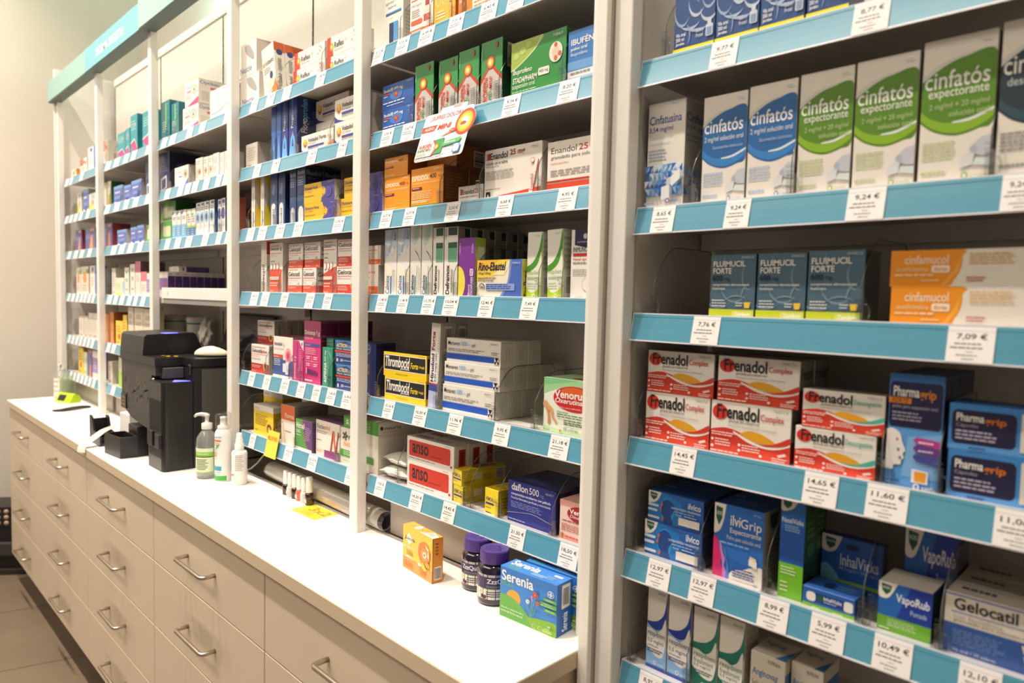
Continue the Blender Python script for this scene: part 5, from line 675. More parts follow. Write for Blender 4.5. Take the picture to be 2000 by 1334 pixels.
('F2','cinB',3.9525,0.0495,1.7373,0.0707,0.055,0.1628,0,0,None,'left one'),
('F2','cinB',4.0257,0.0495,1.7373,0.07,0.055,0.1652,0,0,None,'right one'),
('F2','cinG',4.0996,0.0495,1.7373,0.0702,0.055,0.1666,0,0,None,'first'),
('F2','cinG',4.1741,0.0495,1.7373,0.0729,0.055,0.1674,0,0,None,'second'),
('F2','cinG',4.2527,0.0495,1.7373,0.0758,0.055,0.174,0,0,None,'third'),
('F2','cinD',4.33,0.0495,1.7373,0.0707,0.055,0.178,0,0,None,''),
('F3','fluF',3.9757,0.052,1.5663,0.0716,0.06,0.0952,0,0,None,'first'),
('F3','fluF',4.0496,0.052,1.5663,0.0702,0.06,0.0952,0,0,None,'second'),
('F3','fluF',4.1236,0.052,1.5663,0.0729,0.06,0.0966,0,0,None,'third'),
('F3','mucol',4.2812,0.047,1.5663,0.1766,0.05,0.0485,0,0,None,'lower'),
('F3','mucol',4.2788,0.047,1.6148,0.1764,0.05,0.0447,0,0,None,'upper'),
('F4','fren',3.8896,0.047,1.3618,0.116,0.05,0.0804,0,0,None,'lower left'),
('F4','fren',3.8923,0.047,1.4422,0.119,0.05,0.068,0,0,None,'upper left'),
('F4','fren',4.012,0.047,1.3618,0.1235,0.05,0.08,0,0,None,'lower right'),
('F4','fren',4.0207,0.047,1.4418,0.1239,0.05,0.0683,0,0,0,'upper right'),
('F4','fren',4.0207,0.0982,1.4418,0.1239,0.05,0.0683,0,0,1,'upper right'),
('F4','frenD',4.1339,0.0415,1.3618,0.1049,0.045,0.0599,0,0,None,'lower'),
('F4','frenD',4.142,0.0415,1.4217,0.105,0.045,0.0527,0,0,None,'upper'),
('F4','phaF',4.228,0.047,1.3618,0.0612,0.05,0.1436,0,0,0,''),
('F4','phaF',4.228,0.0982,1.3618,0.0612,0.05,0.1436,0,0,1,''),
('F4','phaF',4.228,0.1494,1.3618,0.0612,0.05,0.1436,0,0,2,''),
('F4','phaC',4.3216,0.049,1.3618,0.1097,0.06,0.0594,0,0,None,'lower'),
('F4','phaC',4.3194,0.049,1.4212,0.1079,0.06,0.0547,0,0,None,'upper'),
('F5','ilvi',3.8911,0.0445,1.1713,0.1051,0.045,0.058,0,0,0,'lower'),
('F5','ilvi',3.8911,0.0907,1.1713,0.1051,0.045,0.058,0,0,1,'lower'),
('F5','ilvi',3.8911,0.1369,1.1713,0.1051,0.045,0.058,0,0,2,'lower'),
('F5','ilvi',3.8911,0.1831,1.1713,0.1051,0.045,0.058,0,0,3,'lower'),
('F5','ilvi',3.8938,0.0445,1.2293,0.1005,0.045,0.0495,0,0,0,'upper'),
('F5','ilvi',3.8938,0.0907,1.2293,0.1005,0.045,0.0495,0,0,1,'upper'),
('F5','ilvi',3.8938,0.1369,1.2293,0.1005,0.045,0.0495,0,0,2,'upper'),
('F5','ilvi',3.8938,0.1831,1.2293,0.1005,0.045,0.0495,0,0,3,'upper'),
('F5','ilvg',4.0024,0.052,1.1713,0.0787,0.06,0.1139,0,0,0,''),
('F5','ilvg',4.0024,0.1132,1.1713,0.0787,0.06,0.1139,0,0,1,''),
('F5','ilvg',4.0024,0.1744,1.1713,0.0787,0.06,0.1139,0,0,2,''),
('F5','nasal',4.0828,0.0445,1.1713,0.0344,0.045,0.1423,0,0,0,''),
('F5','nasal',4.0808,0.0907,1.1713,0.0304,0.045,0.1423,0,0,1,''),
('F5','inhB',4.1399,0.102,1.1713,0.083,0.02,0.0857,0,0,None,''),
('F5','inhL',4.1375,0.042,1.1713,0.069,0.05,0.0292,0,0,None,''),
('F5','vapo',4.2287,0.052,1.1713,0.0613,0.06,0.0645,0,0,None,'low front'),
('F5','vapo',4.2396,0.117,1.1713,0.0616,0.06,0.1248,0,0,None,'high rear'),
('F5','gelG',4.3315,0.0445,1.1713,0.1177,0.045,0.0747,0,0,0,''),
('F5','gelG',4.3315,0.0907,1.1713,0.1177,0.045,0.0747,0,0,1,''),
('F5','gelG',4.3315,0.1369,1.1713,0.1177,0.045,0.0747,0,0,2,''),
('F6','respB',3.8681,0.0445,0.9803,0.0375,0.045,0.139,0,0,None,'left one'),
('F6','respB',3.9102,0.0445,0.9803,0.0411,0.045,0.138,0,0,None,'right one'),
('F6','fresh',3.9561,0.0445,0.9803,0.0422,0.045,0.1329,0,0,None,'left one'),
('F6','fresh',4.0002,0.0445,0.9803,0.0409,0.045,0.1335,0,0,None,'right one'),
('F6','angi',4.0566,0.052,0.9803,0.052,0.06,0.0981,0,0,None,'first'),
('F6','angi',4.1072,0.067,0.9803,0.045,0.06,0.0969,0,0,None,'second'),
('F6','angi',4.0779,0.137,0.9803,0.0524,0.06,0.0797,0,0,None,'third, farther back'),
]
CM = {}
for s, des, x, y, z, w_, d, h, roll, yaw, row, pos in CARTONS:
    key = (des, w_, d, h)
    if key not in CM: CM[key] = carton_mesh(des, w_, d, h)
    o = bpy.data.objects.new('medicine_carton', CM[key]); COL.objects.link(o)
    o.location = (x, y, z)
    o.rotation_euler = (0, math.radians(roll), math.radians(yaw))
    if roll: o.location.z += abs(math.sin(math.radians(roll)))*w_/2
    parts = [DES[des][0]] + ([pos] if pos else []) + ([ROWN[row]] if row is not None else []) + [where(s)]
    tag(o, ', '.join(parts), 'carton', 'medicine cartons on the shelves')

# ------------------------------------------------------------------ the setting
RT = {'A': [2.186, 1.987, 1.794, 1.566, 1.338, 1.14], 'B': [2.186, 1.987, 1.794, 1.566, 1.338, 1.14], 'C': [2.186, 1.987, 1.794, 1.566, 1.338, 1.14], 'D': [2.186, 1.987, 1.794, 1.593, 1.338, 1.14], 'E': [2.186, 1.987, 1.794, 1.593, 1.338, 1.14], 'F': [1.974, 1.741, 1.57, 1.3655, 1.175, 0.984]}
YF = -.023                                                    # the rightmost bay stands a little forward
def structure(mb, name): return tag(mb.build(name), kind='structure')
def floor_mat():
    m = mat('floor_tiles', '8d7f70', .38); n = m.node_tree.nodes; k = m.node_tree.links; b = n['Principled BSDF']
    tc = n.new('ShaderNodeTexCoord'); mp = n.new('ShaderNodeMapping'); mp.inputs['Rotation'].default_value = (0, 0, math.radians(16)); mp.inputs['Location'].default_value = (.155, .39, 0)
    t = n.new('ShaderNodeTexBrick'); t.offset = 0; t.inputs['Scale'].default_value = 1; t.inputs['Brick Width'].default_value = .64; t.inputs['Row Height'].default_value = .64
    t.inputs['Mortar Size'].default_value = .0035; t.inputs['Color1'].default_value = lin('7c6c5a'); t.inputs['Color2'].default_value = lin('84745f'); t.inputs['Mortar'].default_value = lin('4e463c')
    q = n.new('ShaderNodeTexNoise'); q.inputs['Scale'].default_value = 3.5; q.inputs['Detail'].default_value = 6
    x = n.new('ShaderNodeMix'); x.data_type = 'RGBA'; x.blend_type = 'MULTIPLY'; x.inputs[0].default_value = .35
    k.new(tc.outputs['Object'], mp.inputs[0]); k.new(mp.outputs[0], t.inputs['Vector']); k.new(tc.outputs['Object'], q.inputs['Vector'])
    k.new(t.outputs['Color'], x.inputs[6]); k.new(q.outputs['Fac'], x.inputs[7]); k.new(x.outputs[2], b.inputs['Base Color'])
    return m
WALLM = mat('cream_wall_paint', 'e9e0d4', .7, noise=.015, scale=4, bump=.05)
mb = MB(); mb.box(-1.4, 6.2, -3.6, 1.2, -.06, 0, floor_mat()); structure(mb, 'floor')
mb = MB(); mb.box(-1.4, 6.2, -3.6, 1.2, 4.5, 4.58, mat('ceiling_paint', 'e4ddd2', .8)); structure(mb, 'ceiling')
mb = MB(); mb.box(-.55, -.45, -3.6, .56, 0, 4.5, WALLM); structure(mb, 'wall_left')
mb = MB(); mb.box(-.55, 6.2, .56, .66, 0, 4.5, WALLM); structure(mb, 'wall_back')
mb = MB(); mb.box(6.1, 6.2, -3.6, .56, 0, 4.5, WALLM); structure(mb, 'wall_right')
mb = MB(); mb.box(-.45, -.438, -3.6, .56, 0, .09, mat('dark_skirting', '2c2926', .5)); structure(mb, 'baseboard_left')

# back panels behind the shelves, one per bay, with a cap strip and dark slotted uprights at the joints
for k, bname in enumerate('ABCDE'):
    x0, x1 = k*.75-.0, k*.75+.75
    o = thing('back_panel', (x0+.375, .29, .99), 'pale back panel rising behind the shelves of the %s' % BAYN[bname], 'panel', 'back panels of the shelving')
    m = MB(); m.box(-.371, .371, -.006, .006, 0, 1.755, BACKM); m.build('panel', o)
    m = MB(); m.box(-.375, .375, -.012, .012, 1.755, 1.795, WHITE, .002); m.build('cap_strip', o)
m = MB(); m.box(-.371+4.185, .75+4.185, .262, .274, .6, 2.8, BACKM); tag(m.build('back_panel'), 'pale back panel rising behind the shelves of the rightmost bay', 'panel', 'back panels of the shelving')
for k in range(6):
    o = MB(); o.box(k*.75-.004, k*.75+.004, .2825, .2995, .99, 2.74, DARKSEAM)
    for j in range(60): o.box(k*.75-.0025, k*.75+.0025, .2815, .284, 1.02+j*.028, 1.036+j*.028, mat('slot_black', '0c0c0c', .6))
    tag(o.build('slotted_upright'), 'dark slotted steel upright, %s from the left, in the back of the shelving' % ORD[k], 'upright', 'slotted uprights')

# posts
for k in range(6):
    o = MB(); x1 = k*.75-(0 if k < 5 else .0005)
    o.box(x1-.036, x1, 0, .028, .99, 2.603, WHITE, .0025)
    o.box(x1-.03, x1-.006, .004, .024, 2.603, 2.612, mat('black_joint', '111416', .5))
    tag(o.build('shelf_post'), 'white square shelf post standing on the worktop, %s from the left' % ORD[k], 'post', 'shelf posts')
m = MB(); m.box(3.776, 3.811, YF, YF+.028, .0, 2.9, WHITE, .0025); tag(m.build('shelf_post'), 'white full height shelf post at the left edge of the rightmost bay', 'post', 'shelf posts')
m = MB(); m.box(3.752, 3.7745, -.040, .30, 0, 2.95, WHITE, .0015); m.box(3.7745, 3.7752, -.03, .29, 0, 2.95, mat('panel_side_shade', 'b3a99d', .6))  # thin grey sheet paints the shade on the panel's right face
tag(m.build('side_panel'), 'tall white side panel reaching the floor between worktop and rightmost bay', 'panel')
m = MB(); m.box(3.7925, 3.8055, YF+.0285, .262, .0, 2.9, SHELF); tag(m.build('end_panel'), 'grey inner end panel on the left of the rightmost bay', 'panel')
m = MB(); m.box(-.062, -.040, -.006, .30, .99, 2.785, WHITE, .0015); m.box(-.0395, -.0375, .03, .275, .99, 2.6, WHITE); tag(m.build('end_panel'), 'white end panel closing the leftmost bay beside the wall', 'panel')

# header board over the posts with the sign
o = thing('header_board', (1.9, -.03, 2.603), 'teal header board with white department lettering running above the posts', 'sign')
TEAL = mat('grey_teal_board', '8fbdb6', .35, coat=.2); TEALD = mat('header_underside', '5f6f6a', .5)
m = MB(); m.box(-1.97, -.43, 0, .052, .004, .108, TEAL, .001); m.box(-1.97, -.43, .002, .05, 0, .004, TEALD); m.build('board', o)
m = MB(); m.box(-.428, 1.848, -.006, .052, .004, .112, mat('teal_board_mint_reflection', '9fd0c2', .35, coat=.2), .001); m.box(-.428, 1.848, -.003, .05, 0, .004, TEALD); m.build('board', o)  # same teal board, mint reflected light put into its colour
SIGNM = mat('sign_cyan', '5fb8cc', .3, coat=.3)
m = MB(); m.box(-1.215, -.432, -.0015, .0, .0045, .1075, SIGNM); sg = m.build('sign_face', o); tag(sg, 'brighter cyan sign face')
m = MB(); vs, fs = glyphs('SISTEMA DIGESTIU', .6); m.add([(-1.029+.402*a, -.0019, .034+.036*b) for a, b in vs], fs, mat('sign_white', 'f2f0ea', .5)); m.build('lettering', sg)

# shelves with their price rails
def shelf(b, i, x0, x1, rail=True, y1=.28):
    zt = RT[b][i]; yo = YF if b == 'F' else 0
    o = thing('shelf', ((x0+x1)/2, .03+yo, zt-.026), 'grey white shelf with blue price rail, %s' % where(b+str(i+1)) if rail else 'bare grey shelf with a white front upstand, %s' % where(b+str(i+1)), 'shelf', 'shelves with price rails' if rail else None)
    h = (x1-x0)/2
    m = MB(); m.box(-h, h, .001, y1-.03, 0, .0215, SHELF, .001); m.box(-h, h, y1-.05, y1-.032, -.03, -.0005, SHELF); m.build('shelf_board', o)
    if rail:
        def sl(t, off): return (-.001-.010*t-off, .026-.045*t)      # down the sloping face of the rail
        m = MB(); q = [sl(0, 0), sl(1, 0), (sl(1, 0)[0]+.0012, sl(1, 0)[1]), (-.0002, .0215), (-.0002, .026)]
        m.prism(q, -h, h, LIP, 'x'); m.prism([(-.001, .0235), (.0135, .0222), (.0135, .0240), (-.001, .0262)], -h, h, LIP, 'x')
        m.prism([(sl(1, .0022)[0], sl(1, 0)[1]), (sl(1, 0)[0], sl(1, 0)[1]), (sl(.955, 0)[0], sl(.955, 0)[1]), (sl(.955, .0022)[0], sl(.955, 0)[1])], -h, h, LIP, 'x'); m.build('price_rail', o)
        m = MB(); q = [sl(.03, .0004), sl(.95, .0004), sl(.95, .001), sl(.03, .001)]; m.prism(q, -h+.002, h-.002, BLUE, 'x')
        q = [sl(.12, .0011), sl(.135, .0011), sl(.135, .0014), sl(.12, .0014)]; m.prism(q, -h+.002, h-.002, mat('rail_groove', '4a93a8', .4), 'x'); m.build('blue_insert', o)
    else:
        m = MB(); m.box(-h+.02, h-.06, -.006, -.001, .02, .062, WHITE, .001); m.lathe([(.003, 0), (.003, .001)], DARKSEAM, (-h+.09, -.0072, .042), 10); m.build('front_upstand', o)
    return o
for k, b in enumerate('ABCDE'):
    for i in range(6):
        if b == 'C' and i >= 4: continue
        x0 = k*.75+.012; x1 = k*.75+.748 if k < 4 else 3.712
        shelf(b, i, x0, x1-.0, not (b == 'C' and i == 3))
for i in range(6): shelf('F', i, 3.812, 4.56, True, .255)
m = MB(); m.box(4.562, 4.60, YF, .262, 0, 2.9, WHITE); tag(m.build('end_panel'), 'white end panel beyond the rightmost bay', 'panel')
# low back boards under the bottom shelves
for x0, x1, y, bn in ((0.0, .71, .066, 'A'), (.76, 1.46, .066, 'B'), (2.45, 3.0, .135, 'D'), (3.052, 3.71, .066, 'E')):
    m = MB(); m.box(x0, x1, y, y+.012, .991, 1.108, mat('low_board_grey', 'b9afa2', .6, noise=.03, scale=6)); tag(m.build('low_board'), 'low grey back board standing on the worktop under the %s' % BAYN[bn], 'panel', 'low back boards')

# ------------------------------------------------------------------ price tags
TAGS = [
('A1','',0.0446,0.1103,''),
('A1','',0.1425,0.1954,''),
('A1','',0.3478,0.4063,''),
('A2','',0.0331,0.0882,''),
('A2','',0.1283,0.1847,''),
('A2','',0.2233,0.2818,''),
('A2','',0.324,0.3773,''),
('A2','',0.4542,0.5103,''),
('A3','',0.0773,0.1424,''),
('A3','',0.2058,0.278,''),
('A3','',0.3283,0.3971,''),
('A3','',0.4735,0.5385,''),
('A4','',0.0645,0.1137,''),
('A4','',0.146,0.2042,''),
('A4','',0.2355,0.2867,''),
('A4','',0.3169,0.3666,''),
('A4','',0.3862,0.4393,''),
('A4','',0.4631,0.5146,''),
('A4','',0.5376,0.5831,''),
('A5','',0.0571,0.1066,''),
('A5','',0.1336,0.1869,''),
('A5','',0.2132,0.2649,''),
('A5','',0.2904,0.3406,''),
('A5','',0.3654,0.4142,''),
('A5','',0.4383,0.4857,''),
('A5','',0.509,0.5597,''),
('A6','',0.0792,0.1283,''),
('A6','',0.1551,0.2028,''),
('A6','',0.229,0.2805,''),
('A6','',0.3058,0.3558,''),
('A6','',0.3805,0.4291,''),
('A6','',0.453,0.5002,''),
('A6','',0.5281,0.574,''),
('B1','',0.7971,0.8743,''),
('B1','',0.9322,1.008,''),
('B1','',1.074,1.1381,''),
('B1','',1.1798,1.2408,''),
('B1','',1.364,1.4137,''),
('B2','',0.7813,0.8545,''),
('B2','',0.9292,1.0015,''),
('B2','',1.068,1.1324,''),
('B2','',1.1949,1.2623,''),
('B2','',1.3531,1.4095,''),
('B3','',0.8755,0.9497,''),
('B3','',0.9953,1.0694,''),
('B3','',1.1197,1.1897,''),
('B3','',1.2441,1.3101,''),
('B4','',0.8042,0.8714,''),
('B4','',0.9031,0.9575,''),
('B4','',0.9956,1.0551,''),
('B4','',1.1031,1.1592,''),
('B4','',1.1905,1.2382,''),
('B4','',1.285,1.3371,''),
('B5','',0.7858,0.8392,''),
('B5','',0.8634,0.9188,''),
('B6','',0.8483,0.9043,''),
('C1','',1.55,1.6064,''),
('C1','',1.6395,1.7012,''),
('C1','',1.8114,1.8701,''),
('C1','',1.9316,1.9864,''),
('C1','',2.141,2.1855,''),
('C2','',1.5841,1.6364,''),
('C2','',1.7202,1.774,''),
('C2','',1.7942,1.8439,''),
('C2','',1.8634,1.916,''),
('C2','',1.9647,2.0166,''),
('C2','8,92 €',2.0733,2.1182,''),
('C2','5,95 €',2.1323,2.1732,''),
('C3','',1.5809,1.6335,''),
('C3','',1.6878,1.7459,''),
('C3','5,95 €',1.7971,1.8568,''),
('C3','5,95 €',1.9519,2.0066,''),
('C3','7,95 €',2.0769,2.1194,''),
('C3','',2.1526,2.1892,''),
('D1','5,95 €',2.3411,2.3908,''),
('D1','9,94 €',2.449,2.5018,''),
('D1','11,07 €',2.5528,2.6019,''),
('D1','11,48 €',2.7398,2.7906,''),
('D2','10,46 €',2.3634,2.4109,''),
('D2','11,40 €',2.487,2.534,''),
('D2','11,45 €',2.6979,2.748,''),
('D2','17,48 €',2.8581,2.9,''),
('D3','9,36 €',2.3166,2.3677,''),
('D3','9,60 €',2.3962,2.4515,''),
('D3','9,90 €',2.5114,2.5657,''),
('D3','8,91 €',2.623,2.6745,''),
('D3','15,92 €',2.8384,2.8905,''),
('D4','4,81 €',2.3431,2.3953,''),
('D4','7,21 €',2.4182,2.468,''),
('D4','3,28 €',2.5453,2.5895,''),
('D4','7,15 €',2.6932,2.7397,''),
('D4','5,20 €',2.7906,2.8339,''),
('D5','4,08 €',2.3291,2.3714,''),
('D5','5,95 €',2.4336,2.4782,''),
('D5','3,95 €',2.5476,2.5952,''),
('D5','7,20 €',2.6473,2.6917,''),
('D5','6,54 €',2.7348,2.7765,''),
('D5','11,42 €',2.8103,2.8563,''),
('D5','6,78 €',2.8894,2.9387,''),
('D6','9,95 €',2.3371,2.3765,''),
('D6','20,95 €',2.459,2.5031,'yellow'),
('D6','14,22 €',2.5718,2.6211,''),
('D6','22,50 €',2.7116,2.76,''),
('D6','',2.9104,2.9594,''),
('E1','3,12 €',3.0161,3.0633,''),
('E1','3,35 €',3.1108,3.1602,''),
('E1','6,99 €',3.1982,3.251,''),
('E1','7,71 €',3.2997,3.3495,''),
('E1','6,42 €',3.4001,3.4511,''),
('E1','',3.4799,3.527,''),
('E2','5,95 €',3.0551,3.1033,''),
('E2','5,67 €',3.1376,3.1883,''),
('E2','9,34 €',3.4737,3.5203,''),
('E2','8,20 €',3.6183,3.6665,''),
('E3','6,37 €',3.0561,3.1016,''),
('E3','6,37 €',3.1503,3.1951,''),
('E3','5,50 €',3.3024,3.3482,''),
('E3','6,68 €',3.4625,3.5074,''),
('E3','4,95 €',3.6229,3.6692,''),
('E4','11,40 €',3.0442,3.0874,''),
('E4','11,40 €',3.131,3.1712,''),
('E4','11,75 €',3.225,3.271,''),
('E4','10,04 €',3.2995,3.3492,''),
('E4','12,46 €',3.4157,3.4587,''),
('E4','7,49 €',3.5367,3.5808,''),
('E5','10,16 €',3.0782,3.1217,''),
('E5','10,30 €',3.1992,3.2468,''),
('E5','11,96 €',3.3234,3.3702,''),
('E5','9,95 €',3.467,3.5129,''),
('E5','21,18 €',3.6207,3.6673,''),
('E6','7,95 €',3.0474,3.0891,''),
('E6','14,30 €',3.1905,3.237,''),
('E6','14,42 €',3.3088,3.3524,''),
('E6','21,50 €',3.5181,3.5622,''),
('E6','18,50 €',3.651,3.6967,''),
('F1','9,77 €',3.9376,3.9804,''),
('F1','8,77 €',4.1371,4.1801,''),
('F2','8,65 €',3.8451,3.8862,''),
('F2','9,24 €',3.9712,4.0096,''),
('F2','9,24 €',4.1414,4.187,''),
('F2','9,24 €',4.3064,4.3433,''),
('F3','7,76 €',3.925,3.9701,''),
('F3','7,09 €',4.2626,4.31,''),
('F4','14,45 €',3.8971,3.9394,''),
('F4','14,65 €',4.1039,4.1488,''),
('F4','11,60 €',4.1835,4.2319,''),
('F4','11,06 €',4.3198,4.3688,''),
('F5','12,97 €',3.8609,3.9026,''),
('F5','12,97 €',3.9382,3.9806,''),
('F5','8,99 €',4.0489,4.0919,''),
('F5','5,99 €',4.1222,4.1674,''),
('F5','10,49 €',4.2018,4.2464,''),
('F5','12,10 €',4.2953,4.3375,''),
('F6','8,95 €',3.8515,3.8948,''),
]
PAPER = mat('tag_paper', 'f4f0ee', .5)
cnt = {}
for s, price, x0, x1, kind in TAGS:
    b, i = s[0], int(s[1])-1; yo = YF if b == 'F' else 0; zt = RT[b][i]; cnt[s] = cnt.get(s, 0)+1
    m = MB(); W_ = x1-x0; bx, bz, L = .0, -.0015, .0415
    def fp(u, v, e, W_=W_): t = 1-v; return (-W_/2+u*W_, -.0100*t-.0005-e, -.0415*t)
    def fq(u, v, e, W_=W_): t = 1-v; return (-W_/2+u*W_, -.0100*t+.0003, -.0415*t)
    ring = [(0, 0), (1, 0), (1, 1), (0, 1)]
    # serrated long edges like perforated label stock
    n = 14; left = [(.006*(j % 2), 1-j/n) for j in range(n+1)]; right = [(1-.006*(j % 2), j/n) for j in range(n+1)]
    ring = left+right
    m.add([fp(a, c, 0) for a, c in ring]+[fq(a, c, 0) for a, c in ring], [list(range(len(ring))), list(range(2*len(ring)-1, len(ring)-1, -1))]+[(q, len(ring)+q, len(ring)+(q+1) % len(ring), (q+1) % len(ring)) for q in range(len(ring))], PAPER)
    ops = [R_(0, .865, 1, .88, 'c9c4cc')]
    if price:
        a = .2 if len(price) < 7 else .12
        ops += [T(price, a, .62, 1-a+.04, .81, '35302f', .5)]
    ops += [L_(.16, .47, .9, .55, 1, '85807e'), L_(.08, .36, .98, .44, 1, '85807e'), L_(.42, .27, .62, .32, 1, 'b8b3b1'), L_(.22, .17, .8, .23, 1, 'aaa5a3'), L_(.34, .07, .68, .13, 1, 'b4afad')]
    art(m, ops, fp, .00008)
    o = m.build('price_tag'); o.location = ((x0+x1)/2, .0270+yo, zt-.002)
    lb = 'white price tag reading %s, %s from left, %s' % (price, ORD[cnt[s]-1], where(s)) if price else 'small white price tag, %s from left, %s' % (ORD[cnt[s]-1], where(s))
    tag(o, lb, 'price tag', 'price tags in the blue rails')
# yellow offer card tucked behind one tag
m = MB(); m.box(-.036, .036, -.0006, .0006, -.045, .035, mat('offer_yellow', 'f2d24a', .5)); vs, fs = glyphs('MILLOR PREU', .8)
m.add([(-.030+.06*a, -.0009, .006+.013*c) for a, c in vs], fs, mat('offer_orange', 'd96a1c', .5))
o = m.build('offer_card'); o.location = (2.4996, .0195, 1.136); o.rotation_euler = (math.radians(-11), 0, 0)
tag(o, 'yellow offer card with orange lettering slipped into the bottom rail of fourth bay', 'card')

# ------------------------------------------------------------------ clear shelf dividers
def divider_parts():
    out = [(0, 0), (0, .045), (.004, .058), (.018, .080), (.038, .100), (.055, .108), (.075, .110), (.165, .110), (.176, .106), (.182, .096), (.188, .0), ]
    a = MB(); a.prism(out, -.0005, .0005, CLEAR, 'x')
    e = MB(); rim = [(-.0, p[0], p[1]) for p in out[:-1]]; rim = smooth_pts(rim, 3)
    e.tube(rim, .00075, CLEARD, 5)
    c = MB(); c.box(-.009, .009, -.0055, .0095, 0, .0022, CLIP, .0006)
    c.box(-.0045, -.0022, -.006, .006, .002, .030, CLIP, .0006); c.box(.0022, .0045, -.006, .006, .002, .030, CLIP, .0006)
    for j in range(3): c.box(-.0052, .0052, -.0065, -.0045, .024+j*.006, .0265+j*.006, CLIP, .0004)
    c.tube([(.0045, -.003, .022), (.009, -.003, .021), (.0115, -.003, .014), (.0105, -.003, .003)], .0015, CLIP, 6)
    return a.mesh('panel'), e.mesh('panel_edge'), c.mesh('clip')
DM = divider_parts()
DIVS = [
('E1',3.109), ('E1',3.2187), ('E1',3.2957), ('E1',3.3304), ('E2',3.1529), ('E2',3.2308), ('E2',3.3105), ('E2',3.3814), ('E2',3.4482), ('E2',3.6157), ('E3',3.2653), ('E3',3.396), ('E3',3.5619), ('E4',3.1442), ('E4',3.2297), ('E4',3.319), ('E4',3.3874), ('E4',3.5701), ('E4',3.6299), ('E5',3.0331), ('E5',3.2655), ('E5',3.4573), ('E5',3.5688), ('E6',3.1241), ('E6',3.3665), ('E6',3.3886), ('E6',3.4749), ('E6',3.6217), ('D1',2.5089), ('D1',2.7514), ('D2',2.4659), ('D2',2.6121), ('D2',2.7979), ('D3',2.2966), ('D3',2.4807), ('D3',2.5961), ('D3',2.8275), ('D4',2.2972), ('D4',2.4059), ('D4',2.5118), ('D4',2.7325), ('D4',2.8182), ('D5',2.2628), ('D5',2.4232), ('D5',2.5766), ('D5',2.642), ('D5',2.8022), ('D6',2.2281), ('D6',2.5046), ('D6',2.6155), ('D6',2.8426), ('C1',1.5721), ('C1',1.6532), ('C1',2.1827), ('C2',1.5956), ('C2',1.8209), ('C3',2.0335), ('C3',2.0752), ('B1',0.8969), ('B2',0.9879), ('B2',1.2278), ('A2',0.1762), ('F1',3.8508), ('F2',3.9075), ('F2',4.0615), ('F2',4.2914), ('F3',3.8462), ('F3',4.161), ('F4',3.823), ('F4',4.1954), ('F4',4.2595), ('F5',3.8207), ('F5',3.9449), ('F5',4.0536), ('F5',4.1833), ('F5',4.2712), ('F6',3.8255), ('F6',3.9315),
]
cnt = {}
for s, x in DIVS:
    b, i = s[0], int(s[1])-1; yo = YF if b == 'F' else 0; cnt[s] = cnt.get(s, 0)+1
    o = thing('shelf_divider', (x, .0345+yo, RT[b][i]-.0005), 'clear plastic shelf divider, %s from left, %s' % (ORD[cnt[s]-1], where(s)), 'divider', 'clear shelf dividers')
    for nm, me in (('panel', DM[0]), ('panel_edge', DM[1]), ('clip', DM[2])):
        c = bpy.data.objects.new(nm, me); COL.objects.link(c); c.parent = o

# ------------------------------------------------------------------ worktop and drawer cabinets
m = MB(); m.box(-.012, 2.2295, -.250, .062, .9585, .99, EDGE, .0012); m.box(-.0105, 2.2285, -.2488, .0605, .99, .9905, LAM)
tag(m.build('worktop'), 'white worktop section at the far end carrying the black machine', 'worktop')
m = MB(); m.box(2.2305, 3.7515, -.250, .062, .9585, .99, EDGE, .0012); m.box(2.2315, 3.7505, -.2488, .0605, .99, .9905, LAM)
tag(m.build('worktop'), 'white worktop section in front with the orange box and the purple capped bottles', 'worktop')
DRW = mat('drawer_front_cream', 'dccab2', .5, noise=.02, scale=3); CARC = mat('carcass_cream', 'cdbba2', .6)
def handle_mesh():
    h = MB(); pts = [(-.0925, 0, 0), (-.0925, -.026, 0), (-.0905, -.033, 0), (-.083, -.0365, 0), (0, -.0365, 0), (.083, -.0365, 0), (.0905, -.033, 0), (.0925, -.026, 0), (.0925, 0, 0)]
    h.tube(pts, .0055, STEEL, 12); return h.mesh('handle')
HM = handle_mesh()
BX = [-.022, .7475, 1.4975, 2.2475, 2.9935, 3.7425]; SZ = [.9545, .7655, .5625, .357, .1525]
for k in range(5):
    x0, x1 = BX[k]+.001, BX[k+1]-.001; cx = (x0+x1)/2
    o = thing('drawer_cabinet', (cx, 0, .15), 'cream wall hung cabinet of four handled drawers, %s from the far end' % ORD[k], 'cabinet', 'drawer cabinets under the worktop')
    h = (x1-x0)/2
    m = MB(); m.box(-h, h, -.217, .055, .004, .806, CARC, .001); m.build('body', o)
    for j in range(4):
        z1, z0 = SZ[j]-.15, SZ[j+1]-.15
        d = MB(); d.box(-h+.0012, h-.0012, -.0185/2, .0185/2, 0, z1-z0-.0028, DRW, .001); dd = d.build('drawer', o, (0, -.2285, z0+.0014))
        q = bpy.data.objects.new('handle', HM); COL.objects.link(q); q.parent = dd; q.location = (-.0, -.0092, (.859, .6585, .4575, .2555)[j]-SZ[j+1]-.0014)
        tag(q, 'brushed steel bow handle')

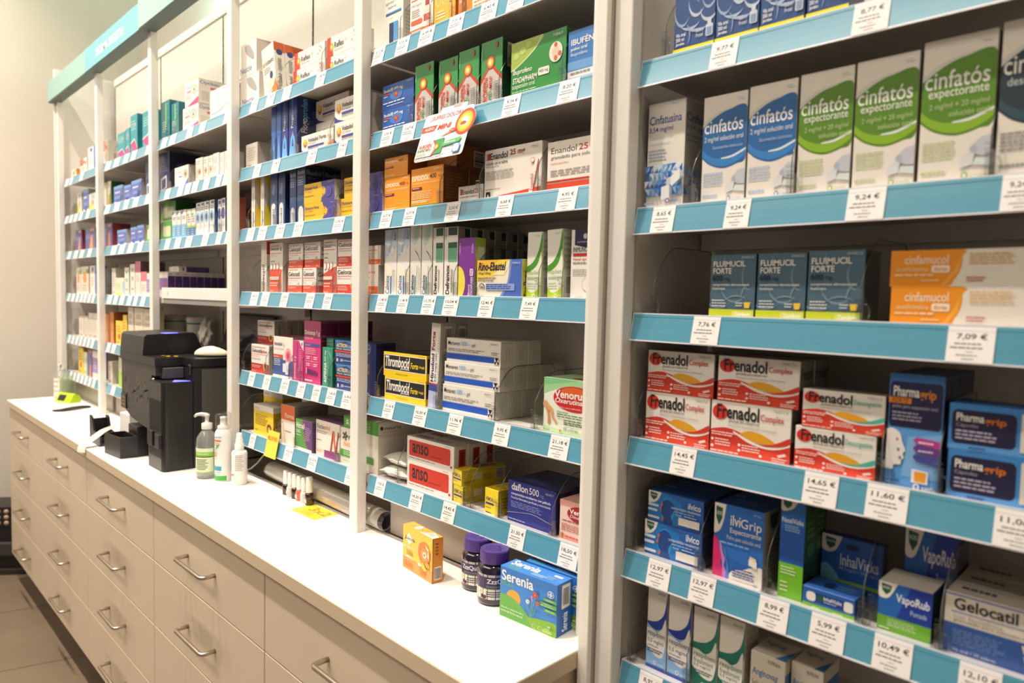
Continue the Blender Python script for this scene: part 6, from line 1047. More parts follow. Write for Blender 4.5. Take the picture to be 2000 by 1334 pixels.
# black perforated case standing on the floor beyond the cabinets
o = thing('floor_case', (-.19, -.29, 0), 'black case with rows of round holes on the floor beyond the cabinets', 'case', rz=math.radians(54))
m = MB(); m.box(-.20, .165, 0, .24, .03, .26, BLACK, .004); m.box(-.20, .165, -.03, .24, 0, .03, mat('case_base', '2a2724', .45), .003); m.box(-.19, .155, -.02, 0, .10, .18, mat('case_grey', '3a3733', .5), .01); m.build('body', o)
m = MB(); m.box(-.20, .165, -.004, .20, .26, .375, BLACK, .003)
m.build('perforated_grille', o)
m = MB(); HOLE = mat('hole_beige', 'b59f86', .6)
for i in range(9):
    for j in range(3): m.lathe([(.0001, 0), (.013, 0), (.013, .0012), (.0001, .0012)], HOLE, (-.182+i*.041, 0, 0), 14, False); n = len(m.v)-14*4; m.v[n:] = [(x, -.0042-z, .285+j*.032+y) for x, y, z in m.v[n:]]
m.build('hole', o)
bpy.context.view_layer.update()

# ------------------------------------------------------------------ cash machine
o = thing('cash_machine', (1.85, .02, .9905), 'bulky black cash machine with blue lights standing on the worktop', 'machine')
X0, Y0 = 1.85, .02
def bx(m, x0, x1, y0, y1, z0, z1, mt, bev=.002): m.box(x0-X0, x1-X0, y0-Y0, y1-Y0, z0-.9905, z1-.9905, mt, bev)
m = MB(); bx(m, 1.615, 2.0835, -.058, .235, .9925, 1.334, BLACK, .004); bx(m, 1.70, 1.944, -.10, -.0585, .9925, 1.16, BLACK, .004); bx(m, 1.95, 2.0, -.125, -.0585, 1.2905, 1.328, GREYP, .002); m.build('body', o)
m = MB(); m.prism([(1.613-X0, .172), (1.613-X0, .3425), (1.984-X0, .3425), (1.984-X0, .31), (1.945-X0, .31), (1.945-X0, .115), (1.72-X0, .135)], -.145-Y0, -.0585-Y0, FRONTLIT, 'y'); fp_ = m.build('front_panel', o)
m = MB(); rr = random.Random(11); PAT = mat('pattern_grey', '6a655e', .4)
for j in range(18):
    a = rr.uniform(1.66, 1.90)-X0; c = a+rr.uniform(-.11, .11); c = max(1.64-X0, min(1.935-X0, c)); z0 = rr.uniform(.17, .21); z1 = rr.uniform(.26, .335); w2 = .002
    m.add([(a-w2, -.1453-Y0, z0), (a+w2, -.1453-Y0, z0), (c+w2, -.1453-Y0, z1), (c-w2, -.1453-Y0, z1)], [(0, 1, 2, 3)], PAT)
for a, c, e in ((1.72, 1.79, .235), (1.80, 1.85, .225), (1.84, 1.92, .25)):
    m.add([(a-X0, -.1455-Y0, e), (c-X0, -.1455-Y0, e+.004), (c-X0+.012, -.1455-Y0, e+.022), (a-X0+.016, -.1455-Y0, e-.008)], [(0, 1, 2, 3)], mat('pattern_black', '0b0b0d', .3))
m.build('pattern', fp_)
m = MB(); bx(m, 1.614, 1.672, -.149, -.1455, 1.15, 1.205, mat('badge_dark', '14120f', .3), .001)
for j in range(3): bx(m, 1.62, 1.667, -.1494, -.149, 1.162+.013*j, 1.168+.013*j, mat('badge_gold', '8f7a3c', .3, metal=.6), 0)
m.build('badge', o)
m = MB(); m.prism([(a-X0, b-Y0) for a, b in ((1.612, -.15), (1.992, -.15), (1.992, -.0605), (2.085, -.0605), (2.085, .236), (1.612, .236))], .3445, .3715, BLACK, 'z'); m.build('desk_top', o)
m = MB(); bx(m, 1.885, 1.975, -.135, -.03, 1.3621, 1.3625, mat('sticker_dark', '221f1c', .3), 0)
for x, y in ((1.90, -.10), (1.92, -.09), (1.94, -.10), (1.95, -.075), (1.93, -.07)): bx(m, x, x+.014, y, y+.012, 1.3626, 1.3628, mat('sticker_gold', 'c8a02c', .4), 0)
m.build('sticker', o)
m = MB(); m.prism([(-.150-Y0, .372), (-.144-Y0, .437), (-.135-Y0, .4445), (.02-Y0, .4495), (.03-Y0, .445), (.062-Y0, .372)], 1.613-X0, 1.868-X0, BLACK, 'x'); m.build('hood', o)
LED = mat('led_blue', '6a6cff', .4, emit='5a5cff', es=3.0)
m = MB(); m.add([(1.815-X0, -.072-Y0, .4480), (1.866-X0, -.072-Y0, .4480), (1.866-X0, -.03-Y0, .4492), (1.850-X0, -.03-Y0, .4492), (1.815-X0, -.072-Y0, .4465), (1.866-X0, -.072-Y0, .4465), (1.866-X0, -.03-Y0, .4478), (1.850-X0, -.03-Y0, .4478)], [(0, 1, 2, 3), (0, 4, 5, 1), (1, 5, 6, 2), (2, 6, 7, 3), (3, 7, 4, 0)], LED); m.build('light', o)
# coin tower on the right, rounded front corner
m = MB(); pts = [(1.947, -.0605), (1.947, -.157), (2.070, -.157), (2.079, -.154), (2.084, -.148), (2.085, -.14), (2.085, -.0605)]
m.prism([(a-X0, b-Y0) for a, b in pts], .002, .297, BLACK, 'z'); bx(m, 1.948, 2.072, -.1572, -.156, .9945, 1.284, FRONTLIT, 0); tw = m.build('coin_tower', o)
m = MB(); bx(m, 1.960, 2.070, -.1577, -.15725, 1.123, 1.226, mat('slot_deep_black', '050506', .6), 0); bx(m, 1.956, 2.008, -.165, -.1572, 1.068, 1.120, BLACK, .002); bx(m, 2.030, 2.074, -.165, -.1572, 1.066, 1.116, BLACK, .002); bx(m, 1.958, 2.070, -.1577, -.15725, 1.035, 1.063, mat('slot_deep_black', '050506', .6), 0); m.build('coin_slot', tw)
m = MB(); m.box(.2351, .2356, -.115-Y0, -.1135-Y0, .004, .085, DARKSEAM); m.build('door_seam', tw)
m = MB(); m.lathe([(.006, 0), (.006, .004), (.002, .006)], STEEL, (1.972-X0, -.147-Y0, .297), 12); m.build('screw', tw)
m = MB(); m.add([(2.03-X0, -.10-Y0, .2985), (2.07-X0, -.12-Y0, .2985), (2.075-X0, -.065-Y0, .2985), (2.03-X0, -.100-Y0, .2972), (2.07-X0, -.12-Y0, .2972), (2.075-X0, -.065-Y0, .2972)], [(0, 1, 2), (0, 3, 4, 1), (1, 4, 5, 2), (2, 5, 3, 0)], LED); m.build('light', tw)
m = MB(); bx(m, 2.049, 2.068, -.0625, -.0607, 1.308, 1.342, mat('badge_gold', '8f7a3c', .3, metal=.6), .001); bx(m, 2.052, 2.065, -.063, -.0624, 1.312, 1.338, mat('badge_dark', '14120f', .3), 0); m.build('badge', o)
m = MB(); bx(m, 2.0842, 2.0855, -.031, .225, 1.0, 1.326, GREYP, .0005); m.build('side_panel', o)
m = MB()
tp = [(1.656, -.216), (1.793, -.203), (1.80, -.147), (1.665, -.150)]
for i in range(4):
    (a, b), (c, e) = tp[i], tp[(i+1) % 4]; cx, cy = 1.729, -.18; ins = lambda x, y: (x+(cx-x)*.09, y+(cy-y)*.14)
    ia, ic = ins(a, b), ins(c, e); m.add([(a-X0, b-Y0, .001), (c-X0, e-Y0, .001), (c-X0+(c-cx)*.04, e-Y0, .076), (a-X0+(a-cx)*.04, b-Y0, .076), (ia[0]-X0, ia[1]-Y0, .012), (ic[0]-X0, ic[1]-Y0, .012), (ic[0]-X0, ic[1]-Y0, .076), (ia[0]-X0, ia[1]-Y0, .076)], [(0, 1, 2, 3), (3, 2, 6, 7), (5, 4, 7, 6)], BLACK)
m.add([(a-X0, b-Y0, .012) for a, b in tp], [(0, 1, 2, 3)], BLACK); m.add([(a-X0, b-Y0, .001) for a, b in tp], [(3, 2, 1, 0)], BLACK)
bx(m, 1.70, 1.80, -.149, -.1005, .9925, 1.10, BLACK, .002); m.build('coin_tray', o)

# leaning screen, mouse, crumpled paper and cable behind the machine
o = thing('screen', (1.82, .2, 1.3625), 'dark framed flat screen leaning back on the rear of the black machine', 'screen')
def scr(x, t, off): return (x, .006+.050*t-off*.95, .002+.140*t+off*.3)
def slab(m, x0, x1, t0, t1, o0, o1, mt): m.add([scr(x0, t0, o0), scr(x1, t0, o0), scr(x1, t1, o0), scr(x0, t1, o0), scr(x0, t0, o1), scr(x1, t0, o1), scr(x1, t1, o1), scr(x0, t1, o1)], [(0, 1, 2, 3), (7, 6, 5, 4), (0, 4, 5, 1), (1, 5, 6, 2), (2, 6, 7, 3), (3, 7, 4, 0)], mt)
m = MB(); slab(m, -.17, .22, 0, 1, 0, -.007, mat('screen_frame', '141418', .4)); m.build('frame', o)
m = MB(); slab(m, -.160, .21, .05, .96, .0008, .0001, mat('screen_glass', '3f4157', .08, coat=1)); m.build('display', o)
o = thing('computer_mouse', (2.005, .035, 1.3625), 'ivory computer mouse lying on top of the black machine', 'mouse', rz=math.radians(50))
m = MB(); bm = bmesh.new(); bmesh.ops.create_uvsphere(bm, u_segments=28, v_segments=16, radius=1)
for v in bm.verts:
    x, y, z = v.co
    zz = (z*.030*(1.0-.30*max(0, x)) if z > 0 else z*.006)+.0062
    v.co = (x*.060, y*.032*(1-.10*x), zz)
m.bm(bm, mat('ivory_plastic', 'e9dfc8', .35), True); m.build('body', o)
m = MB(); m.tube([(.058, 0, .008), (.078, .002, .004), (.095, .012, .002)], .0016, mat('ivory_plastic', 'e9dfc8', .35), 6); m.build('cord', o)
o = MB(); bm = bmesh.new(); bmesh.ops.create_icosphere(bm, subdivisions=3, radius=1)
for v in bm.verts:
    q = v.co; k = .78+.3*math.sin(7*q.x+3*q.y)*math.sin(5*q.z+2*q.x)+.14*random.random(); v.co = Vector((q.x*.055*k+.012*q.z, q.y*.018*k, q.z*.060*k))
zm = min(v.co.z for v in bm.verts)
for v in bm.verts: v.co.z -= zm
o.bm(bm, mat('crumpled_white_paper', 'e4ddd0', .6, bump=.3)); q = o.build('crumpled_paper'); q.location = (1.595, .17, 1.3622); q.location.x = 1.675; q.location.y = .14; tag(q, 'crumpled white paper bag standing beside the leaning screen', 'paper bag')
m = MB(); m.tube(smooth_pts([(2.20, .05, .994), (2.235, .062, .9945), (2.262, .082, 1.02), (2.285, .10, 1.055), (2.32, .12, 1.085), (2.34, .15, 1.10)], 6), .0026, mat('white_cable', 'e6dfd2', .45), 8); tag(m.build('cable'), 'white cable rising behind the spray bottle to the right of the machine', 'cable')
# two round tubs at the back of the second bay
for i, x in enumerate((1.1534, 1.4318)):
    o = thing('round_tub', (x, .205, 1.3346), 'white round tub with green rim band, %s of the pair behind the machine' % ('left one', 'right one')[i], 'tub', 'white tubs behind the machine')
    m = MB(); m.lathe([(.043, 0), (.045, .004), (.0475, .13)], mat('tub_white', 'e9e4d8', .4), seg=32); 
    for u, v, e in ((0, 0, 0),):
        vs, fs = glyphs('bio', .6); m.add([(.0482*math.sin(-.9+.35*a)*1, -.0482*math.cos(-.9+.35*a), .082+.018*b) for a, b in vs], fs, mat('tub_green', '3a8a5a', .4))
    m.lathe([(.0478, .117), (.0479, .123)], mat('tub_green', '3a8a5a', .4), seg=32, cap=False); m.build('body', o)
    m = MB(); m.lathe([(.0495, .1302), (.0495, .143), (.047, .1465), (.001, .1467)], mat('tub_white', 'e9e4d8', .4), seg=32); m.build('lid', o)

# ------------------------------------------------------------------ bottles at the right of the machine
def wrap(m, s, r, a0, a1, z0, z1, mt, bold=.5, lift=.0003):
    vs, fs = glyphs(s, bold); m.add([((r+lift)*math.sin(a0+(a1-a0)*u), -(r+lift)*math.cos(a0+(a1-a0)*u), z0+(z1-z0)*v) for u, v in vs], fs, mt)
def band(m, r, a0, a1, z0, z1, mt, lift=.0002, n=16):
    vs = []
    for i in range(n+1):
        a = a0+(a1-a0)*i/n; vs += [((r+lift)*math.sin(a), -(r+lift)*math.cos(a), z0), ((r+lift)*math.sin(a), -(r+lift)*math.cos(a), z1)]
    m.add(vs, [(2*i, 2*i+2, 2*i+3, 2*i+1) for i in range(n)], mt, True)
def lines(m, r, a0, a1, z0, z1, n, mt, lift=.0004):
    rr = random.Random(n)
    for j in range(n):
        zz = z1-(z1-z0)*(j+.5)/n; h = (z1-z0)/n*.22; band(m, r, a0, a0+(a1-a0)*(.7+.3*rr.random()), zz-h, zz+h, mt, lift, 6)
INKD = ink('3a3a38'); BOTC = milky('clear_bottle', 'cfd2cc', .22, clear('bottle_base', (.96, .97, .96), .2, .05)); PUMPW = mat('pump_clear_white', 'd9d6cf', .3, coat=.3)
VA = math.radians(52)                                          # the bottles' labels face out into the room
o = thing('pump_bottle', (2.224, -.068, .9905), 'clear pump bottle of hand gel with pale green label beside the machine', 'bottle', rz=math.radians(20))
m = MB(); m.lathe([(.030, .0005), (.033, .004), (.033, .115), (.030, .132), (.018, .150), (.0145, .154), (.0145, .158)], BOTC, seg=32); m.build('body', o)
m = MB(); m.lathe([(.0015, .002), (.0305, .002), (.0315, .03), (.0315, .034), (.001, .034)], milky('gel_grey', 'b4b4b2', .35, clear('gel_base', (.9, .9, .9), .05, .1)), seg=28, cap=False); m.build('gel', o)
m = MB(); G1 = mat('label_pale_green', 'dfe8c4', .5); G2 = mat('label_green', '8cc63f', .45)
band(m, .0332, -1.3, 1.45, .022, .100, G1); band(m, .0332, -1.3, 1.45, .074, .088, G2, .0004); band(m, .0332, -1.3, 1.45, .071, .074, INKD, .0005); band(m, .0332, -1.3, 1.45, .022, .024, G2, .0004)
wrap(m, '71', .0332, -.95, -.45, .073, .092, mat('label_black', '1d1d1d', .5), .6, .0007); wrap(m, 'Gel hidroalcohólico', .0332, -.35, 1.0, .080, .0855, mat('label_cream', 'eef2dc', .5), .3, .0007)
lines(m, .0332, -.3, 1.1, .03, .066, 7, ink('5a6048'), .0006); m.build('label', o)
m = MB(); m.lathe([(.0165, .1582), (.0165, .176), (.012, .178), (.006, .180), (.006, .196), (.008, .197), (.008, .206), (.001, .2075)], PUMPW, seg=24)
m.tube([(0, 0, .203), (-.018, -.008, .205), (-.030, -.014, .203), (-.036, -.017, .196)], [.007, .006, .005, .004], PUMPW, 10); m.tube([(0, 0, .158), (0, 0, .01)], .0025, BOTC, 6); m.build('pump', o)
o = thing('spray_can', (2.294, -.044, .9905), 'tall white spray can with leaf logo and green foot band', 'spray can', rz=math.radians(20))
m = MB(); m.lathe([(.025, .0005), (.026, .003), (.026, .148), (.024, .157), (.019, .165), (.018, .1655)], mat('can_white', 'efecea', .3, coat=.3), seg=32); m.build('body', o)
m = MB(); band(m, .026, -1.4, 1.2, .004, .020, mat('can_green', '4fae4a', .4)); band(m, .026, -1.2, .6, .036, .05, mat('can_teal', '3fa0b8', .4)); band(m, .026, -1.2, .55, .128, .134, mat('can_orange', 'd8743a', .4))
wrap(m, 'puressentiel', .0262, -1.1, .6, .138, .146, mat('can_teal', '3fa0b8', .4), .4); lines(m, .0262, -1.0, .4, .115, .126, 2, ink('d8a47c')); lines(m, .0262, -1.0, .5, .022, .034, 2, ink('a8c4cc'))
for j in range(14): a = math.radians(-80+j*17); band(m, .0262, -.28+.33*math.cos(a)-.03, -.28+.33*math.cos(a)+.03, .085+.016*math.sin(a), .088+.016*math.sin(a), mat('can_green', '4fae4a', .4), .0004, 3)
band(m, .0262, -.5, -.12, .081, .094, mat('can_orange', 'd8743a', .4), .0005); wrap(m, '41', .0262, -.42, -.2, .084, .0915, mat('can_cream', 'f6ece0', .4), .6, .0008); m.prism([(-.004, .104), (.004, .110), (.012, .122), (0, .116)], -.0272, -.0268, mat('can_green', '4fae4a', .4)); m.build('label', o)
m = MB(); m.lathe([(.0175, .1658), (.0175, .176), (.010, .178), (.009, .196), (.010, .198), (.010, .204), (.001, .206)], mat('cap_white', 'f2efe8', .35), seg=24); m.build('nozzle', o)
m = MB(); m.lathe([(.0235, .166), (.0235, .212), (.021, .2165), (.001, .2172)], clear('cap_clear', (.93, .93, .93), .25, .05), seg=28, cap=False); m.build('cap', o)
o = thing('spray_bottle', (2.367, -.024, .9905), 'small white spray bottle with red stripe, right of the spray can', 'spray bottle', rz=math.radians(25))
m = MB(); m.lathe([(.022, .0005), (.0235, .003), (.0235, .098), (.021, .104), (.0135, .107), (.013, .108)], mat('bottle_white', 'f0ece6', .4), seg=32); m.build('body', o)
m = MB(); band(m, .0235, -1.35, -.05, .030, .0345, mat('label_red', 'd8432f', .4)); lines(m, .0236, -1.3, -.3, .04, .09, 7, ink('c88a80')); lines(m, .0236, .15, 1.3, .045, .096, 9, ink('b4b0ac')); wrap(m, 'SKIN', .0236, -1.3, -.55, .082, .090, INKD, .4); m.build('label', o)
m = MB(); m.lathe([(.0135, .108), (.0135, .128), (.0105, .131), (.0105, .143), (.0085, .145), (.0085, .158), (.007, .161), (.001, .1615)], mat('cap_white', 'f2efe8', .35), seg=24); m.build('pump', o)

# far end of the worktop: sanitiser, green gadget, strap, tape dispenser
o = thing('pump_bottle', (.058, -.012, .9905), 'clear pump bottle with white label at the far end of the worktop', 'bottle')
m = MB(); m.lathe([(.034, .0005), (.037, .004), (.037, .115), (.031, .132), (.018, .146), (.016, .152)], BOTC, seg=28); m.build('body', o)
m = MB(); band(m, .037, -.9, 1.1, .012, .112, mat('label_white', 'ece6da', .5)); band(m, .037, -.9, 1.1, .038, .043, mat('label_salmon', 'd89a84', .5), .0004); wrap(m, 'MANOS', .037, -.7, .9, .088, .098, INKD, .4); wrap(m, 'MANOS', .037, -.7, .9, .062, .072, INKD, .4); m.build('label', o)
m = MB(); m.lathe([(.0175, .1522), (.0175, .168), (.008, .170), (.008, .182), (.001, .183)], PUMPW, seg=20); m.tube([(0, 0, .18), (.018, -.014, .181), (.026, -.02, .174)], .005, PUMPW, 8); m.build('pump', o)
o = thing('clear_bottle', (.142, -.004, .9905), 'greenish clear bottle right behind the lime green gadget', 'bottle')
m = MB(); m.lathe([(.030, .0005), (.033, .004), (.033, .105), (.026, .12), (.012, .13), (.012, .15), (.001, .151)], milky('bottle_green', 'a8b894', .3, clear('bottle_green_base', (.88, .93, .82), .2, .05)), seg=28, cap=False); m.build('body', o)
o = thing('lime_gadget', (.245, -.028, .9905), 'lime green wedge shaped gadget with dark display on the worktop', 'gadget', rz=math.radians(20))
LIME = mat('lime_plastic', 'b4d820', .35, coat=.3)
m = MB(); m.prism([(-.03, 0), (-.027, .004), (-.004, .044), (.006, .048), (.03, .036), (.036, .012), (.03, 0)], -.062, .062, LIME, 'x'); m.build('body', o)
m = MB(); m.add([(-.045, -.0245, .0105), (.012, -.0245, .0105), (.012, -.0085, .0385), (-.045, -.0085, .0385)], [(0, 1, 2, 3)], mat('dark_display', '2a2a30', .2)); m.build('display', o)
o = MB(); pts = smooth_pts([(.545, -.150, .9955), (.56, -.118, .9975), (.545, -.07, 1.0015), (.515, -.02, .9995), (.505, .015, .996)], 5); n = len(pts)
vs = []
for i, p in enumerate(pts):
    hw = .016*(.55+.45*math.sin(math.pi*(i+.6)/(n+.2))); vs += [(p.x-hw, p.y-hw*.35, p.z-.004), (p.x+hw, p.y+hw*.35, p.z-.004), (p.x+hw, p.y+hw*.35, p.z+.004), (p.x-hw, p.y-hw*.35, p.z+.004)]
o.add(vs, [f for i in range(n-1) for f in [(4*i+k, 4*i+(k+1) % 4, 4*i+4+(k+1) % 4, 4*i+4+k) for k in range(4)]]+[(3, 2, 1, 0), (4*n-4, 4*n-3, 4*n-2, 4*n-1)], BLACK); tag(o.build('pen_case'), 'slim black bent pen case lying on the worktop before the green gadget', 'case')
o = thing('tape_dispenser', (1.45, -.185, .9905), 'black tape dispenser with clear tape hanging over the worktop edge', 'tape dispenser')
m = MB(); m.prism([(-.055, 0), (.085, 0), (.085, .035), (.05, .045), (.0, .05), (-.025, .10), (-.04, .105), (-.055, .105)], -.016, -.010, BLACK, 'y'); m.prism([(-.055, 0), (.085, 0), (.085, .035), (.05, .045), (.0, .05), (-.02, .095), (-.035, .10), (-.055, .10)], .04, .046, BLACK, 'y'); m.box(-.055, .085, -.010, .04, 0, .012, BLACK, .001); m.box(-.055, -.045, -.010, .04, .012, .09, BLACK, .001); m.build('frame', o)
m = MB(); tp = smooth_pts([(.02, .05, .062), (.045, .01, .055), (.062, -.03, .034), (.074, -.071, .008), (.088, -.079, -.012)], 6); vs = []
for p in tp: vs += [(p.x-.016, p.y-.009, p.z), (p.x+.016, p.y+.009, p.z), (p.x+.016, p.y+.009, p.z+.0006), (p.x-.016, p.y-.009, p.z+.0006)]
n = len(tp); m.add(vs, [f for i in range(n-1) for f in [(4*i+k, 4*i+(k+1) % 4, 4*i+4+(k+1) % 4, 4*i+4+k) for k in range(4)]], mat('frosted_tape', 'd8d0c4', .2, coat=.6)); m.build('tape_strip', o)
o = thing('white_box', (1.475, -.07, .9905), 'small plain white box standing behind the tape dispenser', 'box', rz=math.radians(8))
m = MB(); m.box(-.042, .042, -.03, .03, 0, .112, WHITE, .002); m.box(-.0421, .0421, -.0301, -.03, .096, .097, SHELF); m.build('body', o)
o = MB(); bm = bmesh.new(); o.lathe([(.018, -.012), (.034, -.012), (.034, .012), (.018, .012), (.018, -.012)], mat('cream_tape_roll', 'd8c8a4', .5), seg=28, cap=False); o.v = [(x, z, y+.034) for x, y, z in o.v]; q = o.build('tape_roll'); q.location = (1.40, -.06, .9905); q.rotation_euler = (0, 0, math.radians(70)); tag(q, 'cream roll of tape standing left of the plain white box', 'tape roll'); bm.free()

# ------------------------------------------------------------------ roll in clear wrap, nail polish, offer card
o = thing('wrapped_roll', (2.70, .074, 1.018), 'long grey roll in clear plastic wrap lying behind the posts', 'roll', rz=math.radians(-2.0))
m = MB(); L = .335; vs = []; fs = []
m.lathe([(.0255, -L), (.0255, L), (.0235, L), (.0235, L-.10)], mat('roll_white_sheet', 'ddd6ca', .35, coat=.4, bump=.25, scale=25), seg=32, cap=False); m.lathe([(.001, L-.10), (.0235, L-.10)], mat('roll_inside', '6a6474', .6), seg=32, cap=False); m.lathe([(.0234, L-.002), (.0234, L-.10)], mat('roll_inside', '6a6474', .6), seg=32, cap=False); m.lathe([(.001, -L), (.0255, -L)], mat('roll_inside', '6a6474', .6), seg=32, cap=False)
m.v = [(z, x, y) for x, y, z in m.v]; m.build('sheet_roll', o)
m = MB(); m.lathe([(.0262, -L-.01), (.0264, L+.008), (.025, L+.016), (.0265, L+.026)], clear('wrap_film', (.95, .95, .95), .3, .12), seg=24, cap=False); m.lathe([(.006, -L-.04), (.02, -L-.02), (.0262, -L-.01)], clear('wrap_film', (.95, .95, .95), .3, .12), seg=9, cap=False); m.v = [(z, x, y) for x, y, z in m.v]; m.build('plastic_wrap', o)
POL = [('2a1216', 'very dark red'), ('d9d4ca', 'pearly white'), ('2e1318', 'dark plum'), ('d8644c', 'coral'), ('dcd8cf', 'milky white'), ('30161a', 'dark brown')]
for i, (c, dn) in enumerate(POL):
    x = 2.566+i*.0272+(.004 if i == 5 else 0); y = .033-(.0012 if i < 5 else .002)
    o = thing('nail_polish', (x, y, .9905), '%s nail polish with white cap, %s in the row before the roll' % (dn, ORD[i]), 'nail polish', 'row of nail polish bottles')
    s = 1.0 if i < 5 else 1.12
    m = MB(); m.lathe([(.0105*s, .0004), (.0115*s, .002), (.0115*s, .026*s), (.009*s, .031*s), (.005*s, .0325*s)], mat('polish_'+c, c, .12, coat=.8), seg=20)
    if i in (1, 3, 5): m.prism([(-.006, .008), (.006, .008), (.006, .018), (-.006, .018)], -.01178*s, -.0115*s, mat('polish_sticker', 'd8cfc4' if i != 5 else '8a7a5c', .4))
    m.build('bottle', o)
    m = MB(); m.lathe([(.0088*s, .0326*s), (.0085*s, .066*s), (.0072*s, .0715*s), (.001, .0725*s)], mat('polish_cap', 'f0ebe2', .35), seg=20); m.build('cap', o)
o = MB(); Y_ = mat('card_yellow', 'f0cc3c', .4); o.box(-.063, .063, -.037, .037, 0, .0006, Y_)
vs, fs = glyphs('3x2', .8); o.add([(-.028+.085*a, -.004+.03*b, .0008) for a, b in vs], fs, mat('card_orange', 'e8803c', .5)); art(o, [L_(.2, .08, .75, .38, 3, 'd8a43c')], lambda u, v, e: (-.063+.126*u, -.037+.074*v, .0007+e))
q = o.build('offer_card'); q.location = (2.775, .0075, .9906); q.rotation_euler = (0, 0, math.radians(1)); tag(q, 'yellow three for two offer card lying before the wrapped roll', 'card')

# ------------------------------------------------------------------ right end of the worktop
def front_carton(des, loc, w_, d, h, yaw, label):
    o = bpy.data.objects.new('medicine_carton', carton_mesh(des, w_, d, h)); COL.objects.link(o); o.location = loc; o.rotation_euler = (0, 0, math.radians(yaw)); return tag(o, label, 'carton', 'cartons on the worktop')
D('juan', 'orange lozenge carton', 'f4b830', [P_('f0a02a', (0, 0), (1, 0), (1, .28), (0, .28)), P_('f6ead4', (0, .28), (1, .0), (1, .3), (.75, .2), (.5, .27), (.2, .33)), P_('f6c83c', (0, .3), (0, 1), (1, 1), (1, .75), (.7, .3), (.45, .26), (.2, .33)), R_(0, 0, 1, .26, 'eda04a'), R_(0, .26, 1, .275, 'e58a2c'), P_('f4f0e4', (.1, .72), (.22, .86), (.36, .72), (.22, .58)), T('Juanola', .06, .67, .42, .78, '5a4a3c', .5, 1), T('própolis', .05, .48, .42, .58, 'f6ead0', .5), L_(.14, .34, .4, .46, 3, 'b0782a'), L_(.48, .5, .56, .66, 5, 'f6e4b8'), E_(.74, .58, .2, .25, 'e07a24'), E_(.76, .55, .12, .15, 'ea9440'), E_(.76, .55, .06, .07, 'f4ead8'), E_(.76, .55, .03, .035, 'd8782c'), P_('f6ead8', (.78, .8), (.82, .72), (.88, .68), (.86, .56), (.92, .5), (.9, .64), (.9, .72)), P_('f2c840', (.62, .3), (.72, .38), (.84, .24), (.78, .16)), E_(.86, .36, .07, .06, 'e8a44a'), E_(.6, .28, .05, .04, 'f0e4e0'), L_(.06, .06, .45, .2, 4, 'b8702a'), L_(.62, .06, .86, .2, 3, 'b8702a')],
  [B_(.2, .06, .85, .36), L_(.3, .6, .6, .9, 4, '8a5424'), P_('6a3f1a', (0, 0), (.05, 0), (.05, 1), (0, 1))], [P_('f4f0e4', (.25, .5), (.35, .95), (.48, .5), (.36, .1)), T('Juanola', .22, .35, .5, .65, '8a7a5c', .4, 1), P_('f6ead4', (.55, 0), (1, 0), (1, .6), (.75, .9)), L_(.62, .2, .95, .7, 3, 'e08a4a')], side='d8862c', top='f2aa2c')
front_carton('juan', (3.3115, -.0325, .9907), .1215, .0265, .0955, -6.5, 'orange and yellow lozenge carton standing alone on the worktop')
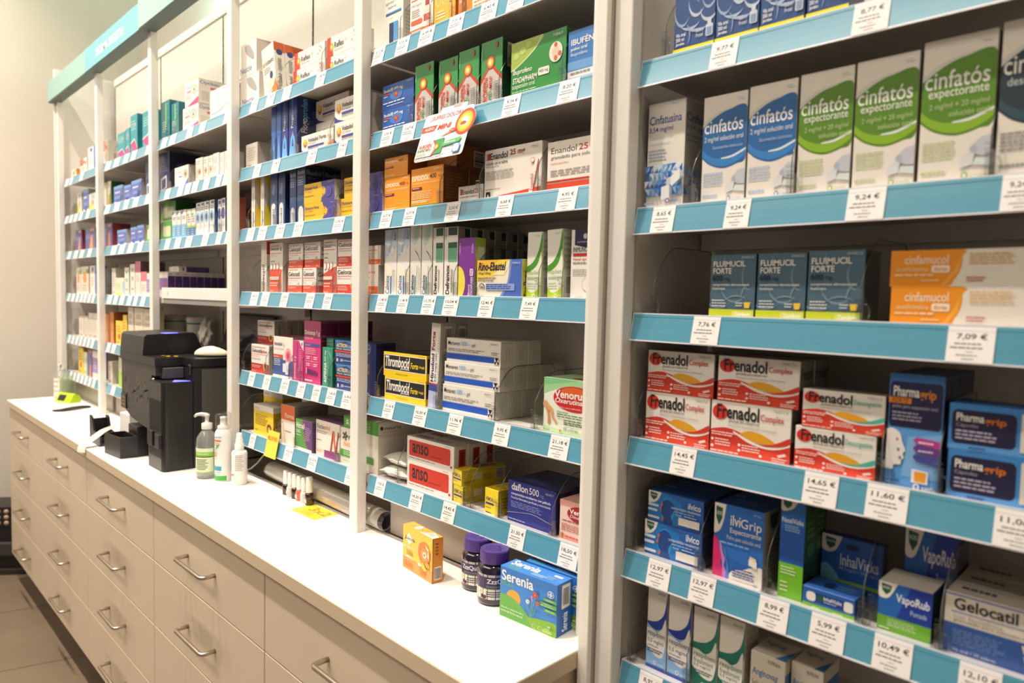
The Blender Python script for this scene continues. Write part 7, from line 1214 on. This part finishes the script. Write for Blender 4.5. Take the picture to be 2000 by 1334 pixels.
D('seren', 'blue sleep carton with sun over green hill', '2f7cd0', [P_('3a86da', (0, .4), (1, .2), (1, .8), (0, .8)), E_(.25, .44, .125, .155, 'f2a62c', 28), P_('68b04c', *curve_pts((0, .44), (.12, .46), (.25, .43), (.4, .33), (.52, .2), (.62, .08), (.7, 0), (0, 0))), P_('86bc3c', *curve_pts((.48, .17), (.6, .21), (.75, .24), (1, .25), (1, 0), (.62, 0), (.52, .12))), T('Serenia', .03, .73, .6, .94, 'f6f6f6', 1), T('RELAX', .03, .64, .25, .71, '7cc84c', .2), T('Ayuda a relajarte día y', .03, .17, .44, .22, 'eef4e6', .3), T('noche de forma natural', .03, .11, .42, .16, 'eef4e6', .3), E_(.9, .78, .055, .07, 'e8eef6'), E_(.9, .78, .046, .058, '2f7cd0'), R_(.89, .73, .91, .83, 'e8eef6'), R_(.865, .77, .935, .79, 'e8eef6'),
  RB(.78, .63, 1.05, .69, '62ae4a', .02, .025), RB(.72, .52, 1.05, .6, '62ae4a', .02, .025), RB(.8, .43, 1.05, .49, '62ae4a', .02, .025), T('VALERIANA', .81, .645, .95, .675, 'e6f2da', .2), T('AMAPOLA', .78, .565, .92, .59, 'e6f2da', .2), T('DE CALIFORNIA', .75, .53, .96, .555, 'e6f2da', .2), T('PASIFLORA', .83, .445, .97, .475, 'e6f2da', .2)]
  + [E_(.52+.022*math.cos(a*.9), .50+.028*math.sin(a*.9), .012, .016, 'f2f2f0', 8) for a in range(7)] + [E_(.52, .5, .01, .013, 'f0c83a', 8)] + [E_(.655+.028*math.cos(a*1.2566), .68+.035*math.sin(a*1.2566), .022, .028, 'd8452c', 8) for a in range(5)] + [E_(.655, .68, .012, .015, 'f2c83a', 8)] + [E_(.7+.018*math.cos(a*1.2566), .54+.022*math.sin(a*1.2566), .015, .019, 'e05a2c', 8) for a in range(5)] + [E_(.6, .62, .012, .04, 'd8849c', 8), E_(.61, .57, .012, .03, 'd8849c', 8)]
  + [P_('7ac04a', (.52, .47), (.525, .47), (.58, .22), (.572, .22)), P_('7ac04a', (.655, .64), (.66, .64), (.6, .24), (.592, .24)), P_('7ac04a', (.6, .55), (.606, .55), (.59, .24), (.583, .24)), P_('7ac04a', (.7, .52), (.704, .52), (.63, .26), (.624, .26))] + [E_(.56+.03*j, .34+.02*(j % 2), .012, .02, '4a9a5c', 8) for j in range(4)] + [T('60', .88, .17, .93, .21, 'f0f6e6', .5), L_(.84, .12, .95, .15, 1, 'e0ecc8'), A_(.66, .1, .035, .045, 0, 360, .006, 'dceac0'), A_(.76, .1, .035, .045, 0, 360, .006, 'dceac0'), RB(.8, .06, .96, .12, 'b4d478', .02, .03)],
  [R_(.3, .5, .85, .95, 'd4d4d0'), B_(.35, .52, .8, .93), T('Serenia', .35, .06, .7, .42, 'eef2f6', .8, 0, 1)], [T('Serenia', .06, .4, .55, .9, 'f4f4f6', 1), T('RELAX', .1, .1, .3, .35, '6abf4c', .2), L_(.5, .1, .75, .35, 2, 'c4d8f0'), R_(.78, .6, .92, .75, 'eef2f6'), L_(.72, .15, .9, .5, 4, '9cbfe6')], side='1f5cb0', top='3a86dc')
front_carton('seren', (3.631, -.0175, .9907), .135, .045, .096, 3.8, 'blue carton with orange sun and green hill, front one of the pair on the worktop')
front_carton('seren', (3.646, .0360, .9907), .135, .045, .096, 3.0, 'blue carton with orange sun and green hill, rear one under the bottom rail')
PURP = mat('purple_cap', '4c2c80', .4, coat=.2); GLP = mat('dark_purple_bottle', '1c1026', .1, coat=.9)
for i, (x, y, rz) in enumerate(((3.440, .012, 12), (3.511, -.0085, 24))):
    o = thing('gummy_bottle', (x, y, .9907), 'dark purple jar with purple cap and white label, %s' % ('left rear one of the pair', 'right front one beside the blue carton')[i], 'jar', 'dark purple jars', math.radians(rz))
    m = MB(); m.lathe([(.028, .0004), (.0325, .003), (.0335, .008), (.0335, .066), (.032, .072), (.027, .0775), (.0245, .079), (.0245, .081)], GLP, seg=40); m.build('body', o)
    m = MB(); LW = mat('label_white', 'ece6da', .5); LV = mat('label_violet', '3c2a5c', .4); SIL = mat('label_silver', 'b4aeb0', .3, metal=.5)
    band(m, .0335, -2.2, 1.9, .014, .034, LW); band(m, .0335, -2.2, 1.9, .0355, .058, LV); band(m, .0335, -2.2, 1.9, .058, .0625, SIL); band(m, .0335, -2.2, 1.9, .034, .0355, mat('label_leaf', '5a9a4a', .4))
    wrap(m, 'ZzzQuil', .0335, -.05 if i else -.5, 1.25 if i else .7, .044, .0545, mat('label_letter', 'f0ecf0', .5), .8, .0005); band(m, .0335, -.1 if i else -.4, 1.2 if i else .7, .0375, .0415, mat('label_grey', '6a6070', .4), .0004)
    lines(m, .0335, -.1, 1.1, .018, .031, 3, ink('5a5062'), .0005); lines(m, .0335, -1.1, -.6, .037, .056, 5, ink('8a7c9c'), .0005)
    for j, (a, z) in enumerate(((-.35, .019), (-.18, .018))): band(m, .0335, a-.09, a+.09, z-.003, z+.004, mat('label_gummy', '5a2038', .4), .0005, 5)
    for a, z in ((-.55, .027), (-.45, .03), (-.3, .029)): band(m, .0335, a-.035, a+.035, z-.001, z+.0015, mat('label_flower', 'e8b83c', .4), .0006, 4)
    m.build('label', o)
    m = MB(); pr = []
    seg = 64; vs = []
    for rb, z in ((.0285, .081), (.029, .0825), (.029, .1025), (.028, .105), (.0268, .1056), (.026, .1052), (.001, .1052)):
        for k in range(seg): a = 2*math.pi*k/seg; r = rb*(1+(.012 if (k % 2 and .0815 < z < .102) else 0)); vs.append((r*math.cos(a), r*math.sin(a), z))
    m.add(vs, [(j*seg+k, j*seg+(k+1) % seg, (j+1)*seg+(k+1) % seg, (j+1)*seg+k) for j in range(6) for k in range(seg)]+[list(range(seg-1, -1, -1))], PURP)
    for k in range(5): m.tube([(.018*math.cos(2.6+k*.25), -.012+k*.006, .1052), (.006, -.012+k*.006, .1054), (.017*math.cos(k*.3), -.010+k*.006, .1052)], .0007, PURP, 5)
    m.build('cap', o)

# ------------------------------------------------------------------ promotion card on the second shelf of the fifth bay
o = thing('promotion_card', (3.322, .0130, 1.984), 'white promotion card with red lettering and target hanging from the second shelf', 'card')
tl = math.radians(18); CW, CH = .160, .112
def pc(x, z, e=0): return (x-.006*(1-z/CH)*0, -math.sin(tl)*(CH-z)-math.cos(tl)*e, -math.cos(tl)*(CH-z)+math.sin(tl)*e)
out = []
for cx, cz, a in ((CW/2-.008, CH-.008, 0), (-CW/2+.008, CH-.008, 90), (-CW/2+.008, .008, 180), (CW/2-.008, .008, 270)):
    for k in range(5): t = math.radians(a+22.5*k); out.append((cx+.008*math.cos(t), cz+.008*math.sin(t)))
m = MB(); n = len(out); m.add([pc(a, b, 0) for a, b in out]+[pc(a, b, -.0007) for a, b in out], [list(range(n)), list(range(2*n-1, n-1, -1))]+[(i, n+i, n+(i+1) % n, (i+1) % n) for i in range(n)], mat('card_white', 'e9e8ea', .4))
m.add([pc(-.03, CH, 0), pc(.055, CH, 0), pc(.055, CH+.010, 0), pc(-.03, CH+.010, 0)], [(0, 1, 2, 3)], mat('card_white', 'e9e8ea', .4)); m.add([pc(.01, CH+.004, .0004), pc(.035, CH+.004, .0004), pc(.035, CH+.012, .0004), pc(.01, CH+.012, .0004)], [(0, 1, 2, 3)], mat('card_tape', 'b8b0b0', .3))
disc = lambda r, e, c: m.add([pc(.063+r*math.cos(k*.2094), .075+r*math.sin(k*.2094), e) for k in range(30)], [list(range(30))], ink(c))
m.add([pc(.063+.0305*math.cos(k*.2094), .075+.0305*math.sin(k*.2094), -.0004) for k in range(30)], [list(range(29, -1, -1))], mat('card_white', 'e9e8ea', .4))
for r, c, e in ((.030, 'd8442c', .0004), (.0235, 'f0b02c', .0006), (.018, 'f6d84c', .0008), (.0115, 'f2f0ea', .001)): disc(r, e, c)
RD = 'd8442c'
art(m, [T('¿SUFRES DOLOR?', .14, .83, .79, .94, RD, .5), P_(RD, (0, .62), (.27, .62), (.32, .74), (.0, .74)), T('NUEVO', .07, .645, .26, .71, 'f4ece8', .8), T('MINI', .34, .62, .62, .73, RD, .9, 1), P_('e88a5c', (.44, .44), (.68, .5), (.68, .56)), E_(.69, .54, .075, .045, 'c04a24'), L_(.64, .52, .73, .56, 1, 'f0c0a0'), E_(.87, .64, .06, .04, 'c0502a'), P_('3a9a5a', (.32, .1), (.56, .1), (.56, .42), (.36, .4)), P_('ece6e2', (.02, .08), (.36, .08), (.42, .24), (.34, .4), (.02, .38)), P_(RD, (.35, .08), (.38, .08), (.45, .22), (.42, .24)), P_(RD, (.33, .4), (.37, .4), (.45, .27), (.42, .25)), E_(.44, .25, .05, .065, 'd8702c'), E_(.44, .25, .03, .04, 'f6dc4c'), T('NUROFEN', .05, .26, .33, .34, 'c8442c', .4, 1), T('RAPID', .04, .19, .22, .25, '3a8a4a', .5, 1), T('MINI', .23, .19, .33, .25, RD, .5, 1), L_(.04, .1, .28, .17, 3, 'b4aca8'), P_('5ab46c', (.56, .22), (.9, .26), (.93, .36), (.56, .31)), L_(.6, .26, .88, .31, 1, 'e6f2e4'), L_(.57, .17, .9, .2, 1, '8a8a90'), L_(.03, .01, .7, .06, 2, '6a6a70'), R_(.8, .05, .94, .23, '6aa0cc'), E_(.87, .14, .06, .08, 'f0f0f2')], lambda u, v, e: pc(-CW/2+u*CW, v*CH, e+.0002))
m.build('card', o)

# ------------------------------------------------------------------ wrapped pads on the bottom shelf of the fifth bay, cable coil
FOIL = mat('white_foil_wrap', 'e6e0d4', .3, coat=.4, bump=.25, scale=60)
for i, (x, y, z, a) in enumerate(((3.085, .078, 1.1375, 3), (3.088, .082, 1.1690, -4), (3.080, .150, 1.1375, 5))):
    m = MB(); n, k = 15, 11; vs = []; rr = random.Random(i)
    for sg in (1, -1):
        for j in range(n):
            for q in range(k):
                u, v = -1+2*j/(n-1), -1+2*q/(k-1)
                t = max(0, (1-abs(u)**3)*(1-abs(v)**2.4))**.55; w = .0012*math.sin(9*u+5*v+i)*(1-abs(u)**4) + .0006*(rr.random()-.5)
                vs.append((u*.052+.002*math.sin(6*v), v*.034+.0015*math.sin(7*u), .0150+sg*(.0138*t+.0003)+w*(abs(u)**2+abs(v)**2)))
    def qd(s0, flip): return [[s0+j*k+q, s0+(j+1)*k+q, s0+(j+1)*k+q+1, s0+j*k+q+1][::-1 if flip else 1] for j in range(n-1) for q in range(k-1)]
    m.add(vs, qd(0, False)+qd(n*k, True), FOIL, True)
    o = m.build('wrapped_pad'); o.location = (x, y, z); o.rotation_euler = (0, 0, math.radians(a))
    tag(o, 'puffy white foil wrapped pad left of the red banded cartons, %s' % ('bottom front one', 'top one', 'one behind the others')[i], 'pouch', 'white wrapped pads')
m = MB(); pts = []
for j in range(70):
    a = j*.45; r = .016+.004*math.sin(j*.7); pts.append((2.305+r*math.cos(a)*1.5, .085+r*.9*math.sin(a), 1.3375+.0003*j+.002*math.sin(j*1.3)))
m.tube(pts, .0019, mat('white_cable', 'e6dfd2', .45), 6); tag(m.build('cable_coil'), 'small coil of white cable at the left end of the fifth shelf, fourth bay', 'cable')
